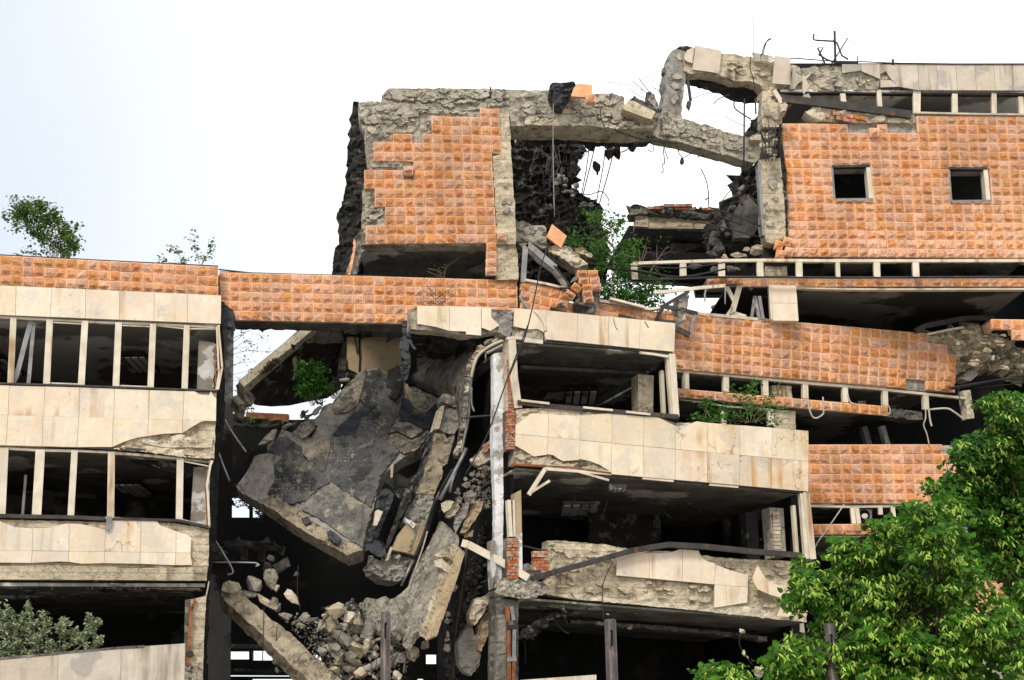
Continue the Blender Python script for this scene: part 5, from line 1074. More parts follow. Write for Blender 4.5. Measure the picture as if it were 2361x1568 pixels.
# curved floor slab peeled down from the bay
fe = c('C3', '1215,118 1100,145 1010,182 940,240 895,300 870,380 855,450 850,560 845,650 830,760 815,860 800,980 770,1100 740,1180')
ie = c('C3', '860,130 740,150 640,180 560,230 500,290 420,350 360,420 330,480 390,540 470,590 560,620 620,640 660,900 640,1100')
CS = thing('curved_slab', at(1150, 800, 44.5), 'ribbed floor slab peeled down in a curve under the balcony bay, seen from below', 'floor slab')
vs, fs = [], []; nA, nB = 40, 44
fp = smooth_path([Vector((x, y, 0)) for x, y in fe], 4); ip = smooth_path([Vector((x, y, 0)) for x, y in ie], 4)
for i in range(len(fp)):
    for j in range(nB + 1):
        t = j / nB; q = fp[i].lerp(ip[i], t); rib = (.05 if (j // 2) % 2 else 0) + .16 * noise.noise(Vector((i * .4, j * .7, 0))) + .08 * noise.noise(Vector((i * .12, j * .2, 5)))
        vs.append(at(q.x, q.y, 44.3 + 4.2 * t + rib))
nv = nB + 1
for i in range(len(fp) - 1):
    for j in range(nB): fs.append((i * nv + j, (i + 1) * nv + j, (i + 1) * nv + j + 1, i * nv + j + 1))
obj('ribbed_underside', vs, fs, M_curt, CS)
fl = [(p.x, p.y) for p in fp]
for i in range(0, len(fl) - 3, 3):
    a = fl[i:i + 4]; wd = [R.uniform(9, 15) for _ in a]
    back = [(x - w_, y - (6 if k_ + i < 12 else -1)) for k_, ((x, y), w_) in enumerate(zip(a, wd))][::-1]
    if i < 9: back = [(x - 4, y - w_) for (x, y), w_ in zip(a, wd)][::-1]
    plate('edge_chunk', a + back, V(44.25), .5, M_conc_l if i % 2 else M_conc, CS, rough=.18, cell=4, jag=1.2, step=5)
wire('edge_trim', 'C3', '1330,140 1215,122 1100,160 1010,205 930,270 895,340 872,430 865,470', 43.9, .05, M_frame, CS); wire('edge_trim', 'C3', '1200,150 1120,195 1000,255', 43.85, .05, M_pale, CS)
wire('edge_trim', 'C3', '868,440 858,560 850,680 840,830 800,1020 775,1150', 43.95, .05, M_grey_metal, CS); wire('edge_trim', 'C3', '866,560 866,700 890,775', 43.8, .03, M_pale, CS)
wire('rod', 'C3', '990,255 995,335', 43.9, .03, M_grey_metal, CS)
wire('metal_strip', 'C3', '820,1105 760,1230 650,1440 580,1568', 43.8, .06, M_grey_metal, label='straight grey metal strip slanting below the curved slab', cat='metal strip', sm=False)
wire('metal_strip', 'C3', '720,1320 690,1400 672,1500', 43.8, .05, M_grey_metal, label='short grey metal stub right of the slanting strip', cat='metal strip', sm=False)
wire('steel_rod', 'C3', '800,845 830,828 1050,812 1225,800', 43.4, .035, M_metal, label='dark horizontal rod between the curved slab and the brick jamb', cat='rod')
single('ceiling_remnant', 'dark ragged ceiling remnant under the short cream panels beside the torn felt', 'ceiling remnant', c('C3', '300,90 520,110 700,130 900,180 1190,110 1200,60 960,40 700,70 400,20 330,0'), V(44.6), 2.6, M_soot, rough=.3, cell=7, jag=3)
wire('ceiling_rail', 'C3', '350,170 700,168 960,178', 45.8, .04, M_grey_metal, label='thin grey rail under the dark ceiling remnant', cat='rail', sm=False)
single('felt_tatter', 'black tattered felt hanging from the left end of the cream balcony front', 'roofing felt', c('C3', '235,-30 330,-60 310,60 330,150 370,210 350,215 300,150 320,320 290,480 260,520 230,400 250,300 215,180 245,90'), V(43.4), .06, M_felt, rough=.25, cell=5, jag=2)
single('felt_tatter', 'black felt shred covering the right end of the left wing roof band', 'roofing felt', c('E1', '95,260 120,200 150,195 200,250 280,310 310,420 305,600 290,600 280,750 255,760 240,580 130,560 120,280'), V(42.2), .08, M_felt, rough=.2, cell=5, jag=2)
# brick fragment
BF = thing('brick_fragment', at(1080, 1050, 43.6), 'tilted fragment of orange brick wall with plaster stuck beside the white column', 'brick fragment')
PBF = V(43.3)
plate('masonry', c('C3', '845,1210 960,1110 965,1080 1100,985 1140,970 1170,1000 1175,1130 1100,1170 930,1260 880,1240'), PBF, .4, M_conc_l, BF, rough=.10, cell=5, jag=1.2)
for i, s_ in enumerate(('968,1078 1052,1032 1058,1062 975,1106', '975,1108 1000,1096 1010,1118 960,1146', '1000,1096 1045,1082 1042,1106 1010,1120', '1038,1125 1070,1116 1074,1140 1044,1148', '1040,1150 1074,1142 1072,1165 1046,1174', '962,1140 1005,1118 1020,1130 975,1150')):
    plate('brick', c('C3', s_), PBF, .2, M_brick, BF, off=.10)
# leaning floor slab with yellow underside
PLS = T3((1010, 1210, 44.6), (890, 1480, 43.2), (940, 1300, 44.8))
LS = thing('leaning_slab', PLS(930, 1480), 'long pale floor slab leaning against the rubble with a yellowish broken edge', 'floor slab')
plate('slab_face', c('C4', '575,180 620,215 700,290 705,330 680,480 600,620 560,760 480,1010 400,1150 350,1180 270,1290 240,1260 280,1060 130,1060 0,1050 -80,960 0,900 170,850 280,760 370,560'), PLS, .12, M_slab, LS, rough=.06, cell=6, jag=1.2)
plate('slab_face', c('C4', '575,195 695,295 690,400 640,560 560,760 470,1010 395,1150 340,1180 330,1000 400,700 470,420'), PLS, .08, M_slab, LS, off=.06, rough=.05, cell=6, jag=1)
plate('slab_side', c('C4', '715,430 770,440 700,680 600,960 520,1180 440,1220 420,1180 480,1020 560,780 640,620'), PLS, .06, M_beige, LS, off=.0, rough=.05, cell=6, jag=1)
plate('broken_rim', c('C4', '700,400 735,420 690,500 655,560 620,690 560,830 500,1000 470,1090 425,1200 395,1180 460,1040 540,800 590,640'), PLS, .2, M_conc_l, LS, off=.10, rough=.14, cell=4, jag=2.2, step=6)
plate('rim_block', c('C4', '580,530 640,490 690,500 690,540 620,550'), PLS, .4, M_conc_l, LS, off=.3, rough=.1, cell=5, jag=1); plate('rim_block', c('C4', '585,580 650,560 660,600 640,640 590,630'), PLS, .4, M_conc_l, LS, off=.3, rough=.1, cell=5, jag=1)
# cracked slab at its foot
for i, s_ in enumerate(('0,890 110,850 170,890 150,960 130,1050 60,1060 10,990', '170,880 260,850 300,910 250,1000 230,940 150,960', '-80,930 -30,880 40,890 30,960 60,1060 20,1120 -60,1040', '150,960 240,950 250,1010 210,1080 190,1180 130,1150 130,1050',
                        '60,1060 130,1060 120,1160 60,1200 10,1150', '-20,1060 60,1100 40,1180 -30,1180', '210,1080 280,1040 260,1180 200,1230')):
    single('cracked_slab_piece', ['flat cracked slab piece with rounded top at the foot of the leaning slab', 'upper right plate of the cracked pavement below the leaning slab', 'leftmost rounded plate of the cracked pavement below the leaning slab',
           'plate of cracked slab right behind the left steel post', 'plate of cracked slab left of the left steel post top', 'lowest left plate of the cracked slab above the rubble heap', 'narrow cracked plate beside the pale kinked cable'][i],
           'slab piece', c('C4', s_), PLS, .35, M_slab, off=.10 + .04 * i, rough=.07, cell=5, jag=1.5, group='cracked plates at the foot of the leaning slab')
# diagonal beam
PDG = T3((545, 1370, 44.0), (700, 1500, 43.2), (700, 1400, 44.0))
DB = thing('fallen_beam', PDG(720, 1560), 'long diagonal fallen concrete beam at lower left of the gap', 'concrete beam')
plate('beam', c('C2', '160,920 185,850 230,830 290,850 335,910 400,980 560,1110 680,1195 770,1280 850,1365 950,1440 1090,1568 1240,1700 960,1700 830,1568 690,1440 580,1330 480,1220 330,1085 220,985'), PDG, .6, M_screed, DB, rough=.10, cell=6, jag=1.5)
plate('beam_head', c('C2', '165,900 180,850 215,825 290,835 320,890 260,930 220,930'), PDG, .6, M_screed, DB, off=.12, rough=.15, cell=5, jag=1.5)
plate('beam_side', c('C2', '345,915 560,1100 690,1185 770,1275 860,1362 900,1400 850,1390 700,1270 560,1130 400,1000'), PDG, .5, M_conc_s, DB, off=-.15, rough=.1, cell=6, jag=1)
for k, s_ in enumerate(('490,1010 485,1200 478,1420', '590,1160 580,1330', '750,690 745,900 770,1040', '810,1180 800,1350', '890,1180 870,1350')):
    wire('hanging_wire', 'C2', s_, 43.0 + .3 * k, .014, M_cable, label=['grey wire dangling over the diagonal beam above the bright windows', 'wire stuck to the middle of the diagonal beam', 'dark wire hanging from the big slab over the chunks', 'wire crossing the lower part of the diagonal beam', 'thin wire right of the diagonal beam near the heap'][k], cat='wire')
# loose chunks
CH = (('C2', 545, 800, 110, 130, .5), ('C2', 560, 860, 90, 60, .3), ('C2', 410, 840, 120, 110, .2), ('C2', 385, 905, 95, 60, .1), ('C2', 500, 700, 80, 75, .2), ('C2', 640, 690, 150, 70, -.5), ('C2', 700, 930, 60, 150, -.7), ('C2', 570, 970, 50, 55, .1),
      ('C2', 520, 985, 180, 55, .6), ('C2', 610, 1020, 60, 70, .2), ('C2', 650, 1080, 85, 55, .3), ('C2', 800, 1090, 80, 60, -.3), ('C2', 735, 1130, 60, 45, .1), ('C2', 770, 1155, 70, 40, .5), ('C2', 545, 640, 50, 50, .2),
      ('C2', 730, 760, 40, 40, .3), ('C2', 870, 1110, 70, 40, 0), ('C2', 580, 1410, 45, 90, .2), ('C2', 590, 1485, 28, 50, .1))
NAMES = ('big pale boulder of concrete above the diagonal beam', 'flat stone tucked under the big pale boulder', 'rounded grey boulder on the head of the diagonal beam', 'pale stone below the rounded grey boulder', 'small grey block left of the dark void', 'slanting dark slab piece in the upper void',
         'slim concrete stick sliding right of the boulders', 'small pale lump on the upper side of the diagonal beam', 'long broken bar lying parallel to the diagonal beam', 'dark lump at the end of the broken bar', 'rounded pale stone right of the broken bar', 'pale wedge near the middle of the void',
         'small grey stone between two pale ones on the beam', 'flat chip lying on the diagonal beam', 'dark round lump under the broken floor edge', 'dark nugget hanging beside a wire', 'flat dark stone left of the rubble heap', 'dangling lump below the diagonal beam', 'smaller dangling lump under another one')
for (tg, x, y, w, h, rt), lb in zip(CH, NAMES):
    (px, py), = c(tg, f'{x},{y}'); k = SHEET[tg][2]
    rock('concrete_chunk', px, py, w * k * 1.22, h * k * 1.22, 44.2 if 'void' not in lb else 46, (M_conc_l if x % 20 == 0 else M_slab) if 'dark' not in lb else M_conc_s, random.Random(x), rot=rt, label=lb, cat='concrete chunk', group='chunks fallen into the gap')
# rubble heap
rc0 = random.Random(15)
heap = c('C2', '905,1130 1000,1000 1110,980 1120,1080 1240,1110 1240,1250 1350,1290 1380,1060 1460,1200 1520,1230 1520,1430 1500,1560 950,1568 1000,1480 900,1340 980,1230')
BIG = (('C2', 1050, 1040, 130, 110, -.5), ('C2', 930, 1170, 60, 110, .2), ('C2', 1010, 1150, 110, 120, .3), ('C2', 1100, 1160, 70, 60, 0), ('C2', 1150, 1090, 80, 90, .1), ('C2', 1195, 1180, 80, 60, .5), ('C2', 1210, 1110, 60, 90, 0), ('C2', 1090, 1240, 150, 70, .6), ('C2', 1200, 1320, 150, 90, .6),
       ('C2', 1030, 1310, 80, 70, .3), ('C2', 1060, 1370, 90, 80, .5), ('C2', 1290, 1210, 110, 130, .1), ('C2', 1285, 1310, 60, 120, 0), ('C2', 1150, 1390, 80, 70, .2), ('C2', 1205, 1440, 80, 60, 0), ('C2', 1285, 1480, 60, 60, 0), ('C2', 1230, 1510, 90, 60, -.3), ('C2', 1140, 1480, 100, 50, .3),
       ('C2', 1040, 1500, 80, 60, .4), ('C2', 1350, 1430, 70, 90, .2), ('C2', 1490, 1210, 55, 70, .6), ('C2', 1480, 1420, 70, 130, .2), ('C2', 1625, 1370, 90, 90, -.4), ('C2', 1540, 1400, 70, 80, 0), ('C2', 1510, 1530, 70, 70, .3), ('C2', 1570, 1300, 60, 60, -.4), ('C2', 1720, 1300, 60, 60, .2), ('C2', 940, 1350, 60, 60, .1), ('C2', 1330, 1370, 50, 50, .1), ('C2', 1600, 1290, 80, 50, -.6))
def heaplabel(px, py, w, h, i):
    size = 'large' if w * h > 650 else 'small' if w * h < 190 else 'middling'
    shape = 'flat' if w > 1.45 * h else 'tall' if h > 1.35 * w else 'blocky'
    tone = ('pale', 'dusty', 'tan', 'grey')[i % 4]
    side = 'far left' if px < 770 else 'left' if px < 830 else 'centre' if px < 876 else 'right' if px < 925 else 'far right'
    lvl = 'top' if py < 1430 else 'upper slope' if py < 1470 else 'middle' if py < 1515 else 'foot'
    return f'{size} {tone} {shape} chunk on the {lvl} of the rubble heap, {side}' + ''
def heaprock(px, py, w, h, Y, i, rt):
    rock('concrete_chunk', px, py, w, h, Y, [M_conc_l, M_slab, M_screed, M_screed_g][i % 4], random.Random(i * 3 + 1), rot=rt, label=heaplabel(px, py, w, h, i), cat='concrete chunk', group='concrete chunks in the rubble heap')
for i, (tg, x, y, w, h, rt) in enumerate(BIG):
    (px, py), = c(tg, f'{x},{y}'); heaprock(px, py, w * .3015 * 1.22, h * .3015 * 1.22, 43.0 + .2 * (i % 3), i, rt)
rh = random.Random(77)
for i in range(150):
    px, py = in_poly(heap, rh); st_ = 1.9 if i % 6 == 0 else 1.0; heaprock(px, py, rh.uniform(7, 20) * st_, rh.uniform(6, 16) / st_ ** .6, 43.3 + rh.uniform(0, .7), i, rh.uniform(-.8, .8))
vs, fs = [], []
fine = c('C2', '620,1080 760,1060 900,1120 1000,1010 1120,980 1170,930 1300,1010 1400,1080 1560,1050 1640,1230 1560,1568 940,1568 880,1400 800,1280 700,1180')
for i in range(900):
    x, y = in_poly(fine, rc0); s_ = 43.6 * PX; a, b = rockg(at(x, y, 43.5 + rc0.uniform(0, .9)), (rc0.uniform(3, 9) * s_, 6 * s_, rc0.uniform(3, 8) * s_), rc0, 7)
    n = len(vs); vs += a; fs += [tuple(j + n for j in f) for f in b]
obj('rubble_fines', vs, fs, M_fines, label='loose crushed concrete filling the gaps of the rubble heap', cat='rubble', kind='stuff')
for k, s_ in enumerate(('1010,1100 1080,1180 1060,1260 1110,1330', '1180,1150 1260,1230 1330,1220', '960,1220 1000,1330 1080,1400', '1290,1330 1350,1420 1330,1500', '1120,1400 1180,1460 1280,1440', '800,1130 860,1180 840,1290', '700,1160 760,1240 800,1230', '1420,1250 1480,1330 1460,1420')):
    wire('rebar', 'C2', s_, 42.7, 0.011, M_metal, label='twisted rebar poking out of the rubble heap', cat='rebar', group='rebar in the rubble heap')
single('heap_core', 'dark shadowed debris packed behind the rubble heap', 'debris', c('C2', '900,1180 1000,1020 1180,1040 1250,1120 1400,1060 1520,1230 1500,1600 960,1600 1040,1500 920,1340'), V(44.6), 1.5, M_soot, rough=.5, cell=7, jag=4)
# rubble curtain: broken hollow blocks hanging in a strip
cur = c('C4', '950,120 1040,60 1050,200 1020,330 1000,480 940,640 900,840 830,960 760,1100 740,1200 720,1568 620,1568 660,1300 700,1160 660,1000 740,840 800,700 850,560 880,430 900,300')
vs, fs = [], []; rc = random.Random(5)
for i in range(560):
    x, y = in_poly(cur, rc); s_ = 45.2 * PX; a, b = rockg(at(x, y, 44.9 + rc.uniform(0, 1.0)), (rc.uniform(7, 17) * s_, 12 * s_, rc.uniform(5, 14) * s_), rc, 8)
    n = len(vs); vs += a; fs += [tuple(j + n for j in f) for f in b]
obj('rubble_curtain', vs, fs, M_curt, label='hanging strip of dark crumbled hollow blocks beside the bay column', cat='rubble', kind='stuff')
single('curtain_core', 'sooty broken floor strip behind the hanging crumbled blocks', 'floor strip', cur, V(46.2), .6, M_soot, rough=.3, cell=7, jag=3)
wire('iron_pipe', 'C4', '800,410 780,620 740,900 700,1200 685,1568', 43.6, .07, M_metal, label='dark vertical pipe hanging in front of the crumbled block strip', cat='pipe')
for k, (s_, lb) in enumerate((('575,30 620,0 690,10 660,70 600,110 580,80', 'outermost pale slab shard of the stack below the brick fragment'), ('610,140 640,60 720,20 740,60 700,130 650,150', 'second pale shard in the stack below the brick fragment'), ('690,150 760,60 790,0 830,-10 800,120 740,220 700,300 680,240', 'long pale shard in the middle of the stack under the brick fragment'),
                             ('740,290 790,140 860,40 870,0 945,10 930,80 850,200 790,290', 'yellowish slab leaning behind the pale shards'), ('760,290 860,260 850,320 780,330', 'short yellowish block under the leaning yellowish slab'), ('780,-10 830,-90 890,-60 860,20 800,60', 'upper grey shard touching the brick fragment'))):
    single('slab_shard', lb, 'slab shard', c('C4', s_), V(43.6 + .1 * k), .3, [M_conc_l, M_conc_l, M_screed_g, M_beige, M_beige, M_conc_g][k], rough=.10, cell=5, jag=1.5, group='slab shards below the brick fragment')
vs, fs = [], []
for i in range(240):
    x, y = in_poly(c('C3', '740,1450 850,1330 950,1280 1060,1250 1200,1260 1280,1250 1270,1330 1220,1420 1180,1560 1120,1640 900,1660 720,1600'), rc); s_ = 44 * PX; a, b = rockg(at(x, y, 44.1 + rc.uniform(0, .7)), (rc.uniform(5, 18) * s_, 9 * s_, rc.uniform(4, 14) * s_), rc, 9)
    n = len(vs); vs += a; fs += [tuple(j + n for j in f) for f in b]
obj('crumbled_masonry', vs, fs, M_fines, label='mass of crumbled grey masonry under the brick fragment', cat='rubble', kind='stuff')
for i, (x, y, w, h, rt, lb) in enumerate(((700, 770, 85, 55, -.7, 'pale flake floating on wires left of the vertical pipe'), (635, 995, 50, 55, 0, 'topmost pale nugget in the vertical row left of the dark pipe'), (625, 1060, 50, 60, .2, 'second pale nugget in the vertical row left of the dark pipe'), (633, 1175, 35, 80, 0, 'tall thin nugget in the vertical row left of the dark pipe'),
                                         (630, 1225, 55, 40, 0, 'flat nugget under the tall thin one left of the dark pipe'), (630, 1290, 70, 75, 0, 'lowest ring-shaped nugget left of the dark pipe'), (435, 1260, 80, 80, .3, 'hollow knob at the foot of the leaning slab'))):
    (px, py), = c('C4', f'{x},{y}'); rock('concrete_nugget', px, py, w * .2647, h * .2647, 43.4, M_conc_l, random.Random(i), rot=rt, label=lb, cat='concrete chunk', group='nuggets strung beside the dark pipe')
for k, (s_, lb, m_) in enumerate((('830,960 870,860 950,840 1000,860 960,960 890,1070 870,1090 840,1070 820,1030', 'upper pale slab leaning on the bay column foot', M_conc_l), ('960,980 1010,960 1040,1020 1000,1130 930,1320 890,1300 900,1100', 'beige underside of the slab leaning on the bay column', M_beige),
                                  ('720,1250 820,1060 850,1100 860,1180 900,1160 890,1250 920,1330 910,1440 840,1530 770,1490 730,1430', 'big pointed grey slab standing left of the bay column', M_screed_g), ('965,830 1020,790 1065,820 1060,900 1000,950 970,910', 'knobbly grey lump wedged at the top of the bay column', M_conc_g), ('980,920 1010,895 1060,905 1060,945 975,950', 'small pale block beside the knobbly grey lump', M_conc_l))):
    single('leaning_fragment', lb, 'slab fragment', c('C4', s_), V(43.2 + .15 * k, .3), .35, m_, rough=.10, cell=5, jag=1.5, group='slab fragments leaning on the bay column')
# long rails across the bay
tag(bar('bent_rail', c('C4', '760,385 815,400 1100,550 1335,690'), V(42.6), .2, .12, M_frame, None, off=.3), 'white window rail jutting left from the bare spandrel into the gap', 'window rail')
tag(bar('bent_rail', c('D2', '225,728 460,660 700,595 1000,510 1180,478 1290,462 1560,475 1900,510 2330,545'), PR, .15, .14, M_metal, None, off=.35), 'long dark window rail buckled upwards across the lower bare spandrel', 'window rail')
for s_, lb in (('1990,625 2030,690 2070,745 2130,770 2195,805 2180,880 2080,850 1990,810 1965,770 1950,722', 'boomerang-shaped loose cream slab dangling beside the lime tree'), ('2180,930 2240,945 2280,1000 2260,1030 2200,1025 2140,1022', 'small loose cream slab under the boomerang-shaped one')):
    single('loose_slab', lb, 'stone slab', c('D2', s_), PR, .05, M_cream, off=.3)
single('loose_slab', 'white slab scrap standing behind the lime leaves at the bay corner', 'stone slab', c('D3', '382,1130 410,1125 425,1245 380,1245'), V(44.5, .3), .05, M_cream)
for i, (x, y, w, h, lb) in enumerate(((480, 930, 70, 80, 'pale angular block hanging under the left end of the bare spandrel'), (225, 870, 110, 50, 'flat concrete lump hanging under the bare spandrel corbel'), (600, 910, 30, 18, 'tiny pale chip under the bare spandrel'), (1070, 985, 22, 25, 'white speck of concrete on a wire below the bare spandrel'), (850, 1000, 30, 20, 'grey chip left of the middle steel post top'),
                                      (1020, 1100, 50, 40, 'flat shard hanging right of the middle steel post'), (1905, 1130, 45, 40, 'round pale lump hanging in the dark ground floor'), (1920, 1300, 30, 50, 'small lump on the long wire in the dark ground floor'), (1950, 1335, 30, 25, 'tiny lump lower on the long wire in the dark ground floor'), (2035, 1440, 110, 100, 'big pale lump at the end of the long wire beside the lime tree'))):
    (px, py), = c('D2', f'{x},{y}'); rock('hanging_lump', px, py, w * .293, h * .293, 43.3 + (1.2 if x > 900 else 0), M_conc_l, random.Random(i + 9), label=lb, cat='concrete lump', group='concrete lumps hanging below the bay')
DR = thing('dangling_rib', at(1250, 1440, 44), 'dark broken concrete rib dangling with bent rebar at the bay ground floor', 'concrete rib')
plate('rib', c('D2', '150,1130 230,1080 330,1010 450,970 560,960 600,990 560,1000 450,1040 380,1080 300,1160 200,1200 150,1190'), V(44.2, .2), .5, M_conc_s, DR, rough=.35, cell=4, jag=3, step=5)
for i in range(16):
    x, y = in_poly(c('D2', '150,1130 330,1020 540,970 560,1000 380,1080 200,1200'), rc); rock('rib_chunk', x, y, rc.uniform(6, 13), rc.uniform(5, 10), 44.0, M_conc_g, rc, parent=DR)
for k, s_ in enumerate(('270,890 330,970', '310,860 400,970 440,1060 500,1130 545,1150', '440,970 500,1020 530,1070', '500,990 600,1010 710,930', '180,1130 230,1180 270,1195')): wire('rebar', 'D2', s_, 43.6, .022, M_metal, DR)
wire('beaded_wire', 'D2', '195,1210 200,1280 198,1390', 43.8, .012, M_cable, label='thin wire with mortar beads below the dangling rib', cat='wire')
wire('hanging_wire', 'D2', '880,600 810,760 808,900 815,1050', 42.8, .014, M_cable, label='thin wire hanging from the bare spandrel to the middle steel post', cat='wire')
wire('hanging_wire', 'D2', '1890,1150 1885,1240 1930,1320 1990,1400', 44.5, .014, M_cable, label='wire with strung lumps in the dark ground floor near the lime tree', cat='wire')
wire('cable', 'C4', '820,530 960,460 1150,395 1280,400 1420,430 1510,445', 42.6, .028, M_cable, label='black cable stretched past the brick jamb to the bare spandrel', cat='cable')
wire('cable', 'C4', '920,725 1000,690 1170,625 1290,620', 42.7, .025, M_cable, label='short black rod sticking left from the lower brick jamb', cat='rod')
# ================================================================== SHELL HOLE: back walls, slabs, hanging debris
HW = plate('burnt_back_wall', c('B1', '-170,600 0,690 440,700 500,760 470,775 400,790 340,830 300,830 240,890 250,900 310,870 320,900 330,960 400,1000 395,1080 330,1100 210,1060 220,1090 330,1140 460,1230 590,1310 600,1390 560,1400 600,1450 640,1560 640,1900 -170,1900'), V(49.5), .8, M_soot, None, rough=.3, cell=5, jag=3, step=5, rs=3.2,
           label='burnt ragged wall inside the tower behind the shell hole', cat='wall')
rw = random.Random(3)
for k in range(16):
    x = rw.uniform(20, 600); y = rw.uniform(300, 700); pts_ = [(x, y)]
    for _ in range(4): x += rw.gauss(0, 45); y += rw.uniform(60, 190); pts_.append((x, y))
    wire('dangling_wire', 'E4', ' '.join(f'{a:.0f},{b:.0f}' for a, b in pts_), 48.7, .012, M_conc_s if k % 2 else M_cable, label='thin wire straggling down the burnt wall in the tower', cat='wire', group='wires on the burnt wall')
for k in range(22):
    x, y = in_poly(c('E4', '370,830 520,880 660,950 800,1120 1060,1260 1060,1310 900,1330 700,1250 560,1200 400,1000'), rw)
    rock('edge_block', x, y, rw.uniform(7, 20), rw.uniform(6, 16), 48.4, M_conc_s if k % 3 else M_conc_g, rw, label='broken block on the lower rim of the burnt wall', cat='concrete block', group='blocks on the rim of the burnt wall')
single('ragged_chunks', 'black cluster of blown-out wall blocks on the left edge of the shell hole', 'wall remnant', c('E4', '650,330 760,320 740,430 810,450 820,530 740,560 730,640 700,640 690,740 710,760 710,900 640,920 590,860 600,740 530,680 630,640 620,580 540,560 530,480 600,420 650,410'), V(48.5), .6, M_soot, rough=.3, cell=5, jag=2.5, step=6)
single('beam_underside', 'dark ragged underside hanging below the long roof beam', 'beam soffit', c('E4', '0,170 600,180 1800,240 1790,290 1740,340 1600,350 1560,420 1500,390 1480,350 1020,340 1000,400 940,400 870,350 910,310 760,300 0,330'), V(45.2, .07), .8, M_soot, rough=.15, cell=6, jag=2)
for i, (s_, lb) in enumerate((('1075,370 1110,355 1170,390 1190,450 1165,475 1120,410', 'small black block dangling just under the roof beam'), ('1115,530 1180,460 1230,465 1250,540 1170,610', 'larger left block of the dangling black pair in the hole'), ('1245,460 1280,450 1330,480 1335,590 1310,595 1250,545', 'right block of the dangling black pair in the hole'), ('945,690 975,670 1050,730 1055,755 1000,770 955,720', 'lone black clod hanging in the middle of the hole'), ('1005,770 1030,765 1030,810 1005,815', 'tiny black clod below the lone one'))):
    single('dangling_block', lb, 'concrete block', c('E4', s_), V(46.5), .4, M_soot, rough=.08, cell=5, jag=1, group='black blocks dangling in the shell hole')
for i, (s_, r_, lb) in enumerate((('905,390 860,760 790,1130', .02, 'leftmost blue-black steel rod across the hole'), ('995,395 900,780 810,1140', .022, 'second steel rod from the left across the hole'), ('1120,450 1090,750 990,1270', .02, 'third steel rod from the left across the hole'), ('1232,560 1150,880 1040,1260', .022, 'rightmost slanted steel rod across the hole'),
                                 ('740,420 890,380', .025, 'short stub of rebar beside the ragged chunks'), ('700,740 880,540 1000,460 1090,410', .016, 'curved wire from the ragged chunks up to the dangling blocks'), ('1270,450 1340,400 1400,355', .02, 'rebar joining the block pair to the beam'), ('1340,555 1420,520 1510,425', .024, 'rebar from the right dangling block to the beam stub'),
                                 ('1800,400 1785,545 1730,530 1705,540', .016, 'hooked wire hanging near the beam joint'), ('1925,490 1945,700 1920,720 1925,830 1895,825', .02, 'long wavy rebar hanging left of the second beam'), ('1935,440 1960,560 1995,655', .018, 'short straight rebar beside the wavy one'), ('1330,480 1480,440 1710,395', .01, 'faint wire running right under the beam'),
                                 ('740,450 900,460 1130,470', .01, 'faint horizontal wire behind the dangling blocks'), ('900,1140 950,940 1010,815', .008, 'hair-thin wire below the lone clod'), ('800,1140 920,1140 1040,1100 1100,1120 1160,1200 1170,1270 1140,1290', .018, 'looping wire rising from the rubble left of the gap'), ('1165,1270 1180,1340 1300,1460 1335,1520', .012, 'trailing end of the looping wire'),
                                 ('1080,1170 1150,1140 1210,1090 1270,1055', .008, 'thin branchlike wire pointing right over the hole'), ('710,880 830,840 900,800', .008, 'thin wire sprouting from the ragged chunks'))):
    wire('rebar', 'E4', s_, 47.0, r_ * .9, M_rebar, label=lb, cat='rebar', group='rods and wires in the shell hole')
for i, (s_, r_, lb) in enumerate((('1640,500 1650,560 1770,640', .03, 'kinked rod beside the cracked column'), ('1720,480 1715,1050', .035, 'long vertical pipe crossing the small upper opening'), ('1520,1330 1560,1260 1625,1180', .02, 'blue-black rod rising from the rubble slope'), ('1380,1030 1420,1120 1440,1240 1435,1330', .025, 'bent rod standing on the far slab'), ('1410,1275 1440,1255', .03, 'short cross stub on the standing bent rod'),
                                 ('1185,850 1210,910 1230,940', .02, 'left wire of the tangled knot under the second beam'), ('1250,940 1300,910 1345,880 1355,930 1370,940', .02, 'right curl of the tangled knot under the second beam'), ('1225,950 1235,1040 1250,1100', .01, 'thin tail of the tangled knot'), ('1305,480 1400,445 1520,430', .014, 'thin arched wire inside the upper opening'),
                                 ('1480,520 1520,480 1600,450', .022, 'corroded bar with knots inside the upper opening'), ('1420,660 1425,560 1480,440', .008, 'hair-thin wire in the upper opening'), ('1560,605 1640,660 1750,700', .014, 'slanting rod at the lower edge of the upper opening'), ('620,350 780,365 940,420', .012, 'thin whip wire over the roof beam'), ('835,335 900,390 960,440', .016, 'rod leaning over the tipped block'),
                                 ('890,315 930,370 975,430', .018, 'second rod leaning over the tipped block'), ('980,325 1030,360 1075,390', .012, 'third rod right of the tipped block'), ('905,335 990,300 1070,260', .012, 'thin wire leading to the flying clod'), ('1000,390 1050,420 1075,490', .016, 'rebar curling behind the tipped block'), ('805,390 850,430 950,480', .014, 'rebar lying on the roof beam end'),
                                 ('1075,120 1120,160', .008, 'faint wire left of the tall post'), ('1335,30 1335,80', .006, 'hair-thin whip on the top beam'), ('1455,0 1445,95', .006, 'second hair-thin whip on the top beam'), ('1790,-160 1793,140', .012, 'tall thin aerial rod on the top beam'), ('1850,150 1880,50 1930,10', .02, 'bent double rod on the top beam'),
                                 ('1660,1110 1650,1090', .02, 'short spike on the rubble slope'), ('1770,150 1765,250 1790,320 1800,400', .02, 'black cable hanging over the top beam front'), ('1805,480 1810,600', .035, 'dark rod left of the column top'))):
    wire('rebar', 'B1', s_, 46.0 if i not in (3, 4) else 50.5, r_ * .8, M_rebar, label=lb, cat='rebar', group='rods and wires around the upper frame')
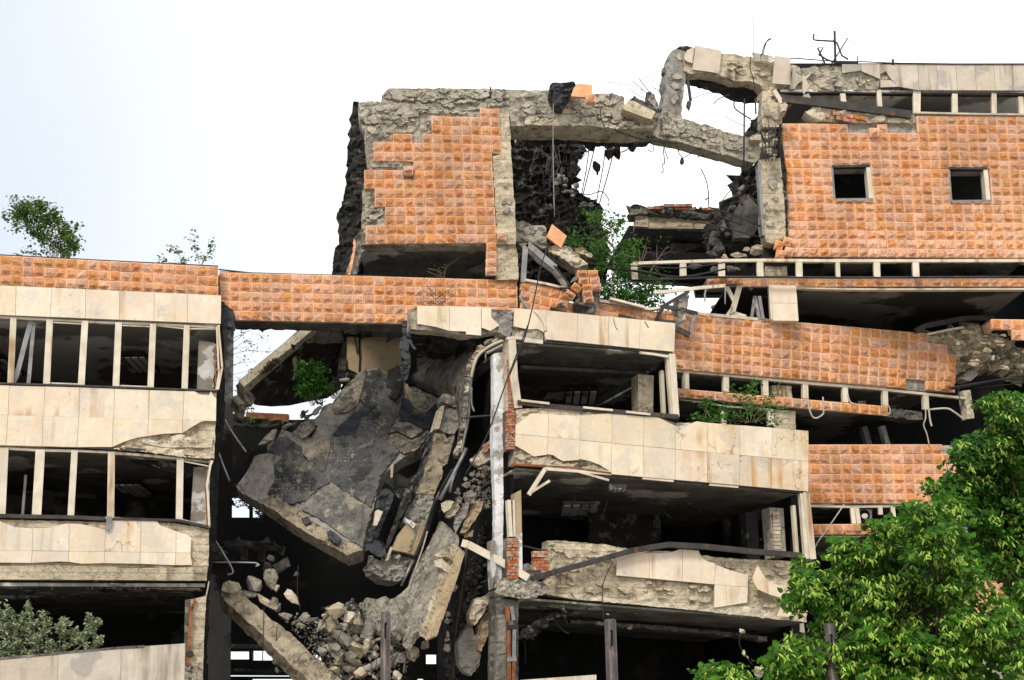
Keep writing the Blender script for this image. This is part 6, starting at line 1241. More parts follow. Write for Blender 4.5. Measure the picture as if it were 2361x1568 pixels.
single('flying_clod', 'dark clod on a wire left of the tall broken post', 'concrete lump', c('B1', '1075,240 1095,235 1105,260 1090,280 1072,265'), V(45), .3, M_conc_s, rough=.05, cell=5)
single('wire_knot', 'tangled black knot of wire under the second beam', 'wire knot', c('B1', '1225,940 1245,935 1250,970 1235,985 1218,970'), V(46), .2, M_rebar, rough=.1, cell=3, jag=2)
wire('strut', 'B1', '1270,310 1285,400 1298,500', 45.4, .05, M_rebar, label='dark steel strut hanging inside the upper opening', cat='strut'); single('strut_clod', 'broken brown lump at the foot of the hanging strut', 'concrete lump', c('B1', '1270,500 1300,490 1305,520 1290,555 1268,520'), V(45.3), .25, M_conc_s, rough=.08, cell=4, jag=1)
# tipped block and second beam, frame post, top beam
single('tipped_block', 'big smooth concrete block tipped on the end of the roof beam', 'concrete block', c('B1', '820,488 860,500 1025,585 990,640 920,620 765,560 765,545'), V(43.4, .1), .7, M_conc_l, rough=.03, cell=9)
single('block_rubble', 'rough broken top of the tipped block', 'concrete lump', c('B1', '835,480 855,452 900,490 1000,520 1035,580 1000,575 900,520'), V(43.6, .1), .7, M_conc_s, rough=.15, cell=5, jag=2)
single('crumbled_ledge', 'crumbling ledge under the tipped block', 'concrete lump', c('B1', '765,555 920,625 990,640 1030,590 1050,600 1010,660 920,655 800,610'), V(43.7, .1), .6, M_conc, rough=.12, cell=5, jag=2)
single('standing_chunk', 'upright brown chunk behind the tipped block', 'concrete lump', c('B1', '950,430 985,420 1015,440 1040,500 1055,550 1020,560 960,480'), V(45), .5, M_conc_g, rough=.14, cell=5, jag=2)
PFR = V(44.6, .24)
FR = thing('concrete_portal', PFR(1560, 300), 'free-standing broken concrete frame of one post and two tilted beams against the sky', 'concrete frame')
plate('post', c('B1', '1160,95 1200,90 1260,100 1300,90 1260,130 1240,250 1262,290 1250,380 1225,600 1160,580 1072,600 1080,530 1110,400 1098,340 1115,250 1140,140'), PFR, .6, M_conc_g, FR, rough=.06, cell=6, jag=1.5)
flakes(FR, PFR, c('B1', '1150,110 1240,120 1240,290 1220,580 1085,590 1115,400 1105,340'), 14, 18, 51, off=.02, tall=1.1)
flakes(FR, PFR, c('B1', '1050,640 1220,620 1230,650 1400,700 1840,810 1820,930 1500,890 1300,830 1040,770'), 44, 22, 52, off=.07)
flakes(FR, PFR, c('B1', '1540,140 1720,170 1920,250 1910,350 1760,335 1540,290'), 16, 20, 53, off=.07, m=M_conc_b)
plate('post_cap', c('B1', '1195,85 1210,72 1260,70 1325,90 1260,105'), PFR, .6, M_soot, FR, off=.05, rough=.1, cell=5, jag=2)
plate('lower_beam', c('B1', '1045,625 1080,600 1160,580 1225,608 1230,640 1320,660 1380,690 1410,680 1500,720 1720,780 1770,795 1850,800 1860,850 1835,950 1800,985 1700,965 1600,930 1500,905 1300,848 1200,820 1040,790 1015,775'), PFR, .6, M_conc, FR, off=.05, rough=.065, cell=6, jag=1.5)
for s_ in ('1060,640 1200,620 1250,700 1190,780 1060,770', '1380,700 1500,730 1520,860 1420,850 1390,780', '1540,750 1700,790 1690,900 1550,870', '1250,660 1360,690 1360,790 1260,770'): plate('render_patch', c('B1', s_), PFR, .2, M_conc, FR, off=.11, rough=.07, cell=5, jag=2, step=7, rs=2.6)
plate('upper_beam', c('B1', '1262,110 1325,85 1530,125 1560,135 1640,130 1720,160 1730,150 1925,185 2060,205 2150,240 2150,400 1960,410 1880,420 1830,370 1760,345 1640,345 1520,300 1400,280 1290,290 1240,265 1235,180'), PFR, .5, M_conc_b, FR, off=.05, rough=.05, cell=6, jag=1.3)
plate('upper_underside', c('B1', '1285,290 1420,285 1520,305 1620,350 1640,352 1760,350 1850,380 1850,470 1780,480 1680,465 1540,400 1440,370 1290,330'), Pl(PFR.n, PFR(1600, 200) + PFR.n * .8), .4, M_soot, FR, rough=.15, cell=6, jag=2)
plate('cream_panel', c('B1', '1325,80 1528,120 1508,300 1440,285 1300,268'), PFR, .06, M_cream_g, FR, off=.16); plate('cream_panel', c('B1', '1240,150 1260,115 1316,90 1300,218 1260,205 1238,185'), PFR, .06, M_cream_g, FR, off=.16)
plate('beam_joint', c('B1', '1850,430 1920,390 1925,420 1880,480 1850,475'), PFR, .5, M_conc_l, FR, off=.1, rough=.12, cell=5, jag=1.5)
bar('diagonal_strut', c('B1', '1925,440 1985,540'), PFR, .16, .1, M_frame, FR, off=.3)
single('corner_lump', 'pale lump stuck in the corner by the column top', 'concrete lump', c('B1', '1995,515 2040,500 2060,530 2050,575 2005,580'), V(45.6), .5, M_conc_l, rough=.1, cell=5)
single('joint_slab', 'grey slab wedged between the second beam and the cracked column', 'slab fragment', c('B1', '1760,780 1820,745 1850,760 1850,800 1770,800'), V(46), .5, M_conc_l, rough=.08, cell=5, jag=1)
single('column_shadow_rubble', 'dark collapsed masonry behind the column at the right of the small opening', 'masonry', c('B1', '1755,780 1740,750 1770,660 1830,600 1850,560 1850,760 1800,760'), V(48), .8, M_conc_s, rough=.35, cell=5, jag=3)
# torn lump on the roof beam
FL = single('felt_lump', 'crumpled black roofing felt hanging over the roof beam', 'roofing felt', c('B1', '195,370 240,350 300,352 350,345 385,335 400,365 375,420 345,470 300,540 260,545 225,520 215,470 185,430'), V(43.4, .07), .5, M_felt, rough=.3, cell=4, jag=2.5)
tag(plate('beam_tile', c('B1', '410,360 525,370 528,470 470,468 360,460 380,400'), V(43.3, .07), .12, M_tile_flat, None), 'flat pinkish stone plate stuck on the roof beam beside the felt', 'stone plate')
tile3(None, V(43.3, .07), *c('B1', '510,500')[0], 23, 22, rot=.03, off=.15, seed=3, label='single rock-faced tile hanging below the pinkish plate on the roof beam', cat='stone tile')
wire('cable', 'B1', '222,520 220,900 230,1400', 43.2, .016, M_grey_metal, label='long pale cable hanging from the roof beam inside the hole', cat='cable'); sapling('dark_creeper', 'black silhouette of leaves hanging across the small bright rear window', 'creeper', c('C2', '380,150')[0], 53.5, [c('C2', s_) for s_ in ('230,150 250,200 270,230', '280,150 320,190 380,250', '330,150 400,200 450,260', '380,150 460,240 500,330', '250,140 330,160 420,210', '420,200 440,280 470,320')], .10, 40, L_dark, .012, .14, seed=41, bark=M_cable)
wire('cable', 'B1', '590,560 600,640 640,740', 43.2, .016, M_cable, label='short cable running over the roof beam front', cat='cable')
wire('cable', 'A4', '1495,95 1490,180', 43.3, .025, M_cable, label='frayed black cable end on the tower crown', cat='cable'); wire('cable', 'A4', '1640,320 1660,430 1688,530', 43.3, .012, M_cable, label='thin cable beside the tower pier', cat='cable'); rock('cable_bulb', *c('A4', '1690,520')[0], 6, 9, 43.3, M_pale, label='pale plug on the end of the thin cable by the tower pier', cat='plug')
# far slab with brick top, and the dark room below it
FS = thing('far_slab', at(1560, 560, 52), 'far concrete floor slab with crumbled brick on top seen through the shell hole', 'floor slab')
plate('slab_front', c('B1', '860,1400 960,1400 1400,1415 1560,1420 1560,1520 1400,1500 960,1495 860,1480'), V(51.5), .6, M_conc_b, FS, rough=.04, cell=9)
plate('slab_block', c('B1', '865,1405 965,1400 965,1490 870,1485'), V(51.5), .5, M_conc_l, FS, off=.1, rough=.08, cell=5)
plate('slab_top', c('B1', '825,1320 850,1305 1000,1330 1110,1310 1300,1325 1500,1345 1600,1350 1600,1400 1450,1415 1100,1395 900,1385 825,1390'), V(51.3), .8, M_conc_s, FS, rough=.25, cell=5, jag=2.5)
brickwork(FS, V(51.2), *c('B1', '960,1330')[0], *c('B1', '1550,1352')[0], 1, 11, random.Random(21), off=.1, slope=.02, skip=.4)
brickwork(FS, V(51.2), *c('B1', '1085,1315')[0], *c('B1', '1310,1340')[0], 1, 5, random.Random(22), off=.15)
plate('dark_room', c('B1', '835,1490 1560,1510 1860,1568 1900,1800 1500,1860 1300,1830 1000,1860 830,1700'), V(53.5), .5, M_black, FS) if 0 else None
plate('dark_room', c('D', '1450,520 1680,525 1770,560 1770,680 1605,680 1600,655 1455,640 1400,610'), V(54), .4, M_black, FS)
plate('slab_underside', c('B1', '860,1482 960,1497 1560,1520 1560,1528 860,1495'), V(51.4), 2.3, M_soot, FS)
plate('hanging_ceiling', c('B4', '170,140 380,145 400,150 200,210 165,190'), V(52.5), .3, M_conc_s, FS, rough=.06, cell=7, jag=1)
single('rubble_slope', 'dark slope of stones and slabs heaped against the cracked column in the hole', 'rubble slope', c('B1', '1830,980 1700,1040 1690,1100 1670,1150 1660,1200 1630,1240 1610,1300 1590,1350 1480,1420 1450,1568 1560,1700 1840,1700'), V(49.2), 1.2, M_conc_s, rough=.5, cell=6, jag=4, step=6)
single('slope_slab', 'flat grey slab lying on the rubble slope beside the column', 'slab fragment', c('B1', '1700,1260 1760,1240 1830,1330 1840,1480 1760,1568 1640,1568 1620,1420'), V(48.6), .4, M_screed_g, rough=.08, cell=7, jag=2)
SLOPE = ('big stone at the foot of the slope beside the far slab', 'dark stone above the big foot stone of the slope', 'flat stone at the lowest left end of the slope', 'stone high on the slope next to the column shaft', 'topmost stone of the slope under the second beam', 'stone just above the flat grey slab on the slope', 'pale stone on the left rim halfway up the slope', 'lowest stone under the flat grey slab on the slope', 'flat stone lying on the right end of the far slab')
for i, (x, y, w, h) in enumerate(((1560, 1480, 70, 90), (1600, 1420, 60, 60), (1500, 1540, 60, 50), (1700, 1180, 50, 60), (1745, 1110, 40, 50), (1680, 1230, 45, 45), (1630, 1330, 50, 45), (1590, 1545, 60, 50), (1480, 1450, 70, 40))):
    (px, py), = c('B1', f'{x},{y}'); rock('slope_stone', px, py, w * .2941, h * .2941, 48.4, M_conc_s if i % 3 else M_screed_g, random.Random(i), label=SLOPE[i], cat='stone', group='stones on the rubble slope')
LEDGE = ('largest pale block heaped at the foot of the cracked column', 'small grey block left of the largest pale block', 'long flat pale block just above the white window strip', 'small pale block above the second opening of the white strip', 'upright grey block on the rubble below the far slab', 'big grey block under the upright one below the far slab', 'grey block half sunk behind the left part of the white strip', 'topmost small grey block below the far slab', 'grey lump seen through the second opening of the white strip', 'grey lump seen through the third opening of the white strip', 'grey lump seen through the fourth opening of the white strip', 'small pale block touching the tumbled orange tiles', 'big grey block lying in the dark gap behind the crooked white post')
for i, (x, y, w, h) in enumerate(((840, 200, 150, 90), (760, 190, 70, 40), (700, 240, 140, 45), (580, 250, 70, 40), (500, 130, 130, 90), (540, 190, 120, 110), (490, 220, 90, 60), (495, 80, 70, 70), (340, 330, 120, 60), (520, 350, 110, 70), (650, 340, 100, 60), (900, 215, 60, 60), (545, 640, 160, 90))):
    (px, py), = c('B4', f'{x},{y}'); rock('ledge_block', px, py, w * .2941, h * .2941, 47.0 if i < 4 or i == 11 else 49, M_conc_l if i in (0, 2, 3, 11) else M_conc_g, random.Random(i + 40), label=LEDGE[i], cat='concrete block', group='blocks above the white window strip')
# debris under the left of the hole
for i, (s_, lb, m_) in enumerate((('345,330 370,180 400,190 440,180 520,225 600,230 640,250 645,300 640,420 600,430 500,380 350,370', 'massive cracked concrete block beside the tower pier', M_conc), ('655,420 700,410 790,420 870,440 950,520 1015,575 900,600 860,590 760,500 660,460', 'split concrete slab behind the tilted pink plate', M_conc_l), ('895,430 960,420 1010,460 1055,490 1040,515 960,480 900,450', 'thin pale slab end poking right above the saplings', M_conc_l),
                               ('790,410 850,420 880,450 800,450', 'small rubble knob behind the pink plate', M_conc_g), ('860,600 1000,580 1030,640 960,660 880,640', 'grey ledge block above the hanging tile cluster', M_conc_g))):
    single('broken_block', lb, 'concrete block', c('B3', s_), V(44.9 + .3 * i), .8, m_, rough=.16, cell=5, jag=1.8, group='blocks under the left side of the hole')
single('pink_plate', 'tilted pink-orange stone plate propped on the cracked block', 'stone plate', c('B3', '690,215 820,320 770,430 655,340 640,330'), V(44.4), .15, M_tile_flat)
FRM = thing('fallen_window', at(1230, 620, 44.4), 'grey fallen window frame leaning in a triangle beside the tower pier', 'window frame')
bar('frame_bar', c('B3', '455,390 430,740'), V(44.3), .16, .1, M_grey_metal, FRM); plate('frame_board', c('B3', '385,390 460,385 725,600 820,720 830,790 790,780 690,650 560,560 480,480 450,560 440,440'), V(44.6), .12, M_conc_g, FRM); bar('frame_bar', c('B3', '470,395 720,610'), V(44.3), .18, .1, M_grey_metal, FRM)
# hanging tile cluster
TC = thing('tile_cluster', at(1350, 720, 44.2), 'lump of wall with orange tiles hanging askew over the balcony parapet', 'wall fragment')
PTC = V(44.0, .12)
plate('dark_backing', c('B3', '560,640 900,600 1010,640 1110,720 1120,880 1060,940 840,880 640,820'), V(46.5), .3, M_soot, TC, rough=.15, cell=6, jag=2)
plate('core', c('B3', '905,640 1095,645 1125,830 1110,900 1070,1030 880,1000 900,900 960,830'), PTC, .6, M_conc_g, TC, off=-.1, rough=.15, cell=5, jag=2)
for i, (x, y, r_) in enumerate(((955, 675, .04), (1050, 675, .04), (970, 735, .04), (1065, 735, .05), (1000, 795, .05), (1080, 795, .05), (1000, 850, .06), (1010, 905, .07), (845, 865, -.65), (905, 800, -.65))):
    tile3(TC, PTC, *c('B3', f'{x},{y}')[0], 24, 17, rot=r_, off=.12, seed=i)
tile3(None, PB, *c('B3', '745,960')[0], 21, 12, rot=.1, off=.3, seed=2, label='small orange tile lying on the cream band edge', cat='stone tile')
single('dark_socket', 'black broken underside below the hanging tile cluster', 'debris', c('B3', '880,930 960,940 1060,950 1075,1040 890,1010'), V(43.7), .4, M_soot, rough=.15, cell=5, jag=2)
LC = single('leaning_chunk', 'grey concrete stub leaning on the right corner of the upper cream band', 'concrete stub', c('B3', '1830,860 1900,830 1925,860 1900,1010 1880,1090 1830,1150 1790,1120 1790,1050 1820,1000'), V(43.4, .3), .5, M_conc_g, rough=.14, cell=5, jag=1.5)
for i, (s_, m_, w_, lb) in enumerate((('1915,820 1690,950 1620,1080 1790,1100', M_metal, .1, 'bent dark window frame around the leaning stub'), ('1790,1150 1920,1210', M_metal, .16, 'dark metal bar hanging under the leaning stub'), ('1985,1015 1940,1090 1925,1200', M_grey_metal, .08, 'grey bent strip right of the leaning stub'), ('1600,830 1760,820 2000,790 2240,770', M_frame, .1, 'pale sagging rail above the leaning stub'), ('1700,955 1850,985 1990,1020', M_metal, .12, 'dark rail behind the leaning stub'))):
    tag(bar('bent_window_bar', c('B3', s_), V(43.3, .33), w_, .08, m_, None), lb, 'window frame')
for i, (s_, m_, w_, lb) in enumerate((('715,430 640,700', M_frame, .17, 'crooked white post standing left of the cream pier panel'), ('600,485 660,600', M_frame, .12, 'short white strut leaning on the crooked white post'), ('640,690 750,725', M_conc_l, .14, 'pale board at the foot of the crooked white post'), ('645,650 600,715', M_frame, .09, 'small white prop at the foot of the crooked post'), ('710,440 800,510', M_metal, .1, 'dark bar behind the top of the crooked post'),
                                      ('820,560 855,740', M_grey_metal, .1, 'left grey upright of the bundle beside the cream pier'), ('855,560 885,740', M_grey_metal, .1, 'right grey upright of the bundle beside the cream pier'), ('820,560 795,735', M_grey_metal, .09, 'slanting grey upright of the bundle beside the cream pier'))):
    tag(bar('loose_bar', c('B4', s_), V(46.2, .05), w_, .1, m_, None), lb, 'bar', 'loose bars beside the cream pier panel')
wire('cable', 'B4', '440,500 430,540 430,600', 46, .03, M_pale, label='pale cable end looping down left of the crooked post', cat='cable'); wire('cable', 'B4', '590,490 588,620', 46, .02, M_pale, label='thin pale cable beside the short white strut', cat='cable')
# ================================================================== CABLES
for i, (tg, s_, Y, r_, m_, lb) in enumerate((
    ('B3', '640,460 600,560 560,740 510,980 440,1250 310,1568', 42.0, .019, M_cable, 'thick black cable hanging in front of the bay from the tower to the brick jamb'),
    ('C3', '1370,0 1180,500 1060,840 980,1040 800,1360', 41.9, .019, M_cable, 'lower run of the thick black cable down to the rubble'),
    ('B3', '530,990 590,1060 625,1120 630,1180', 41.6, .05, M_frame, 'white curved trim lying on the upper cream band'),
    ('B3', '400,860 430,920 480,985', 43.0, .04, M_grey_metal, 'short grey pipe dangling at the joint above the cream band'),
    ('B3', '1240,1060 1260,1140 1280,1160', 42.0, .016, M_grey_metal, 'thin wire loop hanging on the upper cream band'),
    ('B3', '1520,1090 1555,1145', 42.8, .02, M_grey_metal, 'short wire stub on the right of the upper cream band'),
    ('D4', '255,760 260,820 290,910 330,925 375,895 380,870 375,760', 45.5, .025, M_pale, 'white cable loop hanging over the tiled strip'),
    ('D4', '570,740 590,800 640,820', 46, .022, M_pale, 'pale bent wire in the middle of the tiled strip windows'),
    ('D4', '1180,860 1180,930 1165,980 1190,1050 1210,1140', 47, .02, M_pale, 'pale wire trailing down from the torn strip end'),
    ('D4', '1200,860 1340,850 1400,875 1480,935', 47, .03, M_pale, 'pale cable arching right from the torn strip end'),
    ('D4', '1205,860 1215,940 1228,990', 47, .03, M_pale, 'pale hanging cable under the torn strip end'),
    ('D4', '890,830 905,870 890,900', 46.6, .02, M_pale, 'small pale wire at the end of the tiled strip'),
    ('D4', '1360,690 1600,650 1800,620 1952,620', 47.2, .03, M_cable, 'upper black cable strung below the torn band end'),
    ('D4', '1380,700 1700,640 1952,590', 47.3, .025, M_cable, 'second black cable strung below the torn band end'),
    ('D4', '1440,690 1445,760 1500,850', 47.2, .014, M_cable, 'thin wire drooping beside the hanging pier'),
    ('D4', '1570,690 1952,650', 47.4, .014, M_cable, 'thin black wire low under the torn band end'),
    ('D4', '1640,540 1690,450 1760,380 1770,470', 47.0, .018, M_cable, 'wire curling out of the torn band end'),
    ('D3', '720,225 600,400 520,510 485,580', 46.2, .02, M_pale, 'pale straight wire slanting past the lower tiled strip'),
    ('A1', '1715,741 1800,750 1980,770', 43.2, .022, M_cable, 'black lightning cable crossing the joint between the two tiled parapets'),
    ('A2', '1705,420 1780,580 1870,720 1930,800', 43.5, .035, M_grey_metal, 'upper grey pipe dangling right of the left wing'),
    ('A2', '1690,740 1740,880 1800,1030', 43.2, .035, M_grey_metal, 'lower grey pipe dangling right of the left wing'),
    ('A3', '1810,290 1900,430 2000,610 1950,640', 43.2, .03, M_grey_metal, 'bent grey rod hanging off the left wing corner'),
    ('A3', '1795,535 2190,540 2195,570 2230,555', 43.2, .025, M_grey_metal, 'horizontal grey rod sticking out of the left wing corner'),
    ('B3', '1030,520 1300,580 1840,610 2240,560', 45.5, .02, M_cable, 'uppermost black cable across the saplings'),
    ('B3', '1020,560 1240,620 1500,640 1840,690 2240,620', 45.6, .03, M_cable, 'second black cable across the saplings'),
    ('B3', '1030,590 1300,620 1700,680 2240,690', 45.7, .02, M_cable, 'third black cable across the saplings'),
    ('B3', '1500,715 1840,710 2240,690', 45.6, .03, M_cable, 'straight black cable below the white window strip'),
    ('B3', '1120,720 1500,740 1840,770', 45.6, .018, M_cable, 'lowest black cable behind the saplings'),
    ('B3', '710,590 800,700 850,780 760,790', 44.1, .03, M_cable, 'black hose bent over the parapet sill'),
    ('B3', '750,100 760,180 840,300', 47, .025, M_cable, 'cable dangling down the burnt wall'),
    ('B1', '1440,1330 1600,1380 1850,1480', 46.5, .022, M_cable, 'black cable from the far slab to the column foot'),
    ('B1', '1320,1470 1400,1455 1850,1568', 46.6, .022, M_cable, 'second black cable from the far slab to the column foot'),
    ('B1', '700,720 900,790 1200,830', 43.6, .025, M_cable, 'black cable under the joint of the two beams'),
    ('B4', '720,0 560,-60 420,-120', 46.4, .022, M_cable, 'cable in the rubble right of the far slab'),
    ('B2', '100,235 130,130 165,105', 46.2, .02, M_rebar, 'forked wire standing on the left roof edge'))):
    wire('cable', tg, s_, Y, r_, m_, label=lb, cat='cable')
# ================================================================== ROOF AERIAL
AE = thing('roof_aerial', at(1925, 152, 47), 'dark television aerial with bent arms on the roof of the tiled block', 'aerial')
for nm, s_, r_ in (('mast', '663,48 667,200 670,325', .04), ('boom', '500,70 498,115 520,120 660,128', .03), ('boom', '680,135 700,190 720,240 770,270', .03), ('element', '765,105 700,210 630,318', .022), ('element', '718,55 765,105 830,150', .01), ('element', '530,180 560,240 592,318', .03), ('element', '570,182 540,240', .025), ('element', '530,178 600,172', .012),
                   ('boom', '545,235 600,270 665,295 845,297', .03), ('guy', '570,292 548,330', .015)): wire(nm, 'B2', s_, 47, r_, M_rebar, AE, sm=False)
for (x, y, w, h) in ((662, 122, 30, 32), (545, 232, 26, 26), (670, 295, 34, 28)):
    (px, py), = c('B2', f'{x},{y}'); rock('clamp', px, py, w * .294, h * .294, 46.9, M_rebar, random.Random(x), parent=AE)
for s_, lb in (('845,240 843,310', 'short thin stub standing on the roof edge right of the aerial'), ('1120,270 1120,312', 'thick short stub standing on the roof edge far right of the aerial')): wire('roof_stub', 'B2', s_, 46.3, .04 if '1120' in s_ else .02, M_rebar, label=lb, cat='stub', sm=False)
# ================================================================== STEEL POSTS
for i, (x0, x1, yt, lb) in enumerate(((877.5, 901, 1411, 'left rusty steel tube post in front of the rubble heap'), (1393, 1420.5, 1428, 'middle grey steel tube post in front of the dark ground floor'), (1900, 1926, 1437.5, 'right dark steel tube post among the lime leaves'))):
    Y = 19.5 if i != 2 else 17.5; xc = (x0 + x1) / 2; top = at(xc, yt, Y); r_ = (x1 - x0) / 2 * Y * PX
    t = thing('steel_post', Vector((top.x, top.y, 0)), lb, 'post', 'row of steel tube posts'); vs, fs = [], []
    n = 28
    for z in (0, top.z - .012): 
        for k in range(n): vs.append(Vector((top.x + r_ * cos(2 * pi * k / n), top.y + r_ * sin(2 * pi * k / n), z)))
    for k in range(n): vs.append(Vector((top.x + (r_ - .012) * cos(2 * pi * k / n), top.y + (r_ - .012) * sin(2 * pi * k / n), top.z)))
    for q in range(2):
        for k in range(n): k2 = (k + 1) % n; fs.append((q * n + k, q * n + k2, (q + 1) * n + k2, (q + 1) * n + k))
    fs.append(tuple(range(2 * n, 3 * n))); o = obj('tube', vs, fs, M_post, t, smooth=True); o.data.polygons[len(fs) - 1].use_smooth = False
    px_ = (x1 - x0); sx = xc + px_ * (.02 if i == 0 else .12)
    def capsule(cx_, y0, y1, w_): return [(cx_ + w_ * cos(a), y0 + w_ - w_ * sin(a)) for a in [k * pi / 8 for k in range(9)]] + [(cx_ - w_ * cos(a), y1 - w_ + w_ * sin(a)) for a in [k * pi / 8 for k in range(9)]]
    PQ = V(top.y - r_ * .97)
    plate('slot_shade', capsule(sx, yt + 24, yt + 62, 3.6), PQ, .03, M_black, t, off=.004)  # black plate on the tube, painted shade of the slot opening
    plate('slot_flap', capsule(sx + (-3.5 if i else 3.0), yt + 30, yt + 66, 1.6), PQ, .03, M_post, t, off=.02)
# ================================================================== LIME TREES
def lime(name, label, poly, Ya, Yb, n, base, seed, leaf=.10, bract=.6, trunk_r=.09, top=None, blades=8, fill=0, lm=None):
    rnd = random.Random(seed); bp = at(base[0], 1000, (Ya + Yb) / 2); bp.z = 0
    t = thing(name, bp, label, 'tree'); vs, fs, mi = [], [], []; sv, sf = [], []
    def put(P, r, r2):
        a, b = tubeg(P, r, 7, r2); k = len(sv); sv.extend(a); sf.extend(tuple(i + k for i in f) for f in b)
    ym = (Ya + Yb) / 2; tp = at(*top, ym)
    P = smooth_path([bp, bp.lerp(tp, .35) + Vector((.12, 0, 0)), bp.lerp(tp, .7) + Vector((-.1, 0, 0)), tp], 6); put(P, trunk_r, .012)
    cx = sum(p[0] for p in poly) / len(poly); cy = sum(p[1] for p in poly) / len(poly)
    pts = []
    # shoots gather on boughs: bough tips first, shoots scattered around them
    tips = []
    for _ in range(n // 18):
        x, y = in_poly(poly, rnd); tips.append((x, y, rnd.uniform(Ya, Yb)))
    for x, y, Y in tips[::2]:
        e = at(x, y, Y); f = rnd.uniform(.35, .9); q = P[int(f * (len(P) - 1))]
        put(smooth_path([q, q.lerp(e, .55) + Vector((0, .1, -.06)), e], 3), .014, .004)
    while len(pts) < n:
        x, y, Y = rnd.choice(tips); x += rnd.gauss(0, 20); y += rnd.gauss(0, 15); Y += rnd.gauss(0, .2)
        if inside((x, y), poly): pts.append((x, y, Y))
    ctr = at(cx, cy, ym)
    for x, y, Y in pts:
        e = at(x, y, Y); outd = (e - ctr); outd.y -= .8; outd.z *= .6; outd = (outd.normalized() + Vector((rnd.gauss(0, .5), rnd.gauss(-.3, .5), rnd.gauss(.1, .3)))).normalized()
        st = e - outd * leaf * 2.6; put([st, e], .006, .003)
        for _ in range(blades):
            q = st.lerp(e, rnd.uniform(0, 1)) + Vector((rnd.gauss(0, 1), rnd.gauss(0, 1), rnd.gauss(0, .6))) * leaf * .55
            d = (outd * .5 + Vector((rnd.gauss(0, .8), rnd.gauss(-.15, .8), rnd.gauss(-.55, .35)))).normalized()
            nn = (Vector((rnd.gauss(0, .35), rnd.gauss(-.35, .35), 1))).normalized()
            if abs(d.dot(nn)) > .93: continue
            k = len(fs); add_leaf(vs, fs, q, d, nn, leaf * rnd.uniform(.45, 1.35), .46); mi += [0] * (len(fs) - k)
        if rnd.random() < bract:
            for _ in range(rnd.randint(5, 11)):
                q = st.lerp(e, rnd.uniform(.2, 1.05)) + Vector((rnd.gauss(0, .6), rnd.gauss(-.7, .4), rnd.gauss(-.1, .35))) * leaf * .75
                d = Vector((rnd.gauss(0, .55), rnd.gauss(-.2, .4), -.75)).normalized(); nn = Vector((rnd.gauss(0, .5), -1, rnd.gauss(.4, .3))).normalized()
                if abs(d.dot(nn)) > .93: continue
                k = len(fs); add_bract(vs, fs, q, d, nn, leaf * rnd.uniform(.6, 1.05)); mi += [1] * (len(fs) - k)
    for _ in range(fill):
        x, y = in_poly(poly, rnd); q = at(x, y, Yb + rnd.uniform(0, .7)); d = Vector((rnd.gauss(0, 1), rnd.gauss(0, .6), rnd.gauss(-.3, .6))).normalized(); nn = Vector((rnd.gauss(0, .5), -.8, rnd.gauss(.5, .4))).normalized()
        if abs(d.dot(nn)) > .93: continue
        k = len(fs); add_leaf(vs, fs, q, d, nn, leaf * rnd.uniform(.8, 1.3), .46); mi += [0] * (len(fs) - k)
    obj('trunk', sv, sf, M_bark, t, smooth=True)
    o = obj('crown', vs, fs, [lm or L_lime, L_bract], t, kind='stuff', mi=mi); return t
lime('lime_tree', 'bright lime tree full of pale flower bracts around the right steel post',
     c('D3', '190,930 230,900 330,910 300,800 320,690 300,640 360,620 480,660 500,760 530,790 560,720 700,700 740,740 760,700 590,640 570,625 630,590 615,480 700,460 790,490 840,560 900,560 920,520 900,480 960,460 950,410 860,370 990,330 1090,310 1190,300 1180,215 1290,210 1350,240 1380,150 1440,110 1560,110 1640,280 1620,400 1700,450 1740,640 1780,760 1830,860 1990,960 2040,1080 2250,1150 2250,1650 60,1650 130,1540 120,1440 190,1290 330,1300 380,1250 480,1290 480,1180 560,1090 440,1040 300,1040'),
     17.2, 19.4, 2100, (2130,), 31, leaf=.078, bract=.55, top=(2160, 1165), blades=9, fill=5000)
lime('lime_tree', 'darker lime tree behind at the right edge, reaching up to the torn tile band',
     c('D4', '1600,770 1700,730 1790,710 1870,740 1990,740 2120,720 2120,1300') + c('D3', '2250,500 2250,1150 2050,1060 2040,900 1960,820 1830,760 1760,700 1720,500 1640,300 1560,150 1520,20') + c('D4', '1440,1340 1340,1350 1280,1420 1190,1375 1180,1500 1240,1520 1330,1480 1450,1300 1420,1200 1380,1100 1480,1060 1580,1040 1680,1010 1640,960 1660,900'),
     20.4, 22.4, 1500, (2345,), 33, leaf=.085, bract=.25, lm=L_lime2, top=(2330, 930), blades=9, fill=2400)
lime('lime_tree', 'small lime sprig poking up at the bottom edge right of the middle steel post', c('D2', '1590,1450 1640,1420 1720,1440 1780,1385 1860,1395 1885,1440 1870,1480 1930,1500 1960,1560 1640,1560 1620,1500'), 17.8, 18.4, 150, (1660,), 35, leaf=.09, top=(1665, 1535), trunk_r=.03)
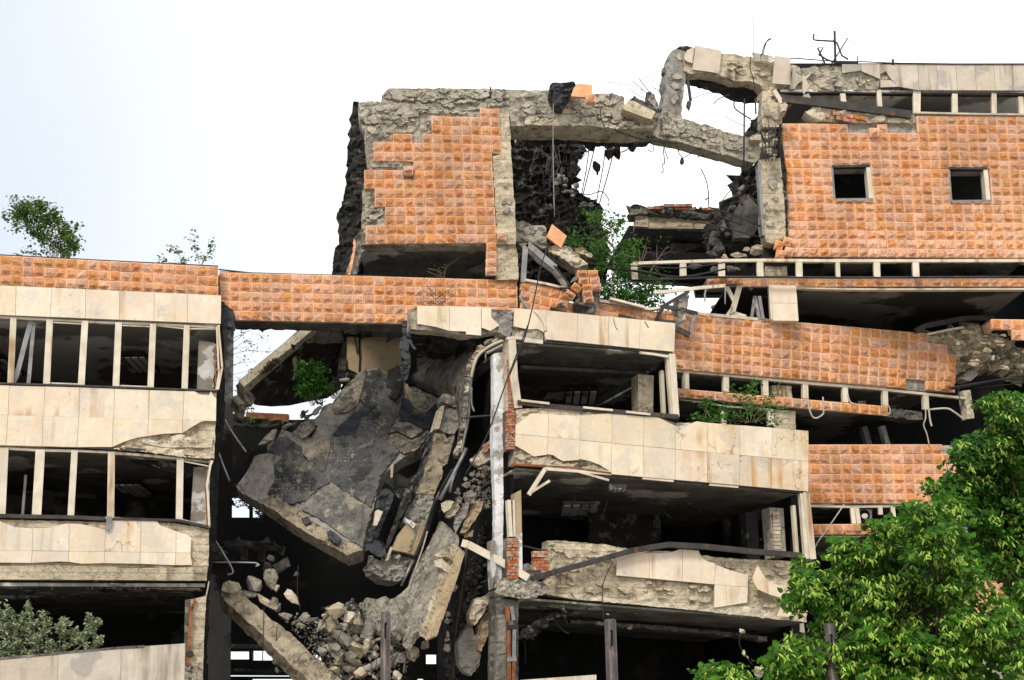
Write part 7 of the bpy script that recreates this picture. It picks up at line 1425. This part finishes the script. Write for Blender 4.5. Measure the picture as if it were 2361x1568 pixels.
# ================================================================== SAPLINGS ON THE RUIN
sapling('poplar_sapling', 'wind-bent poplar sapling growing on the left wing roof at the far left', 'sapling', c('A1', '430,650')[0], 44.5,
        [c('A1', s_) for s_ in ('420,650 400,500 340,380 250,300 100,260', '430,650 420,480 360,340 250,250 80,190', '440,650 440,480 400,360 320,260 230,190', '450,650 470,500 440,380 380,290 300,230', '410,650 350,560 300,470 230,440', '470,650 500,540 500,420 440,330', '490,650 530,560 545,470 510,380', '400,650 360,480 250,400 80,420', '420,600 330,400 180,330 20,320', '520,650 560,600 590,540', '430,640 430,560 440,500', '410,640 380,420 220,330 120,300')],
        .095, 120, L_birch, .014, .20, seed=1, sub=4)
sapling('roof_weed', 'low weed on the left wing parapet just left of the poplar sapling foot', 'weed', c('A1', '260,640')[0], 44.3, [c('A1', '260,640 230,610 195,600'), c('A1', '270,640 290,620 250,600'), c('A1', '150,640 140,625')], .08, 14, L_birch, .008, .1, seed=2)
sapling('birch_shoot', 'right-hand leafy shoot pair on the left wing roof near the parapet end', 'sapling', c('A1', '1570,710')[0], 44.2, [c('A1', '1570,710 1550,640 1530,560 1530,490'), c('A1', '1580,710 1620,640 1650,580 1670,545'), c('A1', '1575,710 1600,660 1620,640')], .085, 26, L_birch, .01, .14, seed=3)
sapling('birch_shoot', 'left-leaning leafy shoot on the left wing roof near the parapet end', 'sapling', c('A1', '1460,705')[0], 44.2, [c('A1', '1460,705 1420,650 1370,600 1350,570'), c('A1', '1450,705 1440,660'), c('A1', '1290,695 1270,675')], .085, 24, L_birch, .01, .13, seed=4)
sapling('hanging_birch', 'thin drooping branches with few leaves in the bright gap right of the left wing', 'sapling', c('E1', '190,1330')[0], 48, [c('E1', s_) for s_ in ('190,1330 300,1300 470,1275', '190,1290 340,1200 640,1155', '190,1180 260,1110 480,1000', '190,1110 360,1060 540,1030', '200,990 330,920 500,885 640,900', '220,900 340,850 500,820', '240,890 440,760 560,760', '260,790 360,710 440,640 400,620', '300,700 520,600 600,570', '460,740 560,800 620,790', '500,880 600,880 700,890 830,890', '190,1500 280,1440 380,1440', '640,650 700,700 740,740')],
        .07, 9, L_birch, .010, .16, seed=5, sub=1, bark=M_bark)
sapling('roof_weed', 'weed tuft on the red flashing right of the left wing', 'weed', c('C1', '330,1000')[0], 50, [c('C1', '330,1010 260,940 210,920'), c('C1', '340,1010 380,960 420,940'), c('C1', '300,1010 280,960'), c('C1', '360,1030 430,1030')], .075, 22, L_birch, .008, .14, seed=6)
sapling('roof_bush', 'green bush growing under the sloping roof slab left of the beige box', 'bush', c('C1', '890,930')[0], 47.2, [c('C1', s_) for s_ in ('890,930 860,800 850,680 870,570', '890,930 830,820 810,720 800,630', '890,930 920,800 930,680 930,600', '890,930 940,830 970,720', '890,930 880,760 890,640', '880,930 820,850 790,790', '890,930 920,860 950,800', '870,930 850,840 830,760')], .085, 90, L_sap, .01, .17, seed=7, sub=4)
sapling('ailanthus', 'slim tree-of-heaven sapling with a pale stem in the middle of the shell hole', 'sapling', c('B3', '1250,930')[0], 45.6, [c('B3', s_) for s_ in ('1250,930 1245,640 1235,400 1210,250 1190,180', '1245,700 1280,620 1330,560', '1235,420 1170,370 1100,420 1040,400', '1225,330 1300,220 1290,200', '1215,290 1100,220 1050,140', '1205,260 1080,190 1040,160', '1240,500 1180,540 1160,620', '1240,450 1320,370 1400,450', '1240,520 1320,480 1400,520', '1210,260 1240,190', '1215,240 1150,180 1090,150')], .11, 50, L_sap, .022, .24, seed=8, sub=3, wide=.3)
sapling('leafy_thicket', 'thicket of green saplings behind the parapet below the shell hole', 'saplings', c('B3', '1380,960')[0], 46.2, [c('B3', s_) for s_ in ('1200,930 1160,800 1140,700 1100,560 1050,430', '1300,950 1300,820 1330,700 1320,560 1380,430', '1400,960 1380,820 1400,700', '1450,970 1500,850 1620,800 1740,740', '1400,970 1500,900 1650,830', '1350,950 1280,800 1270,680', '1420,960 1450,780 1500,700 1620,690', '1240,930 1170,850 1130,760', '1480,975 1580,930 1700,950', '1100,650 1050,590 1060,480', '1350,950 1350,850', '1500,980 1560,860 1640,760', '1000,440 920,400 840,350', '1180,900 1150,820')], .105, 85, L_sap, .014, .30, seed=9, sub=5)
sapling('dry_sticks', 'bare dry twigs standing behind the saplings under the far slab', 'dry twigs', c('B3', '1450,700')[0], 47.5, [c('B3', s_) for s_ in ('1450,640 1500,500 1550,330', '1440,640 1420,480 1390,340', '1480,620 1470,460 1450,350', '1560,660 1640,520 1750,460', '1630,650 1630,400', '1500,560 1530,470 1545,420', '1400,690 1370,560 1340,500', '1580,640 1680,470 1730,420')], .07, 0, L_sap, .016, .2, seed=10)
sapling('ledge_sapling', 'bushy green sapling hanging over the tiled strip in front of the bay roof', 'sapling', c('D1', '1560,690')[0], 45.0, [c('D1', s_) for s_ in ('1560,690 1540,600 1500,520 1440,460', '1570,690 1580,560 1580,420', '1580,690 1640,580 1700,520 1760,440', '1590,690 1680,620 1790,600', '1560,690 1480,640 1440,590', '1570,690 1600,520 1610,470', '1560,690 1500,680 1430,680', '1600,690 1660,660 1700,690', '1560,640 1470,500', '1570,600 1550,500', '1590,650 1700,560')], .095, 24, L_sap, .012, .20, seed=11, sub=3)
sapling('ledge_sapling', 'smaller round-leaved shoot on the bay roof left of the bushy sapling', 'sapling', c('D1', '1320,690')[0], 44.6, [c('D1', s_) for s_ in ('1320,690 1290,640 1280,580 1300,545', '1320,690 1260,670 1210,650', '1330,690 1350,640 1380,590', '1330,690 1390,670', '1310,690 1270,660', '1400,690 1430,640 1440,640', '1320,660 1290,600 1300,560')], .14, 13, L_sap, .012, .14, seed=12, sub=2, wide=.5)
sapling('silver_shrub', 'silver-green shrub on the low cream wall at bottom left', 'shrub', c('A3', '330,1340')[0], 39.95, [c('A3', s_) for s_ in ('330,1350 200,1150 90,1000 40,880', '300,1350 220,1100 170,1000', '340,1350 300,1150 260,1000 240,900', '380,1350 400,1150 380,1050 350,985', '300,1350 120,1220 0,1090', '500,1330 560,1200 550,1100 545,1030', '520,1330 620,1230 640,1140', '600,1320 740,1200 780,1080 755,985', '640,1320 800,1270 870,1180', '640,1320 790,1120 850,1050', '500,1330 520,1150 500,1080', '330,1350 100,1280 0,1250', '250,1360 100,1330 20,1320', '320,1350 300,1280 320,1200', '150,1350 60,1150 20,950', '200,1360 150,1180 60,1070', '120,1360 20,1160 -40,1000', '450,1340 420,1280')],
        .10, 80, L_silver, .011, .085, seed=13, sub=5, droop=-.5, wide=.3, depth=.3)
sapling('dry_weed', 'dry brown twigs stuck to the tiled bridge band above the short cream panels', 'dry twigs', c('C1', '1850,140')[0], 43.2, [c('C1', s_) for s_ in ('1850,140 1848,60 1845,-40', '1850,100 1800,50 1740,20', '1850,90 1920,40 1980,0', '1890,150 1920,90 1930,30', '1850,60 1790,0 1760,-40', '1900,120 1980,70 2040,60', '1850,130 1760,110 1710,130', '1860,110 1920,70')], .05, 0, L_sap, .012, .14, seed=14, bark=M_rust, sub=4)
sapling('dry_weed', 'dry bare twigs in the dark recess of the tower', 'dry twigs', c('A4', '1130,1600')[0], 44.6, [c('A4', s_) for s_ in ('1130,1600 1140,1520 1200,1470 1250,1430', '1120,1590 1080,1520', '1110,1590 1000,1540', '1150,1520 1100,1500', '1130,1560 1060,1530 1000,1520')], .05, 0, L_sap, .014, .14, seed=15, bark=M_twig, sub=3)
